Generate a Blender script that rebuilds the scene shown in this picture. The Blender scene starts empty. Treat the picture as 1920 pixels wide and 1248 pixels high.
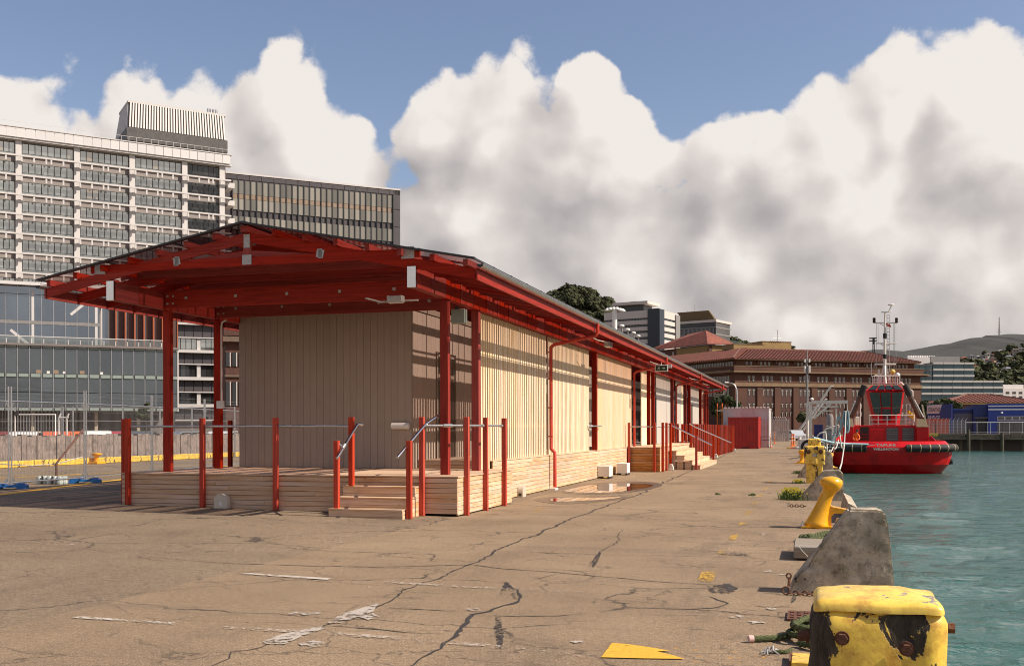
import bpy, bmesh, math, random
from mathutils import Vector, Matrix, noise as mn

S = bpy.context.scene
COL = S.collection
random.seed(7)
R = random.random
U = random.uniform

# ---------------------------------------------------------------- camera
FPX = 1950.0                      # focal length in pixels of a 1920 wide picture
TH = math.atan(563 / FPX)
ROLL = 0.0023
EYE = 1.7
H0 = 803 + ROLL * 563
FW = Vector((-math.sin(TH), math.cos(TH), 0))
RT = Vector((math.cos(TH), math.sin(TH), 0))
UP = Vector((0, 0, 1))
RTR = (RT - UP * ROLL).normalized()
UPR = (UP + RT * ROLL).normalized()
EYEP = Vector((0, 0, EYE))
cam = bpy.data.cameras.new("camera")
camo = bpy.data.objects.new("camera", cam)
COL.objects.link(camo)
M = Matrix((RTR, UPR, -FW)).transposed().to_4x4()
M.translation = EYEP
camo.matrix_world = M
cam.sensor_width = 36
cam.lens = 36 * FPX / 1920
cam.shift_y = (H0 - 624) / 1920
cam.clip_end = 6000
cam.clip_start = 0.05
S.camera = camo

def ray(x, y):
    return FW + RTR * ((x - 960) / FPX) - UPR * ((y - H0) / FPX)

def at(x, y, X=None, Y=None, Z=None, D=None):
    d = ray(x, y)
    if X is not None: t = X / d.x
    elif Y is not None: t = Y / d.y
    elif Z is not None: t = (Z - EYE) / d.z
    else: t = D
    return EYEP + d * t

# ---------------------------------------------------------------- render settings, sun, sky
S.render.engine = 'CYCLES'
S.cycles.use_denoising = True
try: S.cycles.denoiser = 'OPENIMAGEDENOISE'
except Exception: pass
S.cycles.pixel_filter_type = 'BLACKMAN_HARRIS'
S.cycles.filter_width = 1.05
S.cycles.max_bounces = 8
S.cycles.transparent_max_bounces = 16
S.cycles.caustics_reflective = False
S.cycles.caustics_refractive = False
S.cycles.sample_clamp_indirect = 6
S.view_settings.view_transform = 'Standard'
S.view_settings.look = 'None'
S.view_settings.exposure = 0.40
S.view_settings.gamma = 1.0
S.view_settings.use_curve_mapping = False

SUN_EL = math.radians(43.7)
SUN_AZ = math.radians(89.2)       # clockwise from +Y: the sun stands over the water, to the right
SUND = Vector((math.sin(SUN_AZ) * math.cos(SUN_EL), math.cos(SUN_AZ) * math.cos(SUN_EL), math.sin(SUN_EL)))
sl = bpy.data.lights.new("sun", 'SUN')
sl.energy = 5.0
sl.angle = math.radians(0.53)
sl.color = (1.0, 0.895, 0.77)
so = bpy.data.objects.new("sun", sl)
COL.objects.link(so)
so.rotation_euler = SUND.to_track_quat('Z', 'Y').to_euler()
so.location = (30, 0, 60)

def N(nt, t, **kw):
    n = nt.nodes.new(t)
    for k, v in kw.items():
        if k.startswith('i_'):
            key = k[2:]
            key = int(key) if key.isdigit() else key.replace('_', ' ')
            n.inputs[key].default_value = v
        else:
            setattr(n, k, v)
    return n

def L(nt, a, b):
    nt.links.new(a, b)

def math_node(nt, op, a, b=None, c=None, clamp=False):
    n = nt.nodes.new('ShaderNodeMath'); n.operation = op; n.use_clamp = clamp
    for i, v in enumerate((a, b, c)):
        if v is None: continue
        if isinstance(v, (int, float)): n.inputs[i].default_value = v
        else: nt.links.new(v, n.inputs[i])
    return n.outputs[0]

def vmath(nt, op, a, b=None, scale=None):
    n = nt.nodes.new('ShaderNodeVectorMath'); n.operation = op
    for i, v in enumerate((a, b)):
        if v is None: continue
        if isinstance(v, (tuple, list, Vector)): n.inputs[i].default_value = tuple(v)
        else: nt.links.new(v, n.inputs[i])
    if scale is not None: n.inputs['Scale'].default_value = scale
    return n.outputs['Value'] if op in ('LENGTH', 'DISTANCE', 'DOT_PRODUCT') else n.outputs[0]

# cloud banks: (pixel x, pixel y, radius in pixels, weight), turned into directions of the sky
CL = [(10, 225, 110, .8), (150, 250, 75, .8), (245, 235, 85, .9), (400, 270, 90, .85), (350, 235, 75, .75), (420, 190, 60, .55), (110, 150, 60, .5),
      (530, 190, 105, .9), (600, 320, 135, 1.0), (260, 350, 150, 1.0), (480, 330, 130, .9), (40, 300, 150, .9),
      (830, 240, 110, 1.0), (930, 260, 140, 1.0), (1050, 300, 130, 1.0), (1150, 320, 120, 1.0), (1100, 150, 60, .75),
      (1165, 200, 45, .6), (1095, 225, 75, .85), (1240, 300, 60, .7), (900, 430, 200, 1.0), (1150, 480, 220, 1.0), (1000, 600, 200, 1.0),
      (1360, 330, 110, .9), (1480, 310, 120, 1.0), (1560, 240, 110, 1.0), (1690, 210, 130, 1.0), (1810, 170, 110, 1.1), (1930, 200, 110, 1.0),
      (1880, 300, 200, 1.1), (1600, 420, 220, 1.1), (1380, 480, 170, 1.0), (1850, 560, 240, 1.0), (1500, 620, 200, 1.0)]

def build_world():
    w = bpy.data.worlds.new("World")
    S.world = w
    w.use_nodes = True
    nt = w.node_tree
    nt.nodes.clear()
    g = bpy.data.node_groups.new("cloud_field", 'ShaderNodeTree')
    g.interface.new_socket("Vector", in_out='INPUT', socket_type='NodeSocketVector')
    g.interface.new_socket("Density", in_out='OUTPUT', socket_type='NodeSocketFloat')
    g.interface.new_socket("Body", in_out='OUTPUT', socket_type='NodeSocketFloat')
    gi = g.nodes.new('NodeGroupInput'); go = g.nodes.new('NodeGroupOutput')
    vec = gi.outputs[0]
    # warp the directions so that no blob keeps a round outline
    wn = N(g, 'ShaderNodeTexNoise', i_Scale=6.0, i_Detail=4.0, i_Roughness=0.55)
    L(g, vec, wn.inputs['Vector'])
    wv = vmath(g, 'SUBTRACT', wn.outputs['Color'], (0.5, 0.5, 0.5))
    wv = vmath(g, 'SCALE', wv, scale=0.085)
    v2 = vmath(g, 'ADD', vec, wv)
    acc = None
    for (px, py, r, wt) in CL:
        d = ray(px, py).normalized()
        dist = vmath(g, 'DISTANCE', v2, d)
        rr = r / FPX * 1.20
        m = math_node(g, 'MULTIPLY_ADD', dist, -wt / rr, wt)
        acc = m if acc is None else math_node(g, 'SMOOTH_MAX', acc, m, 0.15)
    # a bank low over the horizon all the way round, and scattered cumulus elsewhere
    sep = g.nodes.new('ShaderNodeSeparateXYZ'); L(g, vec, sep.inputs[0])
    bank = math_node(g, 'MULTIPLY_ADD', sep.outputs[2], -3.4, 0.62)
    # outside the picture the same cumulus go on round the horizon at about the same height
    away = math_node(g, 'MULTIPLY_ADD', vmath(g, 'DOT_PRODUCT', vec, tuple(FW)), -3.0, 2.35, clamp=True)
    bank = math_node(g, 'MULTIPLY_ADD', away, 0.75, bank)
    acc = math_node(g, 'SMOOTH_MAX', acc, bank, 0.15)
    acc = math_node(g, 'MINIMUM', acc, 1.0)
    # billows: rounded cells at several sizes over a soft fractal
    n1 = N(g, 'ShaderNodeTexNoise', i_Scale=10.0, i_Detail=9.0, i_Roughness=0.63, i_Lacunarity=2.1)
    L(g, vec, n1.inputs['Vector'])
    vo1 = N(g, 'ShaderNodeTexVoronoi', i_Scale=13.0); L(g, v2, vo1.inputs['Vector'])
    vo2 = N(g, 'ShaderNodeTexVoronoi', i_Scale=34.0); L(g, v2, vo2.inputs['Vector'])
    bil = math_node(g, 'MULTIPLY_ADD', vo1.outputs[0], -0.50, 0.26)
    bil = math_node(g, 'MULTIPLY_ADD', vo2.outputs[0], -0.30, math_node(g, 'ADD', bil, 0.15))
    nz = math_node(g, 'MULTIPLY_ADD', n1.outputs[0], 0.95, -0.50)
    nz = math_node(g, 'ADD', nz, bil)
    d = math_node(g, 'ADD', acc, nz)
    d = math_node(g, 'SUBTRACT', d, 0.10)
    L(g, d, go.inputs[0])
    body = math_node(g, 'ADD', math_node(g, 'MULTIPLY', acc, 1.0), math_node(g, 'MULTIPLY', bil, 0.45))
    L(g, body, go.inputs[1])

    tc = nt.nodes.new('ShaderNodeTexCoord')
    base = tc.outputs['Generated']
    base = vmath(nt, 'NORMALIZE', base)
    g1 = nt.nodes.new('ShaderNodeGroup'); g1.node_tree = g; L(nt, base, g1.inputs[0])
    ldir = RT * 0.62 + UP * 0.78
    sh = vmath(nt, 'ADD', base, tuple(ldir * 0.045))
    g2 = nt.nodes.new('ShaderNodeGroup'); g2.node_tree = g; L(nt, sh, g2.inputs[0])
    dens = g1.outputs[0]
    alpha = N(nt, 'ShaderNodeMapRange', interpolation_type='SMOOTHSTEP')
    alpha.inputs['From Min'].default_value = 0.0; alpha.inputs['From Max'].default_value = 0.16
    L(nt, dens, alpha.inputs[0])
    d12 = math_node(nt, 'SUBTRACT', g1.outputs[0], g2.outputs[0])
    d13 = math_node(nt, 'SUBTRACT', g1.outputs[1], g2.outputs[1])
    lit = math_node(nt, 'MULTIPLY_ADD', d12, 0.55, 0.47)
    lit = math_node(nt, 'MULTIPLY_ADD', d13, 0.62, lit)
    cn = N(nt, 'ShaderNodeTexNoise', i_Scale=4.6, i_Detail=3.0, i_Roughness=0.5)
    cv = vmath(nt, 'MULTIPLY', base, (1.0, 1.0, 2.0))
    L(nt, cv, cn.inputs['Vector'])
    lit = math_node(nt, 'ADD', lit, math_node(nt, 'MULTIPLY_ADD', cn.outputs[0], 1.25, -0.60))
    # thin edges are translucent and bright
    edge = math_node(nt, 'MULTIPLY', math_node(nt, 'SUBTRACT', 0.5, dens, clamp=True), 0.30)
    lit = math_node(nt, 'ADD', lit, edge)
    ramp = nt.nodes.new('ShaderNodeValToRGB')
    cr = ramp.color_ramp
    cr.elements[0].position = 0.0; cr.elements[0].color = (0.30, 0.28, 0.275, 1)
    cr.elements[1].position = 1.0; cr.elements[1].color = (0.68, 0.635, 0.60, 1)
    e = cr.elements.new(0.30); e.color = (0.40, 0.37, 0.36, 1)
    e = cr.elements.new(0.62); e.color = (0.52, 0.475, 0.45, 1)
    L(nt, lit, ramp.inputs[0])
    sky = N(nt, 'ShaderNodeTexSky', sky_type='NISHITA')
    sky.sun_disc = False
    sky.sun_elevation = SUN_EL
    sky.sun_rotation = SUN_AZ
    sky.altitude = 10; sky.air_density = 1.0; sky.dust_density = 1.0; sky.ozone_density = 1.5
    STR = 0.10
    # slight grade of the clear sky towards the muted blue of the photograph
    skm = nt.nodes.new('ShaderNodeMix'); skm.data_type = 'RGBA'; skm.blend_type = 'MULTIPLY'
    skm.inputs[0].default_value = 1.0
    L(nt, sky.outputs[0], skm.inputs[6]); skm.inputs[7].default_value = (1.12, 1.0, 0.98, 1)
    cl = vmath(nt, 'SCALE', ramp.outputs[0], scale=1.0 / STR)
    mix = nt.nodes.new('ShaderNodeMix'); mix.data_type = 'RGBA'
    af = math_node(nt, 'MULTIPLY', alpha.outputs[0], 0.97)
    L(nt, af, mix.inputs[0]); L(nt, skm.outputs[2], mix.inputs[6]); L(nt, cl, mix.inputs[7])
    bg = N(nt, 'ShaderNodeBackground'); bg.inputs[1].default_value = STR
    L(nt, mix.outputs[2], bg.inputs[0])
    out = nt.nodes.new('ShaderNodeOutputWorld')
    L(nt, bg.outputs[0], out.inputs[0])
build_world()

# ---------------------------------------------------------------- materials
MATS = {}
def mat(name, col, rough=0.6, metal=0.0, var=0.0, vscale=6.0, bump=0.0, bscale=40.0, dirt=None, dscale=1.2,
        dthr=(0.5, 0.7), rnd=0.0, spec=0.5, coat=0.0, stretch=None, world=False):
    """One procedural material: base colour, mottling, optional wear colour, grain relief."""
    m = bpy.data.materials.new(name); m.use_nodes = True
    nt = m.node_tree
    b = nt.nodes['Principled BSDF']
    b.inputs['Roughness'].default_value = rough
    b.inputs['Metallic'].default_value = metal
    b.inputs['Specular IOR Level'].default_value = spec
    if coat: b.inputs['Coat Weight'].default_value = coat; b.inputs['Coat Roughness'].default_value = 0.1
    if world:
        src = nt.nodes.new('ShaderNodeNewGeometry').outputs['Position']
    else:
        src = nt.nodes.new('ShaderNodeTexCoord').outputs['Object']
        oi = nt.nodes.new('ShaderNodeObjectInfo')
        off = math_node(nt, 'MULTIPLY', oi.outputs['Random'], 57.0)
        cx = nt.nodes.new('ShaderNodeCombineXYZ')
        for i in range(3): L(nt, off, cx.inputs[i])
        src = vmath(nt, 'ADD', src, cx.outputs[0])
    if stretch: srcs = vmath(nt, 'MULTIPLY', src, stretch)
    else: srcs = src
    c0 = (*col, 1)
    cur = None
    n = N(nt, 'ShaderNodeTexNoise', i_Scale=vscale, i_Detail=6.0, i_Roughness=0.6)
    L(nt, srcs, n.inputs['Vector'])
    ramp = nt.nodes.new('ShaderNodeValToRGB')
    v = var if var else 0.06
    ramp.color_ramp.elements[0].position = 0.3; ramp.color_ramp.elements[0].color = tuple(max(0, c * (1 - v)) for c in col) + (1,)
    ramp.color_ramp.elements[1].position = 0.7; ramp.color_ramp.elements[1].color = tuple(min(1, c * (1 + v)) for c in col) + (1,)
    L(nt, n.outputs[0], ramp.inputs[0]); cur = ramp.outputs[0]
    if dirt:
        n2 = N(nt, 'ShaderNodeTexNoise', i_Scale=dscale, i_Detail=8.0, i_Roughness=0.65)
        L(nt, src, n2.inputs['Vector'])
        mr = N(nt, 'ShaderNodeMapRange'); mr.inputs['From Min'].default_value = dthr[0]; mr.inputs['From Max'].default_value = dthr[1]
        L(nt, n2.outputs[0], mr.inputs[0])
        mx = nt.nodes.new('ShaderNodeMix'); mx.data_type = 'RGBA'
        L(nt, mr.outputs[0], mx.inputs[0]); L(nt, cur, mx.inputs[6]); mx.inputs[7].default_value = (*dirt, 1)
        cur = mx.outputs[2]
    if rnd:
        oi = nt.nodes.new('ShaderNodeObjectInfo')
        hs = nt.nodes.new('ShaderNodeHueSaturation')
        L(nt, math_node(nt, 'MULTIPLY_ADD', oi.outputs['Random'], rnd, 1 - rnd / 2), hs.inputs['Value'])
        L(nt, cur, hs.inputs['Color']); cur = hs.outputs[0]
    L(nt, cur, b.inputs['Base Color'])
    if bump:
        n3 = N(nt, 'ShaderNodeTexNoise', i_Scale=bscale, i_Detail=5.0, i_Roughness=0.6)
        L(nt, srcs, n3.inputs['Vector'])
        bp = N(nt, 'ShaderNodeBump'); bp.inputs['Strength'].default_value = bump; bp.inputs['Distance'].default_value = 0.02
        L(nt, n3.outputs[0], bp.inputs['Height']); L(nt, bp.outputs[0], b.inputs['Normal'])
    MATS[name] = m
    return m

def wood(name, col, axis, dark=0.62, rough=0.7, rnd=0.28, warm=(1.0, 0.80, 0.55), gl=1.0):
    """Timber with grain along one axis, every board its own tone."""
    m = bpy.data.materials.new(name); m.use_nodes = True
    nt = m.node_tree; b = nt.nodes['Principled BSDF']
    b.inputs['Roughness'].default_value = rough
    b.inputs['Specular IOR Level'].default_value = 0.15
    src = nt.nodes.new('ShaderNodeTexCoord').outputs['Object']
    oi = nt.nodes.new('ShaderNodeObjectInfo')
    off = math_node(nt, 'MULTIPLY', oi.outputs['Random'], 91.0)
    cx = nt.nodes.new('ShaderNodeCombineXYZ')
    for i in range(3): L(nt, off, cx.inputs[i])
    src = vmath(nt, 'ADD', src, cx.outputs[0])
    sc = [14.0, 14.0, 14.0]; sc[axis] = 0.55
    s2 = vmath(nt, 'MULTIPLY', src, tuple(sc))
    n = N(nt, 'ShaderNodeTexNoise', i_Scale=2.2, i_Detail=5.0, i_Roughness=0.55, i_Distortion=0.6)
    L(nt, s2, n.inputs['Vector'])
    ramp = nt.nodes.new('ShaderNodeValToRGB')
    ramp.color_ramp.elements[0].position = 0.32; ramp.color_ramp.elements[0].color = tuple(c * w * dark for c, w in zip(col, warm)) + (1,)
    ramp.color_ramp.elements[1].position = 0.62; ramp.color_ramp.elements[1].color = (*col, 1)
    L(nt, n.outputs[0], ramp.inputs[0])
    # broad blotches and small knots
    sk = [3.0, 3.0, 3.0]; sk[axis] = 1.0
    s3 = vmath(nt, 'MULTIPLY', src, tuple(sk))
    v = N(nt, 'ShaderNodeTexVoronoi', i_Scale=1.6); L(nt, s3, v.inputs['Vector'])
    kn = N(nt, 'ShaderNodeMapRange'); kn.inputs['From Min'].default_value = 0.10; kn.inputs['From Max'].default_value = 0.04
    L(nt, v.outputs[0], kn.inputs[0])
    mx = nt.nodes.new('ShaderNodeMix'); mx.data_type = 'RGBA'
    L(nt, math_node(nt, 'MULTIPLY', kn.outputs[0], 0.6), mx.inputs[0]); L(nt, ramp.outputs[0], mx.inputs[6])
    mx.inputs[7].default_value = tuple(c * w * 0.35 for c, w in zip(col, warm)) + (1,)
    hs = nt.nodes.new('ShaderNodeHueSaturation')
    L(nt, math_node(nt, 'MULTIPLY_ADD', oi.outputs['Random'], rnd, 1 - rnd / 2), hs.inputs['Value'])
    rr = math_node(nt, 'FRACT', math_node(nt, 'MULTIPLY', oi.outputs['Random'], 13.7))
    L(nt, math_node(nt, 'MULTIPLY_ADD', rr, 0.24, 0.86), hs.inputs['Saturation'])
    L(nt, mx.outputs[2], hs.inputs['Color'])
    L(nt, hs.outputs[0], b.inputs['Base Color'])
    bp = N(nt, 'ShaderNodeBump'); bp.inputs['Strength'].default_value = 0.25; bp.inputs['Distance'].default_value = 0.01
    L(nt, n.outputs[0], bp.inputs['Height']); L(nt, bp.outputs[0], b.inputs['Normal'])
    MATS[name] = m
    return m

def glass_mat(name, tint, rough=0.06, inner=(0.03, 0.035, 0.04), refl=0.5, rnd=0.4, wscale=0.35, warm=0.0):
    """Coated window glass seen from outside: mirror-like layer over a dark room."""
    m = bpy.data.materials.new(name); m.use_nodes = True
    nt = m.node_tree; nt.nodes.remove(nt.nodes['Principled BSDF'])
    gl = N(nt, 'ShaderNodeBsdfGlossy'); gl.inputs['Roughness'].default_value = rough; gl.inputs['Color'].default_value = (*tint, 1)
    df = N(nt, 'ShaderNodeBsdfDiffuse')
    oi = nt.nodes.new('ShaderNodeObjectInfo')
    ramp = nt.nodes.new('ShaderNodeValToRGB')
    ramp.color_ramp.elements[0].color = tuple(c * (1 - rnd) for c in inner) + (1,)
    ramp.color_ramp.elements[1].color = tuple(c * (1 + rnd) for c in inner) + (1,)
    if warm:
        e = ramp.color_ramp.elements.new(1 - warm); e.color = tuple(c * (1 + rnd) for c in inner) + (1,)
        ramp.color_ramp.elements[2].color = (0.42, 0.30, 0.18, 1)
    L(nt, oi.outputs['Random'], ramp.inputs[0])
    L(nt, ramp.outputs[0], df.inputs[0])
    geo = nt.nodes.new('ShaderNodeNewGeometry')
    n = N(nt, 'ShaderNodeTexNoise', i_Scale=wscale, i_Detail=3.0); L(nt, geo.outputs['Position'], n.inputs['Vector'])
    bp = N(nt, 'ShaderNodeBump'); bp.inputs['Strength'].default_value = 0.06; bp.inputs['Distance'].default_value = 0.3
    L(nt, n.outputs[0], bp.inputs['Height']); L(nt, bp.outputs[0], gl.inputs['Normal'])
    mx = nt.nodes.new('ShaderNodeMixShader')
    lw = N(nt, 'ShaderNodeLayerWeight'); lw.inputs[0].default_value = 0.3
    f = math_node(nt, 'MULTIPLY_ADD', lw.outputs['Fresnel'], 1 - refl, refl, clamp=True)
    L(nt, f, mx.inputs[0]); L(nt, df.outputs[0], mx.inputs[1]); L(nt, gl.outputs[0], mx.inputs[2])
    L(nt, mx.outputs[0], nt.nodes['Material Output'].inputs[0])
    MATS[name] = m
    return m

# ---------------------------------------------------------------- geometry helpers
BOXC = {}
def box_mesh(w, d, h, m, bev=0.0):
    key = (round(w, 4), round(d, 4), round(h, 4), m.name, round(bev, 4))
    if key in BOXC: return BOXC[key]
    me = bpy.data.meshes.new("box_mesh")
    if bev <= 0:
        vs = [(sx * w / 2, sy * d / 2, sz * h / 2) for sz in (-1, 1) for sy in (-1, 1) for sx in (-1, 1)]
        fs = [(0, 2, 3, 1), (4, 5, 7, 6), (0, 1, 5, 4), (2, 6, 7, 3), (0, 4, 6, 2), (1, 3, 7, 5)]
        me.from_pydata(vs, [], fs)
    else:
        bm = bmesh.new()
        bmesh.ops.create_cube(bm, size=1.0)
        bmesh.ops.scale(bm, vec=(w, d, h), verts=bm.verts)
        bmesh.ops.bevel(bm, geom=bm.edges[:], offset=bev, segments=1, affect='EDGES')
        bm.to_mesh(me); bm.free()
    me.materials.append(m)
    BOXC[key] = me
    return me

def link(o, parent=None):
    COL.objects.link(o)
    if parent is not None: o.parent = parent
    return o

def thing(name, label, cat, loc=(0, 0, 0), rz=0.0, group=None):
    o = bpy.data.objects.new(name, None)
    o.empty_display_size = 0.3
    COL.objects.link(o)
    o.location = loc; o.rotation_euler = (0, 0, rz)
    o['label'] = label; o['category'] = cat
    if group: o['group'] = group
    return o

def tag(o, label, cat, group=None):
    o['label'] = label; o['category'] = cat
    if group: o['group'] = group
    return o

def struct(o):
    o['kind'] = 'structure'
    return o

def stuff(o):
    o['kind'] = 'stuff'
    return o

def wbox(parent, name, m, x0, x1, y0, y1, z0, z1, bev=0.0, rot=None, jit=0.0):
    """A box part given by its extent in its root's frame (the parents' own locations are taken off)."""
    me = box_mesh(abs(x1 - x0), abs(y1 - y0), abs(z1 - z0), m, bev)
    o = bpy.data.objects.new(name, me)
    c = Vector(((x0 + x1) / 2, (y0 + y1) / 2, (z0 + z1) / 2))
    if parent is not None: c = c - base_of(parent)
    o.location = c
    if rot: o.rotation_euler = rot
    link(o, parent)
    o['_b'] = tuple(c + (base_of(parent) if parent is not None else Vector((0, 0, 0))))
    return o

def base_of(o):
    """Location of a part within its thing's frame; things themselves count as world origin (rotation kept separately)."""
    if o is None: return Vector((0, 0, 0))
    if '_b' in o: return Vector(o['_b'])
    if o.parent is None:
        if o.rotation_euler.z == 0: return o.location.copy()
        return Vector((0, 0, 0))
    return Vector((0, 0, 0))

class MB:
    def __init__(s):
        s.v = []; s.f = []; s.mi = []; s.cur = 0
    def add(s, vs, fs):
        b = len(s.v); s.v += [tuple(v) for v in vs]
        for f in fs: s.f.append(tuple(b + i for i in f)); s.mi.append(s.cur)
        return s
    def box(s, x0, x1, y0, y1, z0, z1):
        vs = [(x, y, z) for z in (z0, z1) for y in (y0, y1) for x in (x0, x1)]
        return s.add(vs, [(0, 2, 3, 1), (4, 5, 7, 6), (0, 1, 5, 4), (2, 6, 7, 3), (0, 4, 6, 2), (1, 3, 7, 5)])
    def bar(s, a, b, w, h, up=(0, 0, 1)):
        a = Vector(a); b = Vector(b); d = (b - a).normalized(); up = Vector(up)
        sd = d.cross(up)
        if sd.length < 1e-4: sd = d.cross(Vector((1, 0, 0)))
        sd.normalize(); u2 = sd.cross(d).normalized()
        vs = []
        for p in (a, b):
            for (i, j) in ((-1, -1), (1, -1), (1, 1), (-1, 1)):
                vs.append(p + sd * (i * w / 2) + u2 * (j * h / 2))
        return s.add(vs, [(0, 3, 2, 1), (4, 5, 6, 7), (0, 1, 5, 4), (1, 2, 6, 5), (2, 3, 7, 6), (3, 0, 4, 7)])
    def tube(s, pts, r, n=8, cap=True):
        pts = [Vector(p) for p in pts]
        rs = r if isinstance(r, (list, tuple)) else [r] * len(pts)
        b = len(s.v); prev = None
        for i, p in enumerate(pts):
            if i == 0: d = pts[1] - pts[0]
            elif i == len(pts) - 1: d = pts[-1] - pts[-2]
            else: d = (pts[i + 1] - pts[i]).normalized() + (pts[i] - pts[i - 1]).normalized()
            d = d.normalized() if d.length > 1e-9 else Vector((0, 0, 1))
            if prev is None:
                a = Vector((0, 0, 1)) if abs(d.z) < 0.9 else Vector((1, 0, 0))
                x = d.cross(a).normalized()
            else:
                x = prev - d * prev.dot(d)
                x = x.normalized() if x.length > 1e-6 else d.cross(Vector((0, 0, 1))).normalized()
            prev = x; y = d.cross(x)
            for k in range(n):
                t = 2 * math.pi * k / n
                s.v.append(tuple(p + (x * math.cos(t) + y * math.sin(t)) * rs[i]))
        for i in range(len(pts) - 1):
            for k in range(n):
                k2 = (k + 1) % n
                s.f.append((b + i * n + k, b + i * n + k2, b + (i + 1) * n + k2, b + (i + 1) * n + k)); s.mi.append(s.cur)
        if cap:
            s.f.append(tuple(b + k for k in reversed(range(n)))); s.mi.append(s.cur)
            e = b + (len(pts) - 1) * n
            s.f.append(tuple(e + k for k in range(n))); s.mi.append(s.cur)
        return s
    def lathe(s, prof, c=(0, 0, 0), n=20, tilt=None):
        """prof: (radius, height) pairs"""
        b = len(s.v); c = Vector(c)
        for (r, z) in prof:
            for k in range(n):
                t = 2 * math.pi * k / n
                p = Vector((r * math.cos(t), r * math.sin(t), z))
                if tilt: p = tilt @ p
                s.v.append(tuple(c + p))
        for i in range(len(prof) - 1):
            for k in range(n):
                k2 = (k + 1) % n
                s.f.append((b + i * n + k, b + i * n + k2, b + (i + 1) * n + k2, b + (i + 1) * n + k)); s.mi.append(s.cur)
        s.f.append(tuple(b + k for k in reversed(range(n)))); s.mi.append(s.cur)
        e = b + (len(prof) - 1) * n
        s.f.append(tuple(e + k for k in range(n))); s.mi.append(s.cur)
        return s
    def prism(s, poly, d, off=(0, 0, 0)):
        """poly: 3D points of one face; d: extrusion vector"""
        n = len(poly); o = Vector(off); d = Vector(d)
        vs = [Vector(p) + o for p in poly] + [Vector(p) + o + d for p in poly]
        fs = [tuple(reversed(range(n))), tuple(range(n, 2 * n))] + [(i, (i + 1) % n, n + (i + 1) % n, n + i) for i in range(n)]
        return s.add(vs, fs)
    def quad(s, *p):
        return s.add(p, [tuple(range(len(p)))])
    def build(s, name, mats, parent=None, smooth=None, org=None, fix=False):
        me = bpy.data.meshes.new(name)
        if org is None: org = base_of(parent) if parent is not None else Vector((0, 0, 0))
        if org == 'c':
            xs = [v[0] for v in s.v]; ys = [v[1] for v in s.v]; zs = [v[2] for v in s.v]
            org = Vector(((min(xs) + max(xs)) / 2, (min(ys) + max(ys)) / 2, min(zs)))
        org = Vector(org)
        me.from_pydata([(v[0] - org.x, v[1] - org.y, v[2] - org.z) for v in s.v], [], s.f)
        if not isinstance(mats, (list, tuple)): mats = [mats]
        for m in mats: me.materials.append(m)
        if len(mats) > 1: me.polygons.foreach_set('material_index', s.mi)
        if fix:
            bm = bmesh.new(); bm.from_mesh(me)
            bmesh.ops.recalc_face_normals(bm, faces=bm.faces); bm.to_mesh(me); bm.free()
        if smooth is not None:
            me.polygons.foreach_set('use_smooth', [True] * len(me.polygons))
            me.set_sharp_from_angle(angle=math.radians(smooth))
        o = bpy.data.objects.new(name, me)
        pb = base_of(parent) if parent is not None else Vector((0, 0, 0))
        o.location = org - pb
        link(o, parent)
        o['_b'] = tuple(org)
        return o

def copy_thing(src, loc, rz=0.0, label=None, group=None):
    """A copy of a thing with its parts and sub-parts."""
    c = src.copy(); COL.objects.link(c)
    c.location = loc; c.rotation_euler = (0, 0, rz)
    if label: c['label'] = label
    if group: c['group'] = group
    for ch in src.children:
        p = ch.copy(); COL.objects.link(p); p.parent = c
        for g in ch.children:
            q = g.copy(); COL.objects.link(q); q.parent = p
    return c

def leaves(mb, centers, n, size, seed=1, shell=0.55, flat=0.8):
    """Leaf-clump faces through ellipsoids (cx,cy,cz,rx,ry,rz)."""
    rnd = random.Random(seed)
    vol = [c[3] * c[4] for c in centers]; tot = sum(vol)
    for c, vl in zip(centers, vol):
        k = int(n * vl / tot)
        for _ in range(k):
            u = rnd.uniform(-1, 1); t = rnd.uniform(0, 2 * math.pi); q = math.sqrt(1 - u * u)
            d = Vector((q * math.cos(t), q * math.sin(t), u))
            rr = shell + (1 - shell) * rnd.random() ** 0.6
            lump = 0.82 + 0.36 * mn.noise(d * 2.3 + Vector((c[0], c[1], c[2])) * 0.7)
            p = Vector((c[0] + d.x * c[3] * rr * lump, c[1] + d.y * c[4] * rr * lump, c[2] + d.z * c[5] * rr * lump))
            nrm = (d + Vector((rnd.uniform(-1, 1), rnd.uniform(-1, 1), rnd.uniform(-.4, 1))) * flat).normalized()
            a = nrm.cross(Vector((0.3, 0.2, 1))).normalized(); b = nrm.cross(a)
            s = size * rnd.uniform(0.5, 1.3)
            a = a * s; b = b * s * rnd.uniform(.5, 1)
            b0 = len(mb.v)
            mb.cur = 1 if rnd.random() < .4 else 0
            mb.v += [tuple(p - a), tuple(p - b * .8), tuple(p + a), tuple(p + b)]
            mb.f.append((b0, b0 + 1, b0 + 2, b0 + 3)); mb.mi.append(mb.cur)
    mb.cur = 0
# ================================================================ SETTING: ground, quay, water
def gz(X):
    """Height of the pavement: a gentle fall towards the water."""
    return max(0.0, min(0.19, 0.0157 * (-6.6 - X)))

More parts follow.
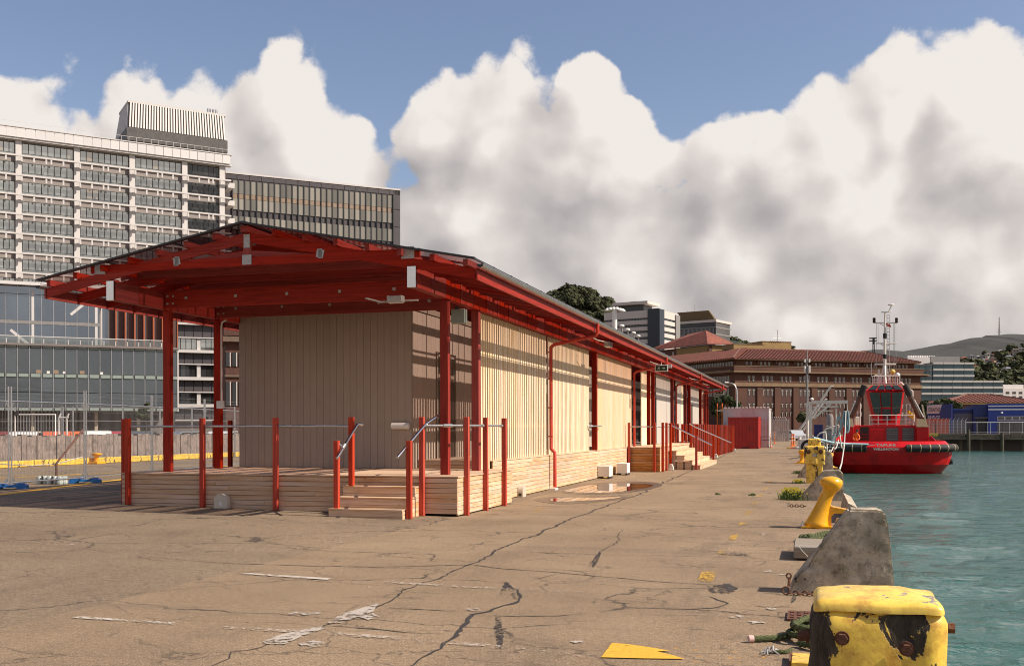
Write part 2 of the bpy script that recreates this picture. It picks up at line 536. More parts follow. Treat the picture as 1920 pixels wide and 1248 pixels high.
def pavement_material():
    m = bpy.data.materials.new("old_pavement"); m.use_nodes = True
    nt = m.node_tree; b = nt.nodes['Principled BSDF']
    b.inputs['Roughness'].default_value = 0.88; b.inputs['Specular IOR Level'].default_value = 0.2
    pos = nt.nodes.new('ShaderNodeNewGeometry').outputs['Position']
    sep = nt.nodes.new('ShaderNodeSeparateXYZ'); L(nt, pos, sep.inputs[0])
    def noise(sc, det=5, ro=.6, vec=None, dist=0.0):
        n = N(nt, 'ShaderNodeTexNoise', i_Scale=sc, i_Detail=det, i_Roughness=ro, i_Distortion=dist)
        L(nt, vec if vec is not None else pos, n.inputs['Vector']); return n.outputs[0]
    def rng(x, a, c):
        r = N(nt, 'ShaderNodeMapRange'); r.inputs['From Min'].default_value = a; r.inputs['From Max'].default_value = c
        L(nt, x, r.inputs[0]); return r.outputs[0]
    def mixc(f, a, bcol, mode='MIX'):
        x = nt.nodes.new('ShaderNodeMix'); x.data_type = 'RGBA'; x.blend_type = mode
        if isinstance(f, float): x.inputs[0].default_value = f
        else: L(nt, f, x.inputs[0])
        if isinstance(a, tuple): x.inputs[6].default_value = (*a, 1)
        else: L(nt, a, x.inputs[6])
        if isinstance(bcol, tuple): x.inputs[7].default_value = (*bcol, 1)
        else: L(nt, bcol, x.inputs[7])
        return x.outputs[2]
    # the older surface towards the water, the smoother one to the left of the long joint
    warp = math_node(nt, 'MULTIPLY_ADD', noise(1.3, 4), 0.16, -0.08)
    xw = math_node(nt, 'ADD', sep.outputs[0], warp)
    side = rng(xw, -6.71, -6.66)
    old = mixc(rng(noise(.45, 6), .35, .68), (0.262, 0.192, 0.125), (0.345, 0.255, 0.168))
    new = mixc(rng(noise(.30, 5), .35, .68), (0.215, 0.162, 0.112), (0.285, 0.217, 0.150))
    c = mixc(side, new, old)
    # stains drawn out along the quay, darker near the edge
    sv = vmath(nt, 'MULTIPLY', pos, (1.0, 0.22, 1.0))
    st = rng(noise(1.1, 7, .7, sv), .52, .72)
    edge = rng(sep.outputs[0], -3.5, 0.2)
    c = mixc(math_node(nt, 'MULTIPLY', st, math_node(nt, 'MULTIPLY_ADD', edge, .45, .34)), c, (0.11, 0.085, 0.065))
    sv2 = vmath(nt, 'MULTIPLY', pos, (0.12, 1.2, 1.0))
    st2 = rng(noise(.9, 6, .7, sv2), .56, .75)
    c = mixc(math_node(nt, 'MULTIPLY', st2, math_node(nt, 'MULTIPLY_ADD', edge, .3, .42)), c, (0.13, 0.10, 0.08))
    st3 = rng(noise(.17, 3, .5), .5, .7)
    c = mixc(math_node(nt, 'MULTIPLY', st3, .42), c, (0.38, 0.28, 0.18))
    # aggregate: fine grit, paler stones, dark pits, a few white chips
    c = mixc(rng(noise(75, 3, .7), .40, .62), mixc(1.0, c, (0.50, 0.48, 0.46), 'MULTIPLY'), mixc(1.0, c, (1.30, 1.28, 1.26), 'MULTIPLY'))
    c = mixc(rng(noise(19, 5, .8), .38, .62), mixc(1.0, c, (0.76, 0.75, 0.73), 'MULTIPLY'), mixc(1.0, c, (1.14, 1.13, 1.12), 'MULTIPLY'))
    v = N(nt, 'ShaderNodeTexVoronoi', i_Scale=9.0); L(nt, pos, v.inputs['Vector'])
    chip = rng(v.outputs[0], .075, .045)
    cn = rng(noise(.9, 3), .50, .60)
    c = mixc(math_node(nt, 'MULTIPLY', math_node(nt, 'MULTIPLY', chip, cn), .8), c, (0.62, 0.56, 0.48))
    v2 = N(nt, 'ShaderNodeTexVoronoi', i_Scale=15.0); L(nt, pos, v2.inputs['Vector'])
    c = mixc(math_node(nt, 'MULTIPLY', rng(v2.outputs[0], .10, .05), math_node(nt, 'MULTIPLY', rng(noise(.7, 3), .52, .62), .7)), c, (0.05, 0.04, 0.035))
    # hairline cracks breaking the old surface into plates, a few healed, and trodden-in grime
    wv = N(nt, 'ShaderNodeTexNoise', i_Scale=.8, i_Detail=5.0, i_Roughness=.65); L(nt, pos, wv.inputs['Vector'])
    pv = vmath(nt, 'ADD', vmath(nt, 'MULTIPLY', pos, (.42, .75, 1)), vmath(nt, 'SCALE', wv.outputs['Color'], scale=.55))
    for sc_, w_, a_ in ((.55, .009, .85), (1.5, .013, .6)):
        ve = N(nt, 'ShaderNodeTexVoronoi', feature='DISTANCE_TO_EDGE', i_Scale=sc_); L(nt, pv, ve.inputs['Vector'])
        ck = math_node(nt, 'MULTIPLY', rng(ve.outputs[0], w_, w_ * .3), rng(noise(.33 + sc_ * .1, 3), .43, .52))
        c = mixc(math_node(nt, 'MULTIPLY', ck, a_), c, (0.05, 0.04, 0.033))
    gr_ = rng(noise(2.6, 7, .75), .56, .70)
    c = mixc(math_node(nt, 'MULTIPLY', gr_, .30), c, (0.12, 0.09, 0.07))
    # orange lichen and old yellow paint flecks near the quay edge in front
    fl = math_node(nt, 'MULTIPLY', rng(noise(13, 6, .75), .57, .63), rng(noise(1.7, 3), .47, .60))
    near = math_node(nt, 'MULTIPLY', rng(sep.outputs[0], -1.9, -0.9), rng(sep.outputs[1], 9.6, 8.2))
    c = mixc(math_node(nt, 'MULTIPLY', math_node(nt, 'MULTIPLY', fl, near), .9), c, (0.50, 0.23, 0.03))
    L(nt, c, b.inputs['Base Color'])
    h = math_node(nt, 'ADD', noise(60, 4, .7), math_node(nt, 'MULTIPLY', noise(7, 5, .6), 1.2))
    bp = N(nt, 'ShaderNodeBump'); bp.inputs['Strength'].default_value = 0.55; bp.inputs['Distance'].default_value = 0.012
    L(nt, h, bp.inputs['Height']); L(nt, bp.outputs[0], b.inputs['Normal'])
    MATS['pavement'] = m
    return m
PAV = pavement_material()
QX = 0.78                    # quay edge
WZ = -2.0                    # water level
YF = 182.0                   # far wharf face

mb = MB()
xs = [-3000, -400, -60, -31.2, -18.7, -14, -10, -6.6, -3, QX]
ys = [-300, -20, 0, 4, 8, 14, 20, 30, 45, 70, 110, YF]
for i in range(len(xs) - 1):
    for j in range(len(ys) - 1):
        x0, x1, y0, y1 = xs[i], xs[i + 1], ys[j], ys[j + 1]
        mb.quad((x0, y0, gz(x0)), (x1, y0, gz(x1)), (x1, y1, gz(x1)), (x0, y1, gz(x0)))
for (x0, x1) in ((-3000, -400), (-400, -60), (-60, -31.2), (-31.2, -18.7), (-18.7, -14), (-14, -10), (-10, -6.6), (-6.6, QX), (QX, 400), (400, 3000)):
    mb.quad((x0, YF, gz(x0)), (x1, YF, gz(x1)), (x1, 4000, gz(x1)), (x0, 4000, gz(x0)))
struct(mb.build("pavement", PAV))

M_qwall = mat("quay_concrete", (0.20, 0.17, 0.14), .9, var=.3, vscale=3, bump=.6, bscale=18, dirt=(0.07, 0.07, 0.04), dscale=.8)
mb = MB()
mb.quad((QX, -300, 0), (QX, -300, -6), (QX, YF, -6), (QX, YF, 0))
mb.quad((QX, YF + 3, -.6), (QX, YF + 3, -6), (900, YF + 3, -6), (900, YF + 3, -.6))
struct(mb.build("quay_wall", M_qwall))

# water: real swell in the mesh near the camera, ripples in the relief
def water_material():
    m = bpy.data.materials.new("harbour_water"); m.use_nodes = True
    nt = m.node_tree; b = nt.nodes['Principled BSDF']
    b.inputs['Base Color'].default_value = (0.038, 0.112, 0.092, 1)
    b.inputs['Roughness'].default_value = 0.06
    b.inputs['IOR'].default_value = 1.333
    b.inputs['Specular IOR Level'].default_value = 0.5
    pos = nt.nodes.new('ShaderNodeNewGeometry').outputs['Position']
    h = None
    for sc, det, amp, st in ((0.9, 3, 1.0, (0.55, 1.0, 1)), (3.1, 4, .55, (0.6, 1.0, 1)), (11, 3, .16, (0.7, 1, 1))):
        v = vmath(nt, 'MULTIPLY', pos, st)
        n = N(nt, 'ShaderNodeTexNoise', i_Scale=sc, i_Detail=float(det), i_Roughness=0.6, i_Distortion=0.4)
        L(nt, v, n.inputs['Vector'])
        a = math_node(nt, 'MULTIPLY', n.outputs[0], amp)
        h = a if h is None else math_node(nt, 'ADD', h, a)
    bp = N(nt, 'ShaderNodeBump'); bp.inputs['Strength'].default_value = 1.0; bp.inputs['Distance'].default_value = 0.19
    L(nt, h, bp.inputs['Height']); L(nt, bp.outputs[0], b.inputs['Normal'])
    return m
M_water = water_material()
mb = MB()
def wave(x, y):
    p = Vector((x * .28, y * .55, 3.1)); q = Vector((x * .9, y * 1.7, 9.7))
    a = mn.noise(p) * .16 + (1 - abs(mn.noise(q)) * 2) * .035 + mn.noise(Vector((x * .09, y * .2, 0))) * .12
    return a
GX = [QX - .1 + i * .30 for i in range(150)]
GY = []
y = 2.0
while y < YF + 1.5: GY.append(y); y += 0.22 + y * .007
nx = len(GX)
b0 = 0
for yy in GY:
    f = max(.25, 1 - yy / 140)
    for xx in GX: mb.v.append((xx, yy, WZ + wave(xx, yy) * f))
for j in range(len(GY) - 1):
    for i in range(nx - 1):
        a = j * nx + i
        mb.f.append((a, a + 1, a + nx + 1, a + nx)); mb.mi.append(0)
x1 = GX[-1]
mb.quad((x1, -300, WZ), (3000, -300, WZ), (3000, YF + 1.5, WZ), (x1, YF + 1.5, WZ))
mb.quad((QX - .1, -300, WZ), (x1, -300, WZ), (x1, 2.0, WZ), (QX - .1, 2.0, WZ))
o = struct(mb.build("water", M_water))
o.data.polygons.foreach_set('use_smooth', [True] * len(o.data.polygons))

# ---------------------------------------------------------------- cracks, joints, painted marks
M_tar = mat("crack_fill", (0.035, 0.028, 0.024), .9, var=.3, vscale=20, bump=.5, bscale=60)
def gp(x, y, dz=0.004):
    """The point of the pavement a picture point shows."""
    p = at(x, y, Z=0.0)
    for _ in range(4): p = at(x, y, Z=gz(p.x) + dz)
    return p
def ragged(mb, pts, w, seed, jag=1.0, step=0.09, z=0.004):
    """A thin irregular strip lying on the ground."""
    rnd = random.Random(seed)
    P = [gp(*p) for p in pts]
    path = []
    for a, c in zip(P[:-1], P[1:]):
        n = max(2, int((c - a).length / step))
        for i in range(n): path.append(a + (c - a) * (i / n))
    path.append(P[-1])
    n = len(path); L1, R1 = [], []
    off = 0
    for i, p in enumerate(path):
        d = path[min(i + 1, n - 1)] - path[max(i - 1, 0)]
        d.z = 0
        if d.length < 1e-6: d = Vector((1, 0, 0))
        d.normalize(); s = Vector((d.y, -d.x, 0))
        off = off * .75 + rnd.uniform(-1, 1) * .022 * jag
        ww = w * rnd.uniform(.45, 1.25) * min(1, 0.25 + 3 * min(i, n - 1 - i) / n)
        q = p + s * off
        for lst, sg in ((L1, 1), (R1, -1)):
            t = q + s * sg * ww / 2
            lst.append((t.x, t.y, gz(t.x) + z))
    b0 = len(mb.v); mb.v += L1 + R1
    for i in range(n - 1):
        mb.f.append((b0 + i, b0 + i + 1, b0 + n + i + 1, b0 + n + i)); mb.mi.append(mb.cur)
CR = [([(395, 1250), (440, 1222), (490, 1213), (560, 1190), (632, 1164), (676, 1150), (720, 1127), (760, 1105), (830, 1080), (887, 1056), (905, 1047), (960, 1020), (1010, 1000), (1050, 982), (1090, 965), (1150, 942), (1200, 925), (1235, 908), (1270, 893), (1300, 880), (1310, 873)], .045, 1.5),
      ([(255, 1042), (300, 1045), (350, 1050), (420, 1055), (500, 1058), (580, 1060), (700, 1062), (800, 1060), (887, 1058), (940, 1065), (1050, 1073), (1150, 1082), (1230, 1089), (1330, 1095), (1430, 1101), (1465, 1104)], .026, .5),
      ([(445, 1021), (520, 1025), (600, 1031), (700, 1035), (800, 1038), (880, 1040)], .016, .3),
      ([(244, 1044), (285, 1046)], .018, .5), ([(128, 1016), (160, 1008), (215, 1000), (272, 994)], .018, .5),
      ([(755, 1250), (790, 1232), (835, 1215), (842, 1190), (858, 1165), (880, 1150), (920, 1140), (960, 1132), (975, 1122), (962, 1105), (940, 1090)], .045, 1.6),
      ([(620, 1172), (700, 1178), (760, 1184), (830, 1188)], .022, .7), ([(720, 1138), (780, 1141), (860, 1145)], .020, .6),
      ([(880, 1152), (960, 1155), (1040, 1154), (1105, 1148)], .018, .6), ([(1210, 1138), (1280, 1141), (1340, 1139), (1367, 1130), (1330, 1118), (1300, 1113)], .020, .8),
      ([(1100, 1062), (1115, 1045), (1120, 1035), (1163, 1012), (1165, 990)], .016, 1.0), ([(1200, 1012), (1290, 1015), (1400, 1022), (1480, 1026)], .014, .4),
      ([(1120, 982), (1220, 983), (1340, 990), (1430, 998), (1490, 1001)], .013, .4), ([(990, 1088), (1045, 1075)], .014, .8),
      ([(1085, 968), (1180, 970), (1300, 976), (1470, 985)], .012, .3), ([(1160, 902), (1250, 905), (1350, 907), (1480, 908)], .028, .5),
      ([(270, 1137), (400, 1137), (560, 1143), (640, 1145)], .008, .5), ([(1370, 1133), (1450, 1137), (1500, 1138)], .010, .6),
      ([(1180, 1150), (1300, 1152), (1410, 1157)], .008, .6), ([(1410, 1130), (1440, 1138), (1480, 1133)], .010, .8),
      ([(1310, 876), (1350, 857), (1400, 833)], .05, 1.2)]
for i, (pts, w, jag) in enumerate(CR):
    mb = MB(); ragged(mb, pts, w, 100 + i, jag)
    struct(mb.build("pavement_crack", M_tar))
# tarred patches along the cracks
def blot(mb, cx, cy, rx, ry, seed, z=0.006, n=26, rough=.35, rot=0.0):
    """An irregular flat patch on the ground, laid out from picture measurements."""
    k = []
    for i in range(n):
        t = 2 * math.pi * i / n
        r = 1 + rough * 2 * mn.noise(Vector((math.cos(t) * 1.7, math.sin(t) * 1.7, seed * 3.1))) + rough * mn.noise(Vector((math.cos(t) * 5, math.sin(t) * 5, seed * 1.7)))
        x = rx * r * math.cos(t); y = ry * r * math.sin(t)
        k.append(tuple(gp(cx + x * math.cos(rot) - y * math.sin(rot), cy + x * math.sin(rot) + y * math.cos(rot), z)))
    mb.quad(*k)
def worn_paint(name, col, keep=0.5, sc=9.0, edge=.06):
    """Road paint worn through to the pavement."""
    m = bpy.data.materials.new(name); m.use_nodes = True
    nt = m.node_tree; b = nt.nodes['Principled BSDF']
    b.inputs['Roughness'].default_value = .8
    pos = nt.nodes.new('ShaderNodeNewGeometry').outputs['Position']
    n = N(nt, 'ShaderNodeTexNoise', i_Scale=sc, i_Detail=7.0, i_Roughness=0.70); L(nt, pos, n.inputs['Vector'])
    n2 = N(nt, 'ShaderNodeTexNoise', i_Scale=1.6, i_Detail=3.0); L(nt, pos, n2.inputs['Vector'])
    s = math_node(nt, 'ADD', n.outputs[0], math_node(nt, 'MULTIPLY_ADD', n2.outputs[0], .5, -.25))
    r = N(nt, 'ShaderNodeMapRange'); r.inputs['From Min'].default_value = 1 - keep - edge; r.inputs['From Max'].default_value = 1 - keep + edge
    L(nt, s, r.inputs[0])
    n3 = N(nt, 'ShaderNodeTexNoise', i_Scale=45.0, i_Detail=4.0); L(nt, pos, n3.inputs['Vector'])
    ra = nt.nodes.new('ShaderNodeValToRGB'); ra.color_ramp.elements[0].position = .3; ra.color_ramp.elements[1].position = .7
    ra.color_ramp.elements[0].color = tuple(c * .75 for c in col) + (1,); ra.color_ramp.elements[1].color = (*col, 1)
    L(nt, n3.outputs[0], ra.inputs[0]); L(nt, ra.outputs[0], b.inputs['Base Color'])
    tr = nt.nodes.new('ShaderNodeBsdfTransparent'); mx = nt.nodes.new('ShaderNodeMixShader')
    L(nt, r.outputs[0], mx.inputs[0]); L(nt, tr.outputs[0], mx.inputs[1]); L(nt, b.outputs[0], mx.inputs[2])
    L(nt, mx.outputs[0], nt.nodes['Material Output'].inputs[0])
    return m
M_tarw = worn_paint("worn_tar", (0.05, 0.04, 0.034), .50, 17.0, .05)
for i, (x, y, rx, ry, rt) in enumerate([(936, 1182, 8, 30, -.1), (946, 1104, 5, 14, .3), (960, 1108, 4, 16, -.4), (1355, 1102, 26, 9, 0), (1118, 1048, 5, 16, .5),
                                        (1490, 1118, 4, 14, .5), (1380, 1038, 26, 3, 0)]):
    mb = MB(); blot(mb, x, y, rx, ry, 30 + i, rough=.22, n=40, rot=rt)
    struct(mb.build("tar_patch", M_tarw))
P_yel = worn_paint("worn_yellow_paint", (0.72, 0.40, 0.03), .68, 24.0, .04)
P_yel2 = worn_paint("faded_yellow_paint", (0.62, 0.36, 0.05), .46, 24.0, .04)
P_wht = worn_paint("worn_white_paint", (0.55, 0.48, 0.40), .52, 24.0, .05)
P_wht2 = worn_paint("faded_white_paint", (0.50, 0.41, 0.32), .44, 24.0, .06)
P_splat = worn_paint("white_spill", (0.47, 0.40, 0.33), .50, 13.0, .04)
def mark(name, m, pts, z=.009):
    mb = MB(); mb.quad(*[tuple(gp(x, y, z)) for x, y in pts]); return struct(mb.build(name, m))
mark("yellow_arrow_mark", P_yel, [(1127, 1231), (1147, 1204), (1175, 1206), (1230, 1214), (1256, 1219), (1232, 1220), (1262, 1227), (1284, 1234), (1205, 1233)])
for i, (x, y, w, h) in enumerate([(1322, 1078, 15, 12), (1356, 1032, 12, 6), (1375, 1006, 10, 6), (1392, 981, 9, 4), (1403, 960, 9, 3.5), (1415, 943, 8, 3), (1425, 928, 7, 2.4), (1434, 915, 7, 2), (1443, 903, 6, 1.8)]):
    mark("yellow_dash", P_yel2, [(x - w, y + h), (x - w * .3, y - h), (x + w, y - h), (x + w * .4, y + h)])
mark("yellow_dash", P_yel2, [(1305, 1088), (1332, 1064), (1348, 1066), (1335, 1090)])
mark("bay_line", P_wht, [(135, 1157), (150, 1154), (330, 1166), (325, 1170)])
mark("bay_line", P_wht2, [(420, 1172), (560, 1180), (545, 1184), (410, 1177)])
mark("bay_line", P_wht2, [(600, 1181), (880, 1203), (1120, 1228), (1120, 1233), (870, 1208), (600, 1187)])
mark("bay_line", P_wht, [(450, 1075), (462, 1073), (620, 1083), (615, 1086)])
mark("bay_line", P_wht2, [(660, 1085), (880, 1098), (1120, 1109), (1120, 1112), (880, 1101), (660, 1088)])
mark("yellow_fleck", P_yel2, [(252, 1162), (275, 1161), (283, 1166), (258, 1167)])
mark("white_spill", P_splat, [(492, 1202), (520, 1190), (600, 1172), (612, 1176), (570, 1190), (535, 1206), (505, 1208)])
mark("white_spill", P_splat, [(560, 1205), (590, 1198), (610, 1204), (590, 1214), (570, 1213)])
mark("white_spill", P_splat, [(672, 1155), (700, 1148), (712, 1155), (690, 1161)])
mark("white_spill", P_splat, [(610, 1168), (640, 1150), (700, 1132), (710, 1128), (700, 1145), (640, 1166)], z=.012)
mark("white_spill", P_splat, [(560, 1149), (600, 1146), (606, 1150), (570, 1152)])
mark("white_spill", P_splat, [(872, 1142), (895, 1139), (905, 1143), (880, 1146)])
for i, (x, y, rx) in enumerate([(1080, 1202, 13), (1385, 1155, 12), (1420, 1165, 14), (1430, 1000, 7), (1440, 1070, 8), (1447, 1140, 9), (1470, 1076, 10), (1300, 1206, 4), (560, 1148, 16), (887, 1142, 14), (690, 1100, 5), (1215, 990, 5), (640, 1015, 7), (130, 1020, 9), (1460, 1220, 8)]):
    mb = MB(); blot(mb, x, y, rx, rx * .17, 60 + i, .009, 30, .5); struct(mb.build("white_chip_patch", P_splat))
mark("yellow_dash", P_yel2, [(1000, 955), (1018, 950), (1025, 955), (1005, 960)])
mark("yellow_dash", P_yel2, [(1115, 895), (1150, 885), (1160, 888), (1130, 899)])
# yellow parking lines beyond the temporary fence
mark("yellow_line", P_yel, [(0, 925), (230, 897), (230, 899), (0, 928)])
mark("yellow_line", P_yel, [(330, 880), (435, 872), (435, 874), (330, 882.5)])
mark("yellow_line", P_yel2, [(0, 894), (230, 884), (230, 886), (0, 896.5)])

# puddles: a thin sheet of water inside a damp margin
M_damp = mat("damp_pavement", (0.10, 0.072, 0.052), .35, var=.2, vscale=6, bump=.3, bscale=60, world=True)
M_pud = mat("puddle_water", (0.045, 0.033, 0.026), .015, var=.05, spec=.6, world=True)
def sheet(name, m, pts, z):
    mb = MB()
    P = [gp(x, y, z) for x, y in pts]
    # round the outline
    out = []
    n = len(P)
    for i in range(n):
        p0, p1, p2, p3 = P[i - 1], P[i], P[(i + 1) % n], P[(i + 2) % n]
        for t in (0, .25, .5, .75):
            q = 0.5 * ((2 * p1) + (-p0 + p2) * t + (2 * p0 - 5 * p1 + 4 * p2 - p3) * t * t + (-p0 + 3 * p1 - 3 * p2 + p3) * t ** 3)
            out.append((q.x, q.y, gz(q.x) + z))
    mb.quad(*out)
    return struct(mb.build(name, m))
sheet("damp_patch", M_damp, [(1053, 921), (1090, 908), (1160, 902), (1215, 903), (1242, 908), (1220, 916), (1165, 924), (1100, 926)], .005)
sheet("puddle", M_pud, [(1058, 919), (1095, 910), (1150, 906), (1200, 906), (1225, 909), (1205, 915), (1150, 922), (1095, 923)], .009)
sheet("damp_patch", M_damp, [(1003, 937), (1030, 931), (1090, 930), (1185, 930), (1160, 936), (1110, 941), (1050, 944)], .005)
sheet("puddle", M_pud, [(1030, 936), (1060, 932), (1120, 932), (1165, 931), (1130, 936), (1090, 938), (1050, 940)], .009)
# ================================================================ THE PAVILION
RED = (0.345, 0.024, 0.010)
W_red_x = wood("red_stain_x", RED, 0, dark=.6, rough=.55, rnd=.22, warm=(1, .8, .8))
W_red_y = wood("red_stain_y", RED, 1, dark=.6, rough=.55, rnd=.22, warm=(1, .8, .8))
W_red_z = wood("red_stain_z", RED, 2, dark=.6, rough=.55, rnd=.22, warm=(1, .8, .8))
W_post = wood("orange_red_stain", (0.50, 0.052, 0.019), 2, dark=.6, rough=.6, rnd=.2, warm=(1, .8, .8))
PINE = (0.62, 0.45, 0.325)
W_pin_x = wood("pine_x", PINE, 0, rnd=.14, dark=.80)
W_pin_y = wood("pine_y", (0.70, 0.51, 0.35), 1, rnd=.22, dark=.76)
W_pin_z = wood("pine_z", (0.84, 0.70, 0.51), 2, rnd=.22, dark=.80)
W_brd = wood("board_z", (0.72, 0.53, 0.37), 2, rnd=.10, dark=.86)
M_clad = mat("beige_cladding", (0.36, 0.285, 0.23), .6, var=.04, vscale=2, bump=.1, bscale=50, rnd=.07)
M_cladcap = mat("beige_trim", (0.27, 0.21, 0.165), .55, var=.04)
M_galv = mat("galvanised_steel", (0.52, 0.52, 0.52), .38, 0.85, var=.18, vscale=12, bump=.05)
M_bright = mat("polished_steel", (0.62, 0.62, 0.63), .18, 1.0, var=.06)
M_plate = mat("nail_plate", (0.42, 0.40, 0.38), .5, 0.5, var=.2, vscale=30, bump=.3, bscale=120)
M_dark = mat("dark_frame", (0.022, 0.021, 0.022), .45)
M_redpipe = mat("red_painted_pipe", (0.50, 0.045, 0.022), .4, var=.1)
M_white = mat("white_plastic", (0.72, 0.70, 0.66), .5, var=.05)
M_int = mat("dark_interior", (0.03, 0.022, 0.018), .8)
M_door = mat("brown_door", (0.07, 0.045, 0.032), .5, var=.15)

def roof_glass(tc=(.60, .52, .51, 1)):
    m = bpy.data.materials.new("tinted_roof_glass"); m.use_nodes = True
    nt = m.node_tree; nt.nodes.remove(nt.nodes['Principled BSDF'])
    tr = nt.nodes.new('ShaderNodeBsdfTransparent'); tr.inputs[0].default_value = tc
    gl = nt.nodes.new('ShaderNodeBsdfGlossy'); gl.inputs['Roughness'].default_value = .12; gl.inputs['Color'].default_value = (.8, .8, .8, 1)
    lw = nt.nodes.new('ShaderNodeLayerWeight'); lw.inputs[0].default_value = .35
    mx = nt.nodes.new('ShaderNodeMixShader')
    L(nt, math_node(nt, 'MULTIPLY', lw.outputs['Fresnel'], .5), mx.inputs[0])
    L(nt, tr.outputs[0], mx.inputs[1]); L(nt, gl.outputs[0], mx.inputs[2])
    L(nt, mx.outputs[0], nt.nodes['Material Output'].inputs[0])
    return m
M_rglass = roof_glass()
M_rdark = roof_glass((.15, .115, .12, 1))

DZ = 0.79                    # front deck level
FZ = 0.98                    # floor level inside
Y0 = 19.1                    # deck front
YT = 17.85                   # front truss
YE = 74.4                    # far end of the roof
XC = -10.45; XR = -5.80; XL = -15.10
APX = 5.64; EAV = 4.74       # roof surface heights
def roofz(x): return APX - (APX - EAV) * abs(x - XC) / (XR - XC)

pav = thing("pavilion", "long timber pavilion with a red gabled frame and a slatted pine side on the quay", "pavilion", (XC, Y0, 0))

# ---- columns
colY = [19.75, 21.75]
for cx, side in ((-13.52, 'L'), (-7.10, 'R')):
    for cy in colY:
        wbox(pav, "column", W_red_z, cx - .085, cx + .085, cy - .07, cy + .07, DZ + .002, 4.3, .006)
for cy in (35.1, 47.2, 48.5):
    wbox(pav, "column", W_red_z, -7.19, -7.02, cy - .42, cy - .28, FZ, 4.3, .006)
for cy in (55.0, 61.0, 63.0, 69.6, 73.0, 74.0):
    wbox(pav, "column", W_red_z, -7.19, -7.02, cy - .07, cy + .07, FZ, 4.3, .006)
for k in range(12):
    wbox(pav, "column", W_red_z, -13.6, -13.43, 26 + 4.2 * k, 26.14 + 4.2 * k, FZ, 4.3, .006)

# ---- long beams made of blocks, with a capping board standing proud on top
by = [17.86, 18.63, 19.48, 20.38, 21.23, 22.11, 23.01, 23.89, 24.79, 25.64, 26.55, 27.42]
while by[-1] < 74.2: by.append(by[-1] + .87)
for bx in (-13.52, -7.05):
    beam = wbox(pav, "long_beam", W_red_y, bx - .045, bx + .045, 17.87, by[-1], 4.335, 4.665)
    for i in range(len(by) - 1):
        if bx < -10 and i > 14: break
        wbox(beam, "beam_block", W_red_y, bx - .075, bx + .075, by[i] + .006, by[i + 1] - .008, 4.305, 4.68, .003)
    wbox(beam, "end_cap", M_bright, bx - .085, bx + .085, 17.79, 17.858, 4.30, 4.69, .004)
    if bx > -10:
        for i in range(2, 16):
            if i % 2 == 0 and i not in (6,): continue
            wbox(beam, "strap", W_red_z, bx + .078, bx + .088, by[i] - .035, by[i] + .035, 4.30, 4.80)
# ---- transverse beams
for cy in (19.66, 21.66, 27.5, 31.5, 35.1, 39, 43, 47, 51, 55, 59, 63, 67, 71):
    t = wbox(pav, "cross_beam", W_red_x, -13.43, -7.14, cy - .16, cy - .11, 4.32, 4.70, .004)
    if cy < 22:
        for bx in (-12.9, -11.7, -10.5, -9.3, -8.1):
            wbox(t, "bolt_plate", M_plate, bx - .03, bx + .03, cy - .172, cy - .161, 4.50, 4.56)
        for bx in (-13.36, -13.22, -7.35, -7.2):
            for bz in (4.42, 4.58): wbox(t, "bolt_plate", M_plate, bx - .022, bx + .022, cy - .172, cy - .161, bz - .022, bz + .022)

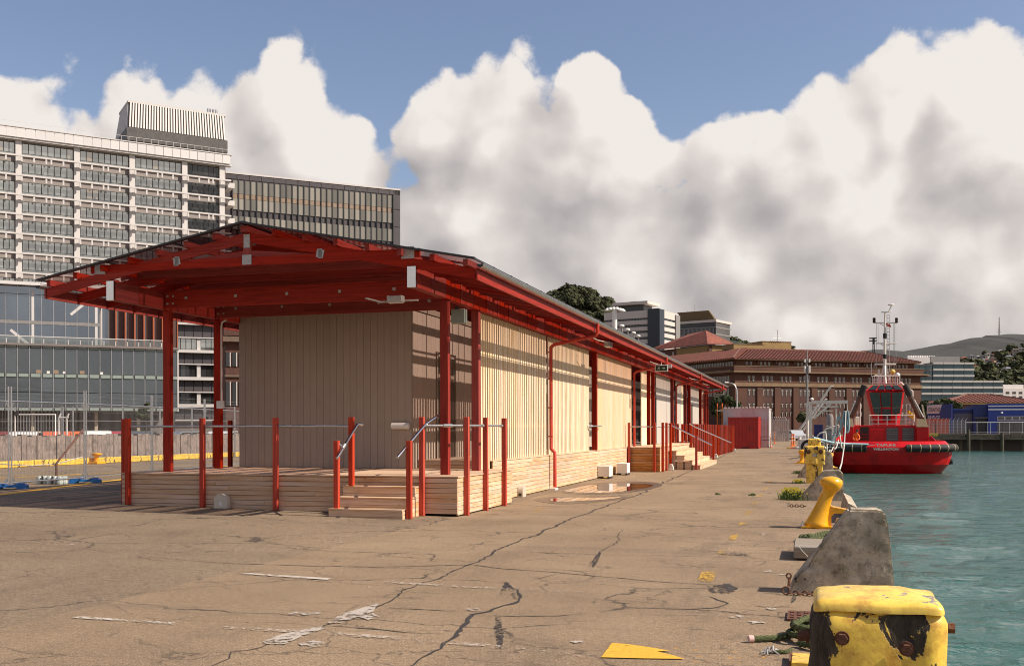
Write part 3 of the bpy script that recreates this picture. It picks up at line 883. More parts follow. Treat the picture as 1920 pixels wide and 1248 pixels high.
# ---- roof trusses
def truss(y, detailed, plates=False):
    w = .045
    PZ = 0.14                # purlin depth; the rafters lie below them
    mb = MB()
    def raf(x0, x1, mb):
        d = .19
        z0 = roofz(x0) - PZ; z1 = roofz(x1) - PZ
        mb.prism([(x0, y - w / 2, z0 - d), (x1, y - w / 2, z1 - d), (x1, y - w / 2, z1), (x0, y - w / 2, z0)], (0, w, 0))
    CZ = 4.945; QX1 = 2.28
    if detailed:
        t = thing_part(pav, "truss", XC, y, CZ)
        for x0, x1 in ((XL + .04, XC), (XC, XR - .04)):
            m1 = MB(); raf(x0, x1, m1); m1.build("rafter", W_red_x, t)
        m1 = MB(); m1.box(XC - 3.55, XC + 3.55, y - w / 2 - .002, y + w / 2 - .002, CZ - .085, CZ + .075); m1.build("bottom_chord", W_red_x, t)
        m1 = MB(); m1.box(XC - .085, XC + .085, y - w / 2 - .001, y + w / 2 - .004, CZ + .075, roofz(XC) - PZ - .17); m1.build("king_post", W_red_z, t)
        for s in (-1, 1):
            xq = XC + s * 1.55
            zt = roofz(xq) - PZ - .19
            m1 = MB(); m1.box(xq - .05, xq + .05, y - w / 2 - .001, y + w / 2 - .004, CZ + .075, zt); m1.build("short_post", W_red_z, t)
            m1 = MB(); m1.bar((xq + s * -.05, y, zt - .07), (XC + s * .085, y, CZ + .14), w - .006, .10, (0, 1, 0)); 
            m1 = MB(); m1.prism([(xq - s * .05, y - .02, zt - .12), (XC + s * .085, y - .02, CZ + .09), (XC + s * .085, y - .02, CZ + .20), (xq - s * .05, y - .02, zt)], (0, .038, 0)); m1.build("diagonal", W_red_x, t, fix=True)
            if not plates: continue
            wbox(t, "gusset_plate", M_plate, xq - .04, xq + .04, y - w / 2 - .012, y - w / 2 - .004, CZ - .02, CZ + .16)
            o = wbox(t, "gusset_plate", M_plate, xq - .075, xq + .075, y - w / 2 - .012, y - w / 2 - .004, zt - .07, zt + .08)
            o.rotation_euler = (0, s * math.atan((APX - EAV) / 4.65), 0)
            xg = XC + s * 3.32
            wbox(t, "gusset_plate", M_plate, xg - .125, xg + .125, y - w / 2 - .013, y - w / 2 - .005, CZ - .11, CZ + .11)
        if not plates: return t
        zk = roofz(XC) - PZ
        wbox(t, "gusset_plate", M_plate, XC - .065, XC + .065, y - w / 2 - .013, y - w / 2 - .005, zk - .30, zk - .04)
        wbox(t, "gusset_plate", M_plate, XC - .10, XC + .10, y - w / 2 - .013, y - w / 2 - .005, CZ - .07, CZ + .12)
        return t
    raf(XL + .04, XC, mb); raf(XC, XR - .04, mb)
    mb.box(XC - 3.5, XC + 3.5, y - w / 2 - .002, y + w / 2 - .002, CZ - .085, CZ + .075)
    mb.box(XC - .085, XC + .085, y - w / 2 - .001, y + w / 2 - .004, CZ + .075, roofz(XC) - PZ - .17)
    for s in (-1, 1):
        xq = XC + s * 1.55; zt = roofz(xq) - PZ - .19
        mb.box(xq - .05, xq + .05, y - .02, y + .018, CZ + .075, zt)
        mb.prism([(xq - s * .05, y - .02, zt - .12), (XC + s * .085, y - .02, CZ + .09), (XC + s * .085, y - .02, CZ + .20), (xq - s * .05, y - .02, zt)], (0, .037, 0))
    return mb.build("truss", W_red_x, pav, fix=True)
def thing_part(root, name, x, y, z):
    """A part that is an assembly: an Empty child carrying its pieces."""
    o = bpy.data.objects.new(name, None); COL.objects.link(o); o.parent = root
    c = Vector((x, y, z)); o.location = c - base_of(root); o['_b'] = tuple(c)
    return o
ty = YT
k = 0
while ty < YE - .2:
    truss(ty, k < 6, k == 0)
    ty += .95 if k < 10 else 1.9
    k += 1
# ---- purlins: fourteen, running the length
for i in range(15):
    x = XL + .18 + i * (XR - XL - .36) / 14
    if i == 7: continue
    z = roofz(x) - .012
    m1 = MB(); m1.box(x - .045, x + .045, YT - .14, YE, z - .125, z - .006)
    m1.build("purlin", W_red_y, pav)
m1 = MB(); m1.box(XC - .07, XC + .07, YT - .14, YE, APX - .15, APX - .035); m1.build("ridge_board", W_red_y, pav)
# ---- roof panels of tinted glass in dark frames
pl = (YE - YT + .2) / 48
for s in (-1, 1):
    for r in range(3):
        xa = XC + s * (4.65 * r / 3 + (.03 if r == 0 else .01)); xb = XC + s * 4.65 * (r + 1) / 3
        me = None
        for j in range(48):
            ya = YT - .2 + pl * j + .012; yb = YT - .2 + pl * (j + 1) - .012
            m1 = MB()
            za = roofz(xa) + .004; zb = roofz(xb) + .004
            c = Vector(((xa + xb) / 2, (ya + yb) / 2, (za + zb) / 2))
            if me is None:
                m1.quad((xa, ya, za), (xb, ya, zb), (xb, yb, zb), (xa, yb, za))
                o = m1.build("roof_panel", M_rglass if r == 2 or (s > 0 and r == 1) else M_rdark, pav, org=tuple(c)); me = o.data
            else:
                o = bpy.data.objects.new("roof_panel", me); o.location = c - base_of(pav); link(o, pav); o['_b'] = tuple(c)
mf = MB()
for s in (-1, 1):
    xe = XC + s * 4.68
    for j in range(49):
        ya = YT - .2 + pl * j
        w = .02 if j else .045
        mf.prism([(XC, ya - w, APX - .005), (xe, ya - w, EAV - .010), (xe, ya - w, EAV + .028), (XC, ya - w, APX + .034)], (0, 2 * w, 0))
    for r in (1, 2, 3):
        x = XC + s * 4.65 * r / 3
        mf.box(x - .016, x + .016, YT - .2, YE, roofz(x) - .004, roofz(x) + .028)
    mf.box(XC + s * .01 - .05, XC + s * .01 + .05, YT - .21, YE, APX - .001 + (.004 if s > 0 else 0), APX + .040 + (.004 if s > 0 else 0))
stuff(mf.build("panel_frames", M_dark, pav, fix=True))
# ---- eave boards and gutters
for s in (-1, 1):
    xf = XC + s * 4.63
    m1 = MB(); m1.box(min(xf, xf + s * .035), max(xf, xf + s * .035), YT - .03, YE, EAV - .345, EAV - .135); m1.build("eave_board", W_red_y, pav)
    g = MB()
    n = 10; r = .062; gx = XC + s * 4.745; gzc = EAV - .085
    pts = [(gx + r * math.cos(math.pi + math.pi * i / n), gzc + r * math.sin(math.pi + math.pi * i / n)) for i in range(n + 1)]
    for i in range(n):
        a, b = pts[i], pts[i + 1]
        g.quad((a[0], YT - .12, a[1]), (b[0], YT - .12, b[1]), (b[0], YE, b[1]), (a[0], YE, a[1]))
    g.tube([(gx + s * r, YT - .12, gzc + .004), (gx + s * r, YE, gzc + .004)], .010, 6)
    g.tube([(gx - s * r, YT - .12, gzc + .03), (gx - s * r, YE, gzc + .03)], .008, 6)
    go_ = g.build("gutter", M_galv, pav, smooth=40)
    m1 = MB(); m1.prism([(p[0], YT - .125, p[1]) for p in pts], (0, -.012, 0)); m1.build("gutter_end", M_dark, go_, fix=True)
# ---- downpipes on the right side
def downpipe(y, zb, kink):
    m1 = MB(); x0 = -7.03; r = .05
    if kink: pts = [(x0, y, 1.15), (x0, y, 3.95)]
    p = [(XR + .10, y, 4.62), (XR + .10, y, 4.36), (XR + .04, y, 4.27), (x0 + .10, y - .02, 4.06), (x0, y - .02, 3.98)]
    if kink: p += [(x0, y - .02, 1.16), (x0 + .11, y - .02, 1.04), (x0 + .11, y - .02, zb)]
    else: p += [(x0, y - .02, zb)]
    m1.tube(p, r, 10)
    d = m1.build("downpipe", M_redpipe, pav, smooth=50)
    for z in (1.5, 2.3, 3.1, 3.85):
        if z > zb: wbox(d, "bracket", M_redpipe, x0 - .055, x0 + .055, y - .075, y - .062, z - .02, z + .02)
    return d
downpipe(28.30, .08, True); downpipe(42.5, FZ, False); downpipe(56.25, FZ, False); downpipe(70.5, FZ, False)
wbox(pav, "pipe_shoe", M_white, -7.1, -6.86, 28.1, 28.42, 0.002, .055)
wbox(pav, "cover_plate", M_white, -7.120, -7.105, 27.55, 28.05, .06, .40)

# ---- slatted screens
WX = -7.15
def slats(y0, y1, pitch, w, zb, zt, zb2=None, ysw=0, wm=None):
    sc = thing_part(pav, "slat_screen", WX, (y0 + y1) / 2, zb)
    n = int(round((y1 - y0) / pitch)); p = (y1 - y0) / n
    for i in range(n):
        ya = y0 + p * i
        z0 = zb if (zb2 is None or ya > ysw) else zb2
        wbox(sc, "slat", wm or W_pin_z, WX - .02, WX + .02, ya, ya + w, z0 + .003, zt, .003)
    for z in (1.75, 3.2): wbox(sc, "batten", W_pin_y, WX - .07, WX - .022, y0, y1, z, z + .09)
    return sc
slats(21.85, 28.22, .177, .098, FZ, 4.30, DZ, 22.9)
slats(28.42, 34.0, .177, .118, FZ, 4.30)
slats(35.0, 42.38, .285, .276, FZ, 4.30, wm=W_brd)
# solid boarded and rendered bays further along
def bay(name, m, y0, y1, x=WX, z0=FZ, z1=4.3): return wbox(pav, name, m, x - .04, x, y0, y1, z0, z1)
M_panel = mat("pale_wall_panel", (0.47, 0.42, 0.36), .6, var=.05, vscale=1.5, rnd=.08)
bay("timber_jamb", W_pin_z, 45.1, 46.6)
bay("timber_jamb", W_pin_z, 47.4, 47.9)
p1 = bay("wall_panel", M_panel, 49.6, 54.7)
wbox(p1, "panel_joint", M_dark, WX - .002, WX + .004, 53.1, 53.14, FZ, 4.3)
bay("glass_door", glass_mat("door_glass", (.5, .5, .5), refl=.15), 49.2, 49.65, WX + .005, FZ, 3.3)
bay("wall_panel", M_panel, 57.0, 59.3)
bay("timber_jamb", W_pin_z, 59.4, 60.4)
p2 = bay("wall_panel", M_panel, 64.0, 69.0)
bay("door_leaf", M_door, 63.3, 65.2, WX + .01, FZ, 3.2)
bay("timber_jamb", W_pin_z, 70.9, 72.0)
# the openings and what is seen through them
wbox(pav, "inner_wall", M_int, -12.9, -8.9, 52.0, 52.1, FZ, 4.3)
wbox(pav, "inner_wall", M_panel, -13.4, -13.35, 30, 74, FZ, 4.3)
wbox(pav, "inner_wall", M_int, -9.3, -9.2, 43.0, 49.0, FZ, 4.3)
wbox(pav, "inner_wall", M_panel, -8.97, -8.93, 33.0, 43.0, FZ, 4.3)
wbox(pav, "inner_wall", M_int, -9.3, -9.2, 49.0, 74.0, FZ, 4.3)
fl = wbox(pav, "inner_floor", W_pin_x, -13.6, -7.22, 23.0, 74.2, .86, FZ)

# ---- plinth of pine boards
def boards(parent, axis, fixed, a0, a1, z0, z1, rows, outward, wood_m, seed, lmin=1.4, lmax=3.6, name="plank", cap=True, th=.032):
    rnd = random.Random(seed)
    h = (z1 - z0) / rows
    for r in range(rows):
        za = z0 + r * h; zb = za + h - .007
        a = a0
        while a < a1 - .01:
            ln = rnd.uniform(lmin, lmax)
            b = a1 if a + ln > a1 - .5 else a + ln
            j = rnd.uniform(0, .003)
            lo, hi = (fixed - th, fixed + j) if outward > 0 else (fixed - j, fixed + th)
            if axis == 'y': wbox(parent, name, wood_m, lo, hi, a + .0015, b - .0015, za, zb, .003)
            else: wbox(parent, name, wood_m, a + .0015, b - .0015, lo, hi, za, zb, .003)
            a = b
pl1 = thing_part(pav, "plinth", WX, 31.5, 0)
boards(pl1, 'y', -7.07, 22.9, 40.9, .03, FZ - .028, 9, 1, W_pin_y, 5)
wbox(pl1, "sill_board", W_pin_y, -7.20, -7.06, 22.9, 40.98, FZ - .026, FZ, .004)
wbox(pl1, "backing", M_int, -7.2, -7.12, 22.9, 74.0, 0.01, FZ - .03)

# ---- the beige clad cabin at the front
CX0, CX1, CY0, CY1, CZ1 = -13.48, -8.95, 22.62, 33.0, 4.62
cab = thing_part(pav, "cabin", CX0, CY0, DZ)
n = 26
pw = (CX1 - CX0) / n
for i in range(n):
    xa = CX0 + pw * i
    wbox(cab, "cladding_board", M_clad, xa + .002, xa + pw - .002, CY0 - .012, CY0 + .03, DZ + .004, 4.47, .004)
n = 34; pw = (CY1 - CY0 - .06) / n
for i in range(n):
    ya = CY0 + .04 + pw * i
    if 24.25 < ya + pw / 2 < 25.75:
        wbox(cab, "cladding_board", M_clad, CX1 - .03, CX1 + .012, ya + .004, ya + pw - .004, 3.62, 4.47, .004)
    else:
        wbox(cab, "cladding_board", M_clad, CX1 - .03, CX1 + .012, ya + .004, ya + pw - .004, DZ + .004, 4.47, .004)
wbox(cab, "cabin_wall", M_cladcap, CX0 + .02, CX1 - .035, CY0 + .035, CY1, DZ, CZ1 - .04)
m1 = MB(); m1.box(CX0 - .03, CX1 + .035, CY0 - .04, CY1, 4.49, 4.62); m1.build("top_trim", M_cladcap, cab)
wbox(cab, "corner_trim", M_cladcap, CX1 - .01, CX1 + .022, CY0 - .022, CY0 + .035, DZ, 4.47)
dr = wbox(cab, "door", M_door, CX1 - .06, CX1 - .005, 24.30, 25.70, FZ, 3.0)
wbox(cab, "door_frame", M_cladcap, CX1 - .03, CX1 + .03, 24.22, 24.30, FZ, 3.6)
wbox(cab, "transom_window", glass_mat("cabin_glass", (.6, .6, .6), refl=.3), CX1 - .06, CX1 + .004, 24.35, 25.65, 3.12, 3.5)
wbox(dr, "handle", M_bright, CX1 - .004, CX1 + .03, 24.45, 24.49, 1.9, 2.1)
# a vent cowl low on the front and electrical bits
m1 = MB(); m1.tube([(-9.42, CY0 - .09, 1.78), (-9.0, CY0 - .09, 1.78)], .075, 12); m1.build("vent_cowl", M_white, cab, smooth=40)

# ---- conduit and switch box on the second left column
m1 = MB(); m1.tube([(-13.38, 21.66, 2.35), (-13.38, 21.66, 4.15), (-13.36, 21.66, 4.24), (-13.25, 21.66, 4.28)], .022, 8); m1.build("conduit", M_white, pav, smooth=40)
wbox(pav, "switch_box", M_white, -13.47, -13.31, 21.58, 21.67, 2.2, 2.38, .006)
# ---- raceways and boxes under the roof on the right
m1 = MB(); m1.tube([(-7.55, 19.45, 4.28), (-7.9, 19.3, 4.26), (-8.3, 19.3, 4.25), (-8.6, 19.2, 4.33)], .018, 8); m1.build("conduit", M_plate, pav, smooth=40)
for i, yy in enumerate((20.9, 22.6, 24.2, 26.0, 30.0, 34, 38.5)):
    wbox(pav, "junction_box", M_plate, -6.95, -6.75, yy, yy + .14, 4.72, 4.86)
for yy in (32.0, 43.9, 58.5, 66):
    m1 = MB(); m1.tube([(-6.6, yy, 4.55), (-6.45, yy + .1, 4.48), (-6.3, yy + .6, 4.46), (-6.25, yy + 1.0, 4.46)], .018, 8); m1.build("conduit", M_white, pav, smooth=40)

# ================================================================ FRONT DECK AND STEPS
deck = thing("timber_deck", "pine boarded deck with steps under the front gable of the red pavilion", "deck", (-10.4, Y0, 0))
DX0, DX1 = -14.22, -6.62
boards(deck, 'x', Y0, DX0, DX1, .055, DZ - .034, 7, -1, W_pin_x, 11, 2.2, 4.6)
boards(deck, 'y', DX1, Y0 + .035, 22.9, .03, DZ - .034, 8, 1, W_pin_y, 12, .9, 2.2)
boards(deck, 'y', DX0, Y0 + .035, 23.0, .15, DZ - .034, 6, -1, W_pin_y, 13, 1.4, 3.0)
nb = 52; bw = (23.0 - Y0 + .03) / nb * 1.0
mdk = MB()
rows = 40; bw = (23.0 - (Y0 - .02)) / rows
for i in range(rows):
    ya = Y0 - .02 + bw * i
    wbox(deck, "deck_board", W_pin_x, DX0 - .02, DX1 + .02, ya + .003, ya + bw - .003, DZ - .032, DZ, .003)
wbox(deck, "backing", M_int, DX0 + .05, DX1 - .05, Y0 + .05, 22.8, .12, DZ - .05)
# riser up to the passage floor
boards(deck, 'x', 22.95, -8.93, -7.2, DZ + .002, FZ - .03, 2, -1, W_pin_x, 14, 1.9, 2)
wbox(deck, "nosing", W_pin_x, -8.93, -7.2, 22.93, 23.08, FZ - .028, FZ + .004, .004)
# steps
SX0, SX1 = -8.90, -7.38
for i, (yf, zt) in enumerate(((18.14, .195), (18.46, .395), (18.78, .595))):
    st = thing_part(deck, "step", (SX0 + SX1) / 2, yf, zt)
    zb = .01 if i == 0 else zt - .20
    if i == 0:
        wbox(st, "riser", W_pin_x, SX0, SX1, yf + .012, yf + .05, .05, zt - .036, .003)
        wbox(st, "riser", W_pin_x, SX0, SX1, yf + .014, yf + .052, .008, .045, .003)
    else:
        wbox(st, "riser", W_pin_x, SX0, SX1, yf + .012, yf + .05, zt - .145, zt - .036, .003)
        wbox(st, "riser", W_pin_x, SX0, SX1, yf + .014, yf + .052, zb + .004, zt - .150, .003)
    for t in range(3):
        ya = yf + .105 * t
        wbox(st, "tread_board", W_pin_x, SX0 - .0, SX1, ya, ya + .100, zt - .034, zt, .003)
    yb = yf + .32
    for r in range(int(round(zt / .1))):
        z0 = .012 + r * (zt - .05) / round(zt / .1)
        for xx in ((SX1 - .03, SX1 - .002), (SX0 + .002, SX0 + .03)):
            wbox(st, "side_plank", W_pin_y, xx[0], xx[1], yf + .055, Y0 - .005 if i == 2 else yf + .325, z0, z0 + (zt - .05) / round(zt / .1) - .005, .002)

# ================================================================ HANDRAILS
rail = thing("handrail_fence", "square red posts joined by a steel tube rail round the front deck and steps", "handrail", (-10.4, 19.0, 0))
def post(root, x, y, zt, zb=None, s=.095, name="post"):
    wbox(root, name, W_post, x - s / 2, x + s / 2, y - s / 2, y + s / 2, (gz(x) + .004) if zb is None else zb, zt, .004)
fr = [-14.03, -12.22, -10.52]
for x in fr: post(rail, x, Y0 - .052, 1.945)
post(rail, -14.27, 19.25, 1.94, .14)
post(rail, -14.27, 22.8, 1.94); post(rail, -14.27, 23.5, 1.94)
post(rail, -8.72, Y0 - .30, 1.945, .60); post(rail, -8.76, 18.22, 1.49)
post(rail, -7.33, 19.04, 1.945); post(rail, -7.31, 18.32, 1.49)
sp = [(-6.565, 19.50), (-6.565, 20.75), (-6.565, 22.12)]
for x, y in sp: post(rail, x, y, 1.945)
def tube(root, name, pts, r=.024, m=None, n=10):
    m1 = MB(); m1.tube(pts, r, n); return m1.build(name, m or M_galv, root, smooth=50)
RZ = 1.775
xs_ = fr + [-8.72]
for a, b in zip(xs_[:-1], xs_[1:]):
    t = tube(rail, "rail_tube", [(a + .048, Y0 - .03, RZ), (b - .04, Y0 - .03 if b < -9 else Y0 - .12, RZ)])
    for xx in (a + .07,):
        m1 = MB(); m1.tube([(xx, Y0 - .03, RZ), (xx + .06, Y0 - .03, RZ)], .034, 10); m1.build("collar", M_plate, t, smooth=40)
t = tube(rail, "rail_tube", [(-7.28, 19.04, RZ), (-6.62, 19.42, RZ)])
m1 = MB(); m1.tube([(-6.95, 19.23, RZ), (-6.8, 19.315, RZ)], .036, 10); m1.build("collar", M_galv, t, smooth=40)
for (a, b) in ((19.55, 20.70), (20.80, 22.07)):
    t = tube(rail, "rail_tube", [(-6.60, a, RZ), (-6.60, b, RZ)])
    m1 = MB(); m1.tube([(-6.60, b - .10, RZ), (-6.60, b - .02, RZ)], .034, 10); m1.build("collar", M_plate, t, smooth=40)
t = tube(rail, "rail_tube", [(-14.24, 19.3, RZ), (-14.24, 23.45, RZ)])
# sloping stair rails
t = tube(rail, "stair_rail", [(-8.60, 19.05, 1.80), (-8.62, 18.85, 1.80), (-8.64, 17.98, 1.16)], .028, M_bright, 12)
m1 = MB(); m1.tube([(-8.76, 18.24, 1.44), (-8.64, 18.28, 1.365)], .018, 8); m1.build("bracket", M_galv, t, smooth=40)
m1 = MB(); m1.tube([(-8.64, 18.22, 1.34), (-8.64, 18.32, 1.41)], .038, 10); m1.build("collar", M_galv, t, smooth=40)
t = tube(rail, "stair_rail", [(-7.20, 19.6, 1.98), (-7.24, 19.0, 1.80), (-7.42, 18.0, 1.18)], .028, M_bright, 12)
m1 = MB(); m1.tube([(-7.31, 18.32, 1.44), (-7.36, 18.33, 1.38)], .018, 8); m1.build("bracket", M_galv, t, smooth=40)

# small things fixed on or standing by the deck
def cowl(x, y, face, label, s=1.0):
    t = thing("vent_cover", label, "vent cover", (x, y, gz(x)))
    m1 = MB(); r = .155 * s; hh = .15 * s; pr = []
    prof = [(-r, 0), (-r, hh)] + [(-r * math.cos(math.pi * i / 10), hh + r * math.sin(math.pi * i / 10)) for i in range(1, 10)] + [(r, hh), (r, 0)]
    z0 = gz(x) + .004
    if face == 'y': m1.prism([(x + a, y, z0 + b) for a, b in prof], (0, .13, 0))
    else: m1.prism([(x, y + a, z0 + b) for a, b in prof], (-.13, 0, 0))
    m1.build("hood", M_cowl, t, smooth=50, fix=True)
    if face == 'y':
        wbox(t, "flange", M_cowl, x - r * 1.02, x + r * 1.02, y - .012, y - .001, z0, z0 + .035, .002)
        wbox(t, "sticker", M_white, x - .03, x + .03, y - .004, y - .001, z0 + .06, z0 + .13)
    else: wbox(t, "grille", M_dark, x - .11, x - .03, y - r - .004, y - r - .001, z0 + .03, z0 + .1)
    return t
M_cowl = mat("cream_plastic", (0.56, 0.49, 0.39), .45, var=.05)
M_cowl2 = mat("pale_plastic", (0.72, 0.68, 0.60), .45, var=.05)
cowl(-11.73, 18.94, 'y', "round topped cream vent cover on the ground against the front of the deck")
cowl(-6.93, 25.1, 'x', "round topped white vent cover against the long pine plinth")
# white service boxes on timber skids
for i, (x, y, lab) in enumerate(((-6.85, 35.3, "nearer of two white cabinets on blocks beside the pine plinth"), (-6.74, 38.2, "farther of two white cabinets on blocks beside the pine plinth"))):
    t = thing("service_cabinet", lab, "cabinet", (x, y, 0), group="white cabinets by the plinth")
    wbox(t, "housing", M_white, x - .2, x + .2, y - .3, y + .3, .07, .44, .01)
    for dx in (-.16, .16): wbox(t, "foot_block", M_int, x + dx - .035, x + dx + .035, y - .3, y + .3, .004, .069)
# bulkhead lights hanging below the beams
def lamp_box(x, y, z, w, d, h, lab, m=None, group="bulkhead lights under the roof", rz=0):
    t = thing("bulkhead_light", lab, "light", (x, y, z), group=group)
    wbox(t, "housing", M_plate, x - w / 2, x + w / 2, y - d / 2, y + d / 2, z - h / 2, z + h / 2, .01)
    wbox(t, "lens", m or M_white, x - w / 2 + .02, x + w / 2 - .02, y - d / 2 + .02, y + d / 2 - .02, z - h / 2 - .012, z - h / 2 - .001)
    return t
lamp_box(-7.9, 19.1, 4.27, .32, .16, .13, "grey bulkhead light hanging below the front beams near the right corner")
lamp_box(-6.3, 33.0, 4.42, .2, .5, .16, "grey bulkhead light under the right eave past the second slatted bay")
lamp_box(-6.3, 59.5, 4.42, .2, .5, .16, "small grey bulkhead light under the right eave near the far steps")
t = thing("junction_cabinet", "green grey box between the two front columns at the right corner", "electrical box", (-7.1, 20.7, 4.2))
M_grn = mat("grey_green_casing", (0.25, 0.29, 0.24), .4, var=.1)
wbox(t, "casing", M_grn, -7.28, -6.98, 20.62, 20.80, 3.92, 4.22, .01)
wbox(t, "cable_gland", M_dark, -7.2, -7.14, 20.64, 20.7, 4.221, 4.28)

# exit signs with the running man and arrow
M_signg = mat("sign_green", (0.010, 0.045, 0.02), .4)
M_signw = mat("sign_white_print", (0.75, 0.80, 0.74), .5)
def exit_sign(x, y, z, w, lab, flip=False):
    t = thing("exit_sign", lab, "exit sign", (x, y, z), group="exit signs under the eave")
    h = w * .45
    wbox(t, "casing", M_white, x - w / 2 - .03, x + w / 2 + .03, y, y + .07, z - h / 2 - .03, z + h / 2 + .03, .005)
    f = wbox(t, "sign_face", M_signg, x - w / 2, x + w / 2, y - .006, y - .001, z - h / 2, z + h / 2)
    m1 = MB(); yy = y - .009; cx = x + w * .2; u = h * .3
    m1.prism([(cx - u, yy, z - u * .18), (cx + u * .15, yy, z - u * .18), (cx + u * .15, yy, z - u * .62), (cx + u, yy, z), (cx + u * .15, yy, z + u * .62), (cx + u * .15, yy, z + u * .18), (cx - u, yy, z + u * .18)], (0, .002, 0))
    m1.build("arrow", M_signw, f, fix=True)
    m1 = MB(); cx = x - w * .22
    m1.bar((cx, yy, z + u * .5), (cx - u * .15, yy, z - u * .1), .003, u * .34)
    m1.bar((cx - u * .15, yy, z - u * .1), (cx + u * .4, yy, z - u * .4), .003, u * .2); m1.bar((cx + u * .4, yy, z - u * .4), (cx + u * .35, yy, z - u * .95), .003, u * .2)
    m1.bar((cx - u * .15, yy, z - u * .1), (cx - u * .5, yy, z - u * .6), .003, u * .2); m1.bar((cx - u * .5, yy, z - u * .6), (cx - u * .95, yy, z - u * .6), .003, u * .2)
    m1.bar((cx, yy, z + u * .45), (cx + u * .5, yy, z + u * .1), .003, u * .16); m1.bar((cx, yy, z + u * .45), (cx - u * .5, yy, z + u * .3), .003, u * .16)
    m1.lathe([(.001, -.1 * u), (u * .2, -.02 * u), (u * .2, .02 * u), (.001, .1 * u)], (cx + u * .15, yy, z + u * .85), 10, Matrix.Rotation(math.pi / 2, 3, 'X'))
    m1.build("running_figure", M_signw, f, fix=True)
    m1 = MB(); m1.tube([(x, y + .035, z + h / 2 + .03), (x, y + .035, 4.62)], .012, 6); m1.build("hanger", M_white, t)
    wbox(t, "battery_case", M_plate, x + w / 2 - .1, x + w / 2 + .16, y + .10, y + .3, z + h * .1, z + h / 2 + .05)
    return t
p = at(1240, 690, Y=41.9); exit_sign(p.x, 41.9, p.z, .46, "nearer exit sign with running man and arrow under the right eave")
p = at(1349, 735, Y=73.8); exit_sign(p.x, 73.8, p.z, .55, "farther exit sign at the far end of the long eave")

# ================================================================ SIDE PLATFORM AND SECOND STAIR
pf = thing("side_platform", "pine boarded platform with side steps half way along the pavilion", "platform", (-6.4, 43, 0))
PX1, PY0, PY1, PZ = -5.77, 41.0, 52.0, .985
boards(pf, 'x', PY0, -7.05, PX1, .02, PZ - .036, 9, -1, wood("brown_pine_x", (0.50, 0.26, 0.11), 0, rnd=.2), 21, .5, .9)  # darker, browner pine on the front boards
boards(pf, 'y', PX1, PY0 + .035, 43.55, .02, PZ - .036, 9, 1, W_pin_y, 22, 1.2, 2.5)
boards(pf, 'y', PX1, 51.3, 53.0, .02, PZ - .036, 9, 1, W_pin_y, 23, 1.5, 2.5)
for i in range(12):
    xa = -7.04 + i * (PX1 + 7.04 + .02) / 12
    wbox(pf, "deck_board", W_pin_y, xa + .003, xa + .103, PY0 - .012, 53.0, PZ - .034, PZ, .003)
SY0, SY1 = 43.6, 51.2
for i in range(4):
    zt = PZ - .197 * (i + 1); xa = PX1 + .33 * i; xb = xa + .33
    st = thing_part(pf, "step", (xa + xb) / 2, SY0, zt)
    for t in range(3): wbox(st, "tread_board", W_pin_y, xa + .11 * t + .004, xa + .11 * t + .108, SY0, SY1, zt - .034, zt, .003)
    wbox(st, "riser", W_pin_y, xb - .05, xb - .012, SY0 + .002, SY1, .01 if i == 3 else zt - .20, zt - .036)
    nr = max(1, int(round(zt / .1)))
    for r in range(nr):
        z0 = .012 + r * (zt - .05) / nr
        wbox(st, "side_plank", W_pin_x, xa, xb - .052, SY0 + .004, SY0 + .032, z0, z0 + (zt - .05) / nr - .006, .002)
wbox(pf, "riser", W_pin_y, PX1 - .05, PX1 - .012, SY0, SY1, .6, PZ - .036)

rail2 = thing("handrail_fence", "square red posts and steel rails round the side platform half way along", "handrail", (-6.2, 43, 0))
for (x, y, zt, zb) in ((-6.98, 40.90, 1.95, .005), (-5.98, 40.93, 1.95, .005), (-5.70, 41.30, 1.95, .005), (-5.70, 42.4, 1.95, .005), (-5.68, 43.50, 1.94, .005),
                       (-4.62, 43.52, 1.42, .005), (-4.62, 51.3, 1.42, .005), (-5.70, 51.3, 1.95, .005), (-5.7, 52.4, 1.95, .4), (-6.3, 52.9, 1.95, .9), (-6.9, 53.0, 1.95, .9)):
    post(rail2, x, y, zt, zb)
tube(rail2, "rail_tube", [(-6.95, 40.93, 1.79), (-6.03, 40.96, 1.79)]); tube(rail2, "rail_tube", [(-5.93, 40.97, 1.79), (-5.75, 41.26, 1.79)])
tube(rail2, "rail_tube", [(-5.74, 41.35, 1.79), (-5.74, 42.35, 1.79)]); tube(rail2, "rail_tube", [(-5.74, 42.45, 1.79), (-5.72, 43.45, 1.79)])
tube(rail2, "stair_rail", [(-5.85, 43.62, 1.92), (-5.55, 43.62, 1.80), (-3.98, 43.62, 1.02)], .028, M_bright)
tube(rail2, "stair_rail", [(-5.75, 51.15, 1.95), (-5.5, 51.15, 1.80), (-3.75, 51.15, 1.02)], .028, M_bright)
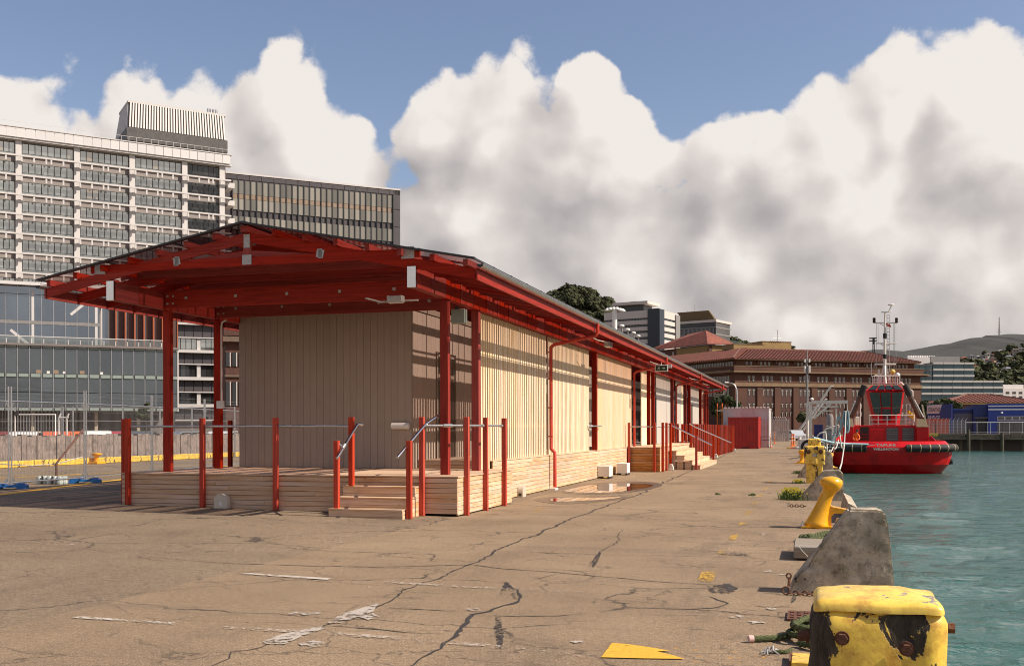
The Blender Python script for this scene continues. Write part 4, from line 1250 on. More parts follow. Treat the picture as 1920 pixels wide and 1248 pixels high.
# balusters of the ramp beyond
ramp = thing("ramp_fence", "long row of square red posts along the access ramp towards the red container", "fence", (-5.75, 66, 0))
for i in range(26):
    yy = 53.4 + i * 1.09
    wbox(ramp, "post", W_post, -5.78, -5.68, yy - .05, yy + .05, .005, 1.95 - .0005 * i, .004)
for i in range(12):
    yy = 54.0 + i * 1.9
    wbox(ramp, "post", W_post, -6.95, -6.85, yy - .05, yy + .05, .4, 1.97, .004)
m1 = MB(); m1.box(-6.8, -5.82, 53, 81, .02, .06); m1.build("ramp_deck", W_pin_y, ramp)
tube(ramp, "rail_tube", [(-5.83, 53.4, 1.74), (-5.83, 81, 1.70)], .022)
for i, (x, y) in enumerate(((-5.55, 42.7), (-5.35, 61.0), (-5.45, 77.5))):
    t = thing("ground_light", ("small white ground hood between the platform posts", "small white ground hood beside the ramp posts", "small white ground hood near the red container")[i], "vent cover", (x, y, 0))
    m1 = MB(); m1.prism([(x - .1, y - .12, .004), (x + .1, y - .12, .004), (x + .08, y - .12, .17), (x + .03, y - .12, .26), (x - .06, y - .12, .26)], (0, .24, 0)); m1.build("hood", M_cowl2, t, smooth=60, fix=True)
    wbox(t, "base", M_white, x - .12, x + .12, y - .14, y - .122, .004, .04)
# loose grab rail across the opening in the long wall
t = thing("grab_rail", "short steel grab rail across the narrow opening between slatted bays", "rail", (-7.0, 34.5, 1.8))
tube(t, "rail_tube", [(-7.06, 33.7, 1.8), (-7.0, 33.8, 1.8), (-7.0, 35.4, 1.8), (-7.05, 35.5, 1.8)], .022)
m1 = MB(); m1.tube([(-7.12, 33.72, 1.8), (-7.0, 33.8, 1.8)], .032, 8); m1.build("wall_flange", M_galv, t, smooth=40)
# ================================================================ THINGS ALONG THE QUAY EDGE
def peel_paint(name, paint, under, thr=.52, sc=5.0, glossy=.35, zdark=True, bump=.6):
    """Thick paint flaked off weathered timber or iron."""
    m = bpy.data.materials.new(name); m.use_nodes = True
    nt = m.node_tree; b = nt.nodes['Principled BSDF']
    src = nt.nodes.new('ShaderNodeTexCoord').outputs['Object']
    sv = vmath(nt, 'MULTIPLY', src, (1, 1, .62))
    n = N(nt, 'ShaderNodeTexNoise', i_Scale=sc, i_Detail=7.0, i_Roughness=0.6, i_Distortion=.5); L(nt, sv, n.inputs['Vector'])
    sep = nt.nodes.new('ShaderNodeSeparateXYZ'); L(nt, src, sep.inputs[0])
    f = n.outputs[0]
    if zdark:
        # flaking sits mostly just under the cap and down the corners
        z = N(nt, 'ShaderNodeMapRange'); z.inputs['From Min'].default_value = .62; z.inputs['From Max'].default_value = .92
        L(nt, sep.outputs[2], z.inputs[0])
        ax = math_node(nt, 'ABSOLUTE', sep.outputs[0])
        c = N(nt, 'ShaderNodeMapRange'); c.inputs['From Min'].default_value = .15; c.inputs['From Max'].default_value = .27
        L(nt, ax, c.inputs[0])
        lft = N(nt, 'ShaderNodeMapRange'); lft.inputs['From Min'].default_value = .25; lft.inputs['From Max'].default_value = -.25
        L(nt, sep.outputs[0], lft.inputs[0])
        f = math_node(nt, 'ADD', f, math_node(nt, 'MULTIPLY', z.outputs[0], .085))
        f = math_node(nt, 'ADD', f, math_node(nt, 'MULTIPLY', math_node(nt, 'MULTIPLY', c.outputs[0], lft.outputs[0]), .16))
        f = math_node(nt, 'ADD', f, math_node(nt, 'MULTIPLY', c.outputs[0], .02))
        # the cap itself keeps its paint
        t = N(nt, 'ShaderNodeMapRange'); t.inputs['From Min'].default_value = .955; t.inputs['From Max'].default_value = .965
        L(nt, sep.outputs[2], t.inputs[0])
        f = math_node(nt, 'SUBTRACT', f, math_node(nt, 'MULTIPLY', t.outputs[0], .2))
    nf = N(nt, 'ShaderNodeTexNoise', i_Scale=24.0, i_Detail=5.0, i_Roughness=.7); L(nt, sv, nf.inputs['Vector'])
    f = math_node(nt, 'ADD', f, math_node(nt, 'MULTIPLY_ADD', nf.outputs[0], .20, -.10))
    mr = N(nt, 'ShaderNodeMapRange'); mr.inputs['From Min'].default_value = thr; mr.inputs['From Max'].default_value = thr + .012
    L(nt, f, mr.inputs[0])
    n2 = N(nt, 'ShaderNodeTexNoise', i_Scale=24.0, i_Detail=6.0, i_Roughness=.7); L(nt, vmath(nt, 'MULTIPLY', src, (1, 1, .25)), n2.inputs['Vector'])
    ru = nt.nodes.new('ShaderNodeValToRGB'); ru.color_ramp.elements[0].position = .35; ru.color_ramp.elements[1].position = .7
    ru.color_ramp.elements[0].color = (*[c * .3 for c in under], 1); ru.color_ramp.elements[1].color = (*[c * 1.7 for c in under], 1)
    L(nt, n2.outputs[0], ru.inputs[0])
    n3 = N(nt, 'ShaderNodeTexNoise', i_Scale=11.0, i_Detail=8.0, i_Roughness=.7); L(nt, src, n3.inputs['Vector'])
    rp = nt.nodes.new('ShaderNodeValToRGB'); rp.color_ramp.elements[0].position = .33; rp.color_ramp.elements[1].position = .55
    rp.color_ramp.elements[0].color = (paint[0] * .62, paint[1] * .48, paint[2] * .6, 1); rp.color_ramp.elements[1].color = (*paint, 1)
    L(nt, n3.outputs[0], rp.inputs[0])
    # small dark nicks
    n4 = N(nt, 'ShaderNodeTexNoise', i_Scale=38.0, i_Detail=4.0, i_Roughness=.8); L(nt, vmath(nt, 'MULTIPLY', src, (1, 1, .45)), n4.inputs['Vector'])
    nk = N(nt, 'ShaderNodeMapRange'); nk.inputs['From Min'].default_value = .66; nk.inputs['From Max'].default_value = .70; L(nt, n4.outputs[0], nk.inputs[0])
    m0 = nt.nodes.new('ShaderNodeMix'); m0.data_type = 'RGBA'; L(nt, math_node(nt, 'MULTIPLY', nk.outputs[0], .8), m0.inputs[0]); L(nt, rp.outputs[0], m0.inputs[6]); m0.inputs[7].default_value = (.10, .06, .02, 1)
    # rust runs
    rs = N(nt, 'ShaderNodeTexNoise', i_Scale=5.0, i_Detail=4.0); L(nt, vmath(nt, 'MULTIPLY', src, (2.2, 2.2, .22)), rs.inputs['Vector'])
    rsr = N(nt, 'ShaderNodeMapRange'); rsr.inputs['From Min'].default_value = .60; rsr.inputs['From Max'].default_value = .74; L(nt, rs.outputs[0], rsr.inputs[0])
    m1 = nt.nodes.new('ShaderNodeMix'); m1.data_type = 'RGBA'; L(nt, math_node(nt, 'MULTIPLY', rsr.outputs[0], .55), m1.inputs[0]); L(nt, m0.outputs[2], m1.inputs[6]); m1.inputs[7].default_value = (.42, .15, .02, 1)
    mx = nt.nodes.new('ShaderNodeMix'); mx.data_type = 'RGBA'
    L(nt, mr.outputs[0], mx.inputs[0]); L(nt, m1.outputs[2], mx.inputs[6]); L(nt, ru.outputs[0], mx.inputs[7])
    L(nt, mx.outputs[2], b.inputs['Base Color'])
    L(nt, math_node(nt, 'MULTIPLY_ADD', mr.outputs[0], .9 - glossy, glossy), b.inputs['Roughness'])
    h = math_node(nt, 'SUBTRACT', math_node(nt, 'MULTIPLY', n3.outputs[0], .25), math_node(nt, 'MULTIPLY', mr.outputs[0], .8))
    h = math_node(nt, 'ADD', h, math_node(nt, 'MULTIPLY', math_node(nt, 'MULTIPLY', n2.outputs[0], mr.outputs[0]), 1.2))
    bp = N(nt, 'ShaderNodeBump'); bp.inputs['Strength'].default_value = bump; bp.inputs['Distance'].default_value = .02
    L(nt, h, bp.inputs['Height']); L(nt, bp.outputs[0], b.inputs['Normal'])
    return m
YEL = (0.82, 0.55, 0.075)
M_peel = peel_paint("flaked_yellow_paint", YEL, (.055, .04, .025), .585, 5.6)
M_cap = peel_paint("yellow_cap_paint", (0.86, 0.60, 0.10), (.25, .22, .19), .615, 7.0, zdark=False, bump=.35)
M_peel2 = peel_paint("flaked_yellow_far", YEL, (.10, .07, .045), .58, 5.0, zdark=False)
M_rust = mat("rusty_iron", (0.13, 0.05, 0.025), .8, var=.5, vscale=30, bump=.8, bscale=60)
M_horn = mat("smooth_orange_yellow", (0.74, 0.36, 0.012), .28, var=.10, vscale=5, dirt=(.36, .13, .01), dscale=3.5, dthr=(.60, .72), bump=.12, bscale=30)
def concrete_mat():
    m = mat("weathered_concrete", (0.46, 0.385, 0.29), .95, var=.5, vscale=9, bump=1.0, bscale=26, dirt=(.13, .11, .065), dscale=4.5, dthr=(.50, .68), spec=.15)
    nt = m.node_tree; b = nt.nodes['Principled BSDF']
    cur = b.inputs['Base Color'].links[0].from_socket
    src = nt.nodes.new('ShaderNodeTexCoord').outputs['Object']
    for sc, a, c, col, amt in ((30, .30, .12, (.62, .56, .47), .8), (8, .14, .10, (.03, .025, .02), .95), (45, .42, .15, (.15, .125, .09), .6), (17, .20, .12, (.10, .085, .06), .7)):
        v = N(nt, 'ShaderNodeTexVoronoi', i_Scale=float(sc)); L(nt, src, v.inputs['Vector'])
        r = N(nt, 'ShaderNodeMapRange'); r.inputs['From Min'].default_value = a; r.inputs['From Max'].default_value = c; L(nt, v.outputs[0], r.inputs[0])
        g_ = N(nt, 'ShaderNodeTexNoise', i_Scale=3.0 + sc * .1, i_Detail=2.0); L(nt, src, g_.inputs['Vector'])
        gr = N(nt, 'ShaderNodeMapRange'); gr.inputs['From Min'].default_value = .5; gr.inputs['From Max'].default_value = .58; L(nt, g_.outputs[0], gr.inputs[0])
        x = nt.nodes.new('ShaderNodeMix'); x.data_type = 'RGBA'
        L(nt, math_node(nt, 'MULTIPLY', math_node(nt, 'MULTIPLY', r.outputs[0], gr.outputs[0]), amt), x.inputs[0]); L(nt, cur, x.inputs[6]); x.inputs[7].default_value = (*col, 1)
        cur = x.outputs[2]
    L(nt, cur, b.inputs['Base Color'])
    return m
M_conc = concrete_mat()
M_rope = mat("green_mooring_rope", (0.085, 0.10, 0.035), .95, var=.5, vscale=40, bump=.9, bscale=90)
M_ropeb = mat("blue_mooring_rope", (0.28, 0.42, 0.46), .85, var=.2, vscale=30)
M_ropew = mat("pale_rope", (0.50, 0.47, 0.42), .9, var=.2, vscale=30)

def sculpt(o, amt, sc, seed=0, cut=None):
    """Break up a mesh's surface with noise after subdividing it."""
    bm = bmesh.new(); bm.from_mesh(o.data)
    for v in bm.verts:
        p = v.co * sc + Vector((seed, seed * .7, 0))
        v.co += v.normal * (mn.noise(p) * amt + mn.noise(p * 2.7) * amt * .5)
    bm.to_mesh(o.data); bm.free()
def rounded_block(w, d, h, r, segs=6, sub=10):
    """A block with rounded vertical corners and rounded top rim, dense enough to be dented."""
    bm = bmesh.new()
    bmesh.ops.create_cube(bm, size=1.0)
    bmesh.ops.scale(bm, vec=(w, d, h), verts=bm.verts)
    bmesh.ops.translate(bm, vec=(0, 0, h / 2), verts=bm.verts)
    ed = [e for e in bm.edges if not (e.verts[0].co.z < .01 and e.verts[1].co.z < .01)]
    bmesh.ops.bevel(bm, geom=ed, offset=r, segments=segs, affect='EDGES', profile=.5)
    for _ in range(3):
        lg = [e for e in bm.edges if e.calc_length() > .05]
        if lg: bmesh.ops.subdivide_edges(bm, edges=lg, cuts=1, use_grid_fill=True)
    bmesh.ops.triangulate(bm, faces=[f for f in bm.faces if len(f.verts) > 4])
    bmesh.ops.recalc_face_normals(bm, faces=bm.faces)
    return bm
def bm_obj(bm, name, m, parent, loc, smooth=60):
    me = bpy.data.meshes.new(name); bm.to_mesh(me); bm.free()
    me.materials.append(m)
    me.polygons.foreach_set('use_smooth', [True] * len(me.polygons))
    if smooth < 180: me.set_sharp_from_angle(angle=math.radians(smooth))
    o = bpy.data.objects.new(name, me); o.location = Vector(loc) - base_of(parent); link(o, parent); o['_b'] = tuple(loc)
    return o
def bolt(parent, p, r, h, axis='y', m=None):
    """Hex bolt head on a washer."""
    mb = MB(); c = Vector(p)
    d = {'y': Vector((0, -1, 0)), 'x': Vector((1, 0, 0)), '-x': Vector((-1, 0, 0))}[axis]
    mb.tube([c, c + d * h * .3], r * 1.35, 16); mb.tube([c + d * h * .3, c + d * h], r, 6)
    return mb.build("bolt", m or M_rust, parent, smooth=30)

# ---- the big yellow pile head in the foreground
BX, BY = 0.262, 4.78
pile = thing("pile_bollard", "big square timber pile head in flaking yellow paint at the bottom right", "bollard", (BX, BY, 0))
bm = rounded_block(.545, .49, .965, .10)
o = bm_obj(bm, "pile", M_peel, pile, (BX, BY, 0)); sculpt(o, .020, 4.0, 3)
bm = rounded_block(.515, .46, .034, .030, 4)
for v in bm.verts:
    if v.co.z > .01: v.co.z += .008 * mn.noise(v.co * 6) + .034 * (1 - (v.co.x / .28) ** 2) * (1 - (v.co.y / .25) ** 2)
    else: v.co.z += .012 * mn.noise(v.co * 9 + Vector((3, 0, 0))) - .004
o = bm_obj(bm, "cap", M_cap, pile, (BX, BY, .940)); sculpt(o, .006, 9.0, 1)
for (x, z) in ((-.145, .83), (.105, .80)): bolt(pile, (BX + x, BY - .243, z), .022, .036)
bolt(pile, (BX + .275, BY + .05, .84), .024, .05, 'x'); bolt(pile, (BX - .275, BY - .08, .80), .024, .05, '-x')
pile.rotation_euler = (0, 0, 0)

# ---- farther pile head with face plate and stub on top
x, y = .065, 33.8
t = thing("pile_bollard", "yellow painted pile head with a narrow stub on top beyond the horn bollard", "bollard", (x, y, 0))
bm = rounded_block(.50, .5, .70, .03, 3); bm_obj(bm, "pile", M_peel2, t, (x, y, 0))
bm = rounded_block(.62, .62, .56, .06, 4); o = bm_obj(bm, "head", M_peel2, t, (x, y, .60)); sculpt(o, .02, 4, 2)
bm = rounded_block(.38, .38, .24, .05, 4); bm_obj(bm, "stub", M_peel2, t, (x, y, 1.15))
for dx in (-.18, .18): bolt(t, (x + dx, y - .31, .98), .05, .05)
wbox(t, "face_plate", M_plate, x - .06, x + .06, y - .325, y - .315, .84, .92)
wbox(t, "lashing_eye", M_cap, x - .07, x + .07, y - .36, y - .315, .62, .76, .01)
# more pile heads and small bollards farther on
for i, (px, py, lab) in enumerate(((-.45, 52.5, "small yellow horn bollard left of the second pile head"), (.66, 46.5, "small yellow bollard at the very edge beside the mooring line"))):
    t = thing("small_bollard", lab, "bollard", (px, py, 0))
    m1 = MB(); m1.lathe([(.30, .005), (.26, .08), (.13, .16), (.11, .42), (.19, .50), (.22, .58), (.17, .66), (.02, .69)], (px, py, 0), 14); m1.build("post", M_horn, t, smooth=60)
    m1 = MB(); m1.box(px - .38, px + .38, py - .3, py + .3, .004, .05); m1.build("base_plate", M_horn, t)

# ---- concrete buttress blocks
def buttress(prof, y, depth, lab, seed, dense=True):
    """prof: outline in X,Z; extruded along the quay."""
    xs = sum(p[0] for p in prof) / len(prof)
    t = thing("concrete_buttress", lab, "concrete block", (xs, y, 0), group="concrete buttress blocks along the quay edge")
    bm = bmesh.new()
    a = [bm.verts.new((p[0] - xs, 0, p[1])) for p in prof]; b = [bm.verts.new((p[0] - xs, depth, p[1])) for p in prof]
    bm.faces.new(a); bm.faces.new(list(reversed(b)))
    n = len(prof)
    for i in range(n): bm.faces.new((a[(i + 1) % n], a[i], b[i], b[(i + 1) % n]))
    bmesh.ops.recalc_face_normals(bm, faces=bm.faces)
    bmesh.ops.bevel(bm, geom=[e for e in bm.edges if max(e.verts[0].co.z, e.verts[1].co.z) > .05], offset=.022, segments=2, affect='EDGES')
    bmesh.ops.triangulate(bm, faces=bm.faces)
    for _ in range(5 if dense else 2):
        lg = [e for e in bm.edges if e.calc_length() > (.055 if dense else .15)]
        if lg: bmesh.ops.subdivide_edges(bm, edges=lg, cuts=1)
        bmesh.ops.triangulate(bm, faces=[f for f in bm.faces if len(f.verts) > 3])
    bm.normal_update()
    for v in bm.verts:
        p = v.co * 7 + Vector((seed, 0, 0))
        e = abs(v.co.x) / .5
        chip = max(0, mn.noise(v.co * 5 + Vector((seed * 2, 1, 4))) - .18) * .10 * min(1.5, e)
        v.co -= v.normal * (chip + mn.noise(p) * .006 + mn.noise(p * 3) * .004)
    o = bm_obj(bm, "block", M_conc, t, (xs, y, .002), 35)
    return t
buttress([(-.24, 0), (.80, 0), (.78, .30), (.735, .72), (.71, .84), (.66, .875), (.36, .875), (-.20, .12)], 11.15, .34, "nearest and largest concrete buttress block behind the big yellow pile head", 1)
buttress([(-.33, 0), (.72, 0), (.70, .62), (.62, .73), (.25, .70), (-.31, .05)], 25.6, .34, "concrete buttress block directly behind the orange horn bollard", 2)
buttress([(-.50, 0), (.70, 0), (.66, .80), (.58, .92), (.05, .92), (-.48, .08)], 37.2, .36, "farthest concrete buttress block, behind the pile head with a stub", 3)
t = thing("concrete_slab", "low sloping concrete toe at the edge just past the orange horn bollard", "concrete block", (.74, 20, 0))
m1 = MB(); m1.prism([(.56, 19.6, .01), (.775, 19.6, .01), (.775, 19.6, .28), (.62, 19.6, .36)], (0, 3.2, 0)); m1.build("block", M_conc, t, fix=True)
# shackles and chain at the foot of the near block
sh = thing("shackle_chain", "rusty shackles and short chain at the toe of the nearest concrete block", "chain", (-.28, 11.0, 0))
def ring(mb, c, r, w, ax1, ax2, n=18, a0=0, a1=2 * math.pi):
    pts = [Vector(c) + Vector(ax1) * (r * math.cos(a0 + (a1 - a0) * i / n)) + Vector(ax2) * (r * math.sin(a0 + (a1 - a0) * i / n)) for i in range(n + 1)]
    mb.tube(pts, w, 7, cap=False)
for c, r, a1, a2 in (((-.262, 11.0, .045), .036, (1, 0, 0), (0, .3, 1)), ((-.235, 11.06, .19), .024, (1, .2, 0), (0, 0, 1))):
    m1 = MB(); ring(m1, c, r, .009, a1, a2); m1.build("shackle", M_rust, sh, smooth=60)
m1 = MB(); m1.tube([(-.235, 11.06, .165), (-.24, 11.05, .08)], .010, 7); m1.tube([(-.222, 11.07, .165), (-.227, 11.06, .08)], .008, 7); m1.build("pin", M_rust, sh, smooth=60)
for k in range(9):
    m1 = MB(); c = (-.21 + .045 * k, 10.99 + .008 * (k % 2), .022)
    ring(m1, c, .026, .008, (1, 0, 0), ((0, 1, 0), (0, 0, 1))[k % 2], 10); m1.build("link", M_rust, sh, smooth=60)

# ---- the orange horn bollard
HY = 18.6
horn = thing("horn_bollard", "smooth orange yellow horn bollard leaning over the quay with a round head", "bollard", (.2, HY, 0))
m1 = MB()
path = [(.07, .01), (.085, .10), (.12, .22), (.165, .36), (.215, .50), (.26, .60), (.285, .655), (.30, .70), (.305, .76), (.308, .82), (.31, .865), (.31, .885)]
rad = [.23, .185, .15, .125, .108, .105, .125, .165, .195, .185, .12, .02]
m1.tube([(px, HY, pz) for px, pz in path], rad, 28)
o = m1.build("horn", M_horn, horn, smooth=180)
m1 = MB()   # skirt spreading into the base plate towards the water
m1.prism([(-.19, HY - .20, .008), (.34, HY - .20, .008), (.36, HY + .22, .008), (-.19, HY + .22, .008)], (0, 0, .028)); m1.build("base_plate", M_horn, horn, fix=True)
m1 = MB()
m1.prism([(.16, HY - .04, .02), (.31, HY - .04, .02), (.31, HY - .04, .20), (.36, HY - .04, .25), (.60, HY - .04, .26), (.62, HY - .04, .31), (.34, HY - .04, .36), (.22, HY - .04, .42)], (0, .30, 0)); m1.build("side_arm", M_horn, horn, smooth=35, fix=True)
m1 = MB(); m1.prism([(.36, HY - .02, .02), (.60, HY - .02, .02), (.60, HY - .02, .15), (.40, HY - .02, .16)], (0, .26, 0)); m1.build("pedestal", M_cap, horn, fix=True)
for (bx, byy) in ((-.165, HY - .17), (-.165, HY + .12)):
    m1 = MB(); m1.tube([(bx, byy, .036), (bx, byy, .05)], .04, 6); m1.tube([(bx, byy, .05), (bx, byy, .10)], .016, 8); m1.build("hold_down_bolt", M_galv, horn, smooth=40)

# ---- the boxed timber block beside the near buttress
t = thing("wooden_block", "grey timber chock with a strap beside the nearest concrete block", "block", (-.05, 14.05, 0))
M_grey = wood("grey_timber", (0.30, 0.27, 0.23), 0, rnd=.1, dark=.7)
wbox(t, "block", M_grey, -.235, .20, 13.9, 14.95, .03, .185, .012)
wbox(t, "chock_shade", M_int, -.20, .16, 13.95, 14.9, .004, .029)  # near-black slab stands in for the shadow under the chock
m1 = MB(); m1.tube([(-.17, 13.89, .188), (-.13, 13.885, .13), (-.06, 13.885, .06)], .005, 6); m1.build("strap", M_ropew, t)

# ---- rope coils
def rope(mb, pts, r, strands=3, pitch=.16, n=6):
    """A laid rope: three strands twisted round the path."""
    P = [Vector(p) for p in pts]
    # resample smooth
    out = []
    for i in range(len(P) - 1):
        p0, p1, p2, p3 = P[max(0, i - 1)], P[i], P[i + 1], P[min(len(P) - 1, i + 2)]
        k = max(2, int((p2 - p1).length / (r * .55)))
        for j in range(k):
            t = j / k
            out.append(0.5 * ((2 * p1) + (-p0 + p2) * t + (2 * p0 - 5 * p1 + 4 * p2 - p3) * t * t + (-p0 + 3 * p1 - 3 * p2 + p3) * t ** 3))
    out.append(P[-1])
    for s in range(strands):
        q = []; ln = 0; prev = None
        for i, p in enumerate(out):
            d = (out[min(i + 1, len(out) - 1)] - out[max(0, i - 1)]).normalized()
            a = d.cross(Vector((0, 0, 1)));
            a = a.normalized() if a.length > 1e-4 else Vector((1, 0, 0))
            b = a.cross(d)
            if prev is not None: ln += (p - prev).length
            prev = p; th = 2 * math.pi * (ln / pitch + s / strands)
            q.append(p + (a * math.cos(th) + b * math.sin(th)) * r * .5)
        mb.tube(q, r * .56, n)
RC = at(1500, 1180, Z=0)
cx, cy = -.10, 8.75
t = thing("rope_coil", "green mooring rope heap with a pink taped end beside the big yellow pile head", "rope", (cx, cy, 0))
pts = []
for i in range(34):
    a = i * .55; rr = .13 + .035 * math.sin(i * 1.3)
    pts.append((cx + .10 + rr * 1.15 * math.cos(a), cy + rr * 1.9 * math.sin(a), .03 + .0035 * i))
m1 = MB(); rope(m1, pts, .026); m1.build("coil", M_rope, t, smooth=80)
e0 = gp(1405, 1197, .03); e1 = gp(1430, 1196, .03)
m1 = MB(); rope(m1, [tuple(e0), tuple(e1), tuple(gp(1458, 1194, .03)), (cx - .02, cy + .05, .035), (cx + .08, cy + .22, .05)], .026); m1.build("tail", M_rope, t, smooth=80)
m1 = MB(); m1.tube([tuple(e0 - Vector((.006, 0, 0))), tuple(e0 + (e1 - e0) * .30)], .030, 10); m1.build("taped_end", mat("pink_tape", (.62, .40, .36), .6), t, smooth=50)
m1 = MB(); rope(m1, [(cx + .0, cy - .35, .03), (cx + .08, cy - .45, .04), (cx + .18, cy - .50, .03), (cx + .25, cy - .42, .03)], .028); m1.build("loose_turn", M_rope, t, smooth=80)
t = thing("rope_coil", "small dark green rope heap behind the timber chock near the horn bollard", "rope", (.05, 16.3, 0))
pts = []
for i in range(30):
    a = i * .7; pts.append((.02 + .22 * math.cos(a) + .006 * i, 16.3 + .35 * math.sin(a * 1.1), .04 + .003 * i + .02 * math.sin(i * 2.1)))
m1 = MB(); rope(m1, pts, .034, pitch=.2, n=5); m1.build("coil", M_rope, t, smooth=80)
# bits on the ground by the pile head
g = gp(1487, 1156, .004)
t = thing("iron_grating", "rusty iron grating plate beside the green rope heap", "grating", tuple(g))
o = wbox(t, "plate", M_rust, g.x - .05, g.x + .25, g.y - .2, g.y + .25, .003, .022)
for i in range(4):
    for j in range(3): wbox(t, "stud", M_rust, g.x - .02 + .06 * i, g.x + .01 + .06 * i, g.y - .15 + .13 * j, g.y - .07 + .13 * j, .0225, .030)
g = gp(1500, 1240, .004)
t = thing("yellow_plate", "yellow and rust coloured iron plate at the left foot of the big pile head", "plate", tuple(g))
wbox(t, "plate", M_peel2, g.x - .06, g.x + .2, g.y - .2, g.y + .12, .004, .045, .006)
wbox(t, "edge_strip", M_rust, g.x - .075, g.x - .061, g.y - .2, g.y + .12, .004, .05)
g = gp(1447, 1224, .004)
t = thing("frayed_rope_end", "frayed scrap of grey rope on the ground below the taped rope end", "rope", tuple(g))
m1 = MB()
for k in range(12):
    a = U(0, 6.28); m1.tube([(g.x + U(-.02, .02), g.y, .01), (g.x + .05 * math.cos(a), g.y + .06 * math.sin(a), .02 + .03 * R()), (g.x + .08 * math.cos(a + .4), g.y + .1 * math.sin(a + .4), .008)], .006, 5)
m1.build("strands", M_plate, t)
m1 = MB(); rope(m1, [(g.x + .02, g.y, .02), (g.x + .10, g.y + .02, .02), (g.x + .14, g.y + .1, .02)], .016); m1.build("stub", M_rope, t)
# iron rings and studs in the ground between blocks
g = gp(1490, 950, .004)
t = thing("mooring_chain", "short rusty chain lying on the pavement before the second concrete block", "chain", tuple(g))
for k in range(7):
    m1 = MB(); ring(m1, (g.x - .12 + .055 * k, g.y, .03), .032, .010, (1, 0, 0), ((0, 1, 0), (0, 0, 1))[k % 2], 10); m1.build("link", M_rust, t, smooth=60)

# weeds at the quay edge: yellow flowering clump and small tufts
M_leaf = mat("weed_green", (0.070, 0.115, 0.02), .7, var=.4, vscale=30)
M_flower = mat("yellow_flower", (0.60, 0.48, 0.03), .7, var=.2)
def weed(px, py, w, h, lab, flowers, n):
    c = gp(px, py, 0)
    t = thing("weed_clump", lab, "weed", (c.x, c.y, 0), group="weeds at the quay edge")
    mb = MB(); fl = MB(); rnd = random.Random(int(px))
    for i in range(n):
        x = c.x + rnd.gauss(0, w * .35); y = c.y + rnd.gauss(0, w * .4); a = rnd.uniform(0, 6.28)
        hh = h * rnd.uniform(.35, 1) * (1 - .35 * abs(x - c.x) / w); dx = rnd.uniform(-.5, .5) * hh; dy = rnd.uniform(-.4, .4) * hh
        s = .008 + .010 * rnd.random()
        mb.add([(x - s * math.cos(a), y - s * math.sin(a), .004), (x + s * math.cos(a), y + s * math.sin(a), .004), (x + dx * .6 + s, y + dy * .6, hh * .65), (x + dx, y + dy, hh)], [(0, 1, 2, 3)])
        if flowers and rnd.random() < .5:
            q = .013; z = hh + .01
            fl.add([(x + dx - q, y + dy, z - q), (x + dx + q, y + dy, z - q), (x + dx + q, y + dy + q * .5, z + q), (x + dx - q, y + dy + q * .5, z + q)], [(0, 1, 2, 3)])
    stuff(mb.build("leaves", M_leaf, t))
    if flowers: stuff(fl.build("flowers", M_flower, t))
weed(1486, 936, .40, .30, "yellow flowering weed clump beside the second concrete block", True, 420)
weed(1497, 906, .2, .14, "low green weed tuft in front of the far pile head", True, 160)
weed(1496, 888, .25, .16, "small green weed tuft left of the farthest concrete block", False, 140)
weed(1410, 929, .12, .08, "tiny weed tuft in the pavement left of the flowering clump", False, 60)
weed(1345, 927, .10, .06, "tiny weed tuft in the middle of the pavement", False, 50)

# ================================================================ GANTRY, HOSES AND GEAR WHERE THE TUG LIES
GY_ = 74.0
M_wpaint = mat("white_painted_steel", (0.66, 0.62, 0.55), .45, var=.12, dirt=(.30, .20, .12), dscale=2.5, dthr=(.58, .75))
gan = thing("mooring_gantry", "white steel gantry with a cantilever beam and hanging blue ropes beside the tug", "gantry", (.3, GY_, 0))
def P(x, y, Y=GY_): return at(x, y, Y=Y)
def pbar(root, name, m, a, b, w, h, Y=GY_):
    m1 = MB(); m1.bar(tuple(P(*a, Y)), tuple(P(*b, Y)), w, h, (0, 1, 0)); return m1.build(name, m, root)
g0 = P(1523, 824); 
m1 = MB(); m1.box(g0.x - .22, g0.x + .0, GY_, GY_ + .25, 0.005, P(1523, 752).z); m1.build("upright", M_wpaint, gan)
m1 = MB(); m1.box(g0.x - .42, g0.x - .26, GY_ + 1.2, GY_ + 1.4, 0.005, P(1521, 754).z); m1.build("upright", M_wpaint, gan)
pbar(gan, "cantilever", M_wpaint, (1522, 754), (1590, 753), .22, .17)
pbar(gan, "brace", M_wpaint, (1526, 784), (1558, 756), .14, .13)
pbar(gan, "cross_tie", M_wpaint, (1526, 770), (1562, 770), .10, .10, GY_ + 1.3)
pbar(gan, "cross_tie", M_wpaint, (1524, 763), (1572, 762), .10, .16, GY_ + 2.2)
o = pbar(gan, "load_plate", M_horn, (1572, 753.5), (1584, 753.2), .235, .12)
m1 = MB(); c = P(1522, 748); m1.lathe([(.12, -.05), (.14, 0), (.10, .07), (.01, .10)], tuple(c), 12); m1.tube([tuple(c - Vector((0, 0, .3))), tuple(c)], .03, 6); m1.build("beacon", M_white, gan, smooth=60)
m1 = MB(); m1.tube([tuple(P(1588, 756)), tuple(P(1589, 770))], .03, 6); m1.build("hook", M_galv, gan)
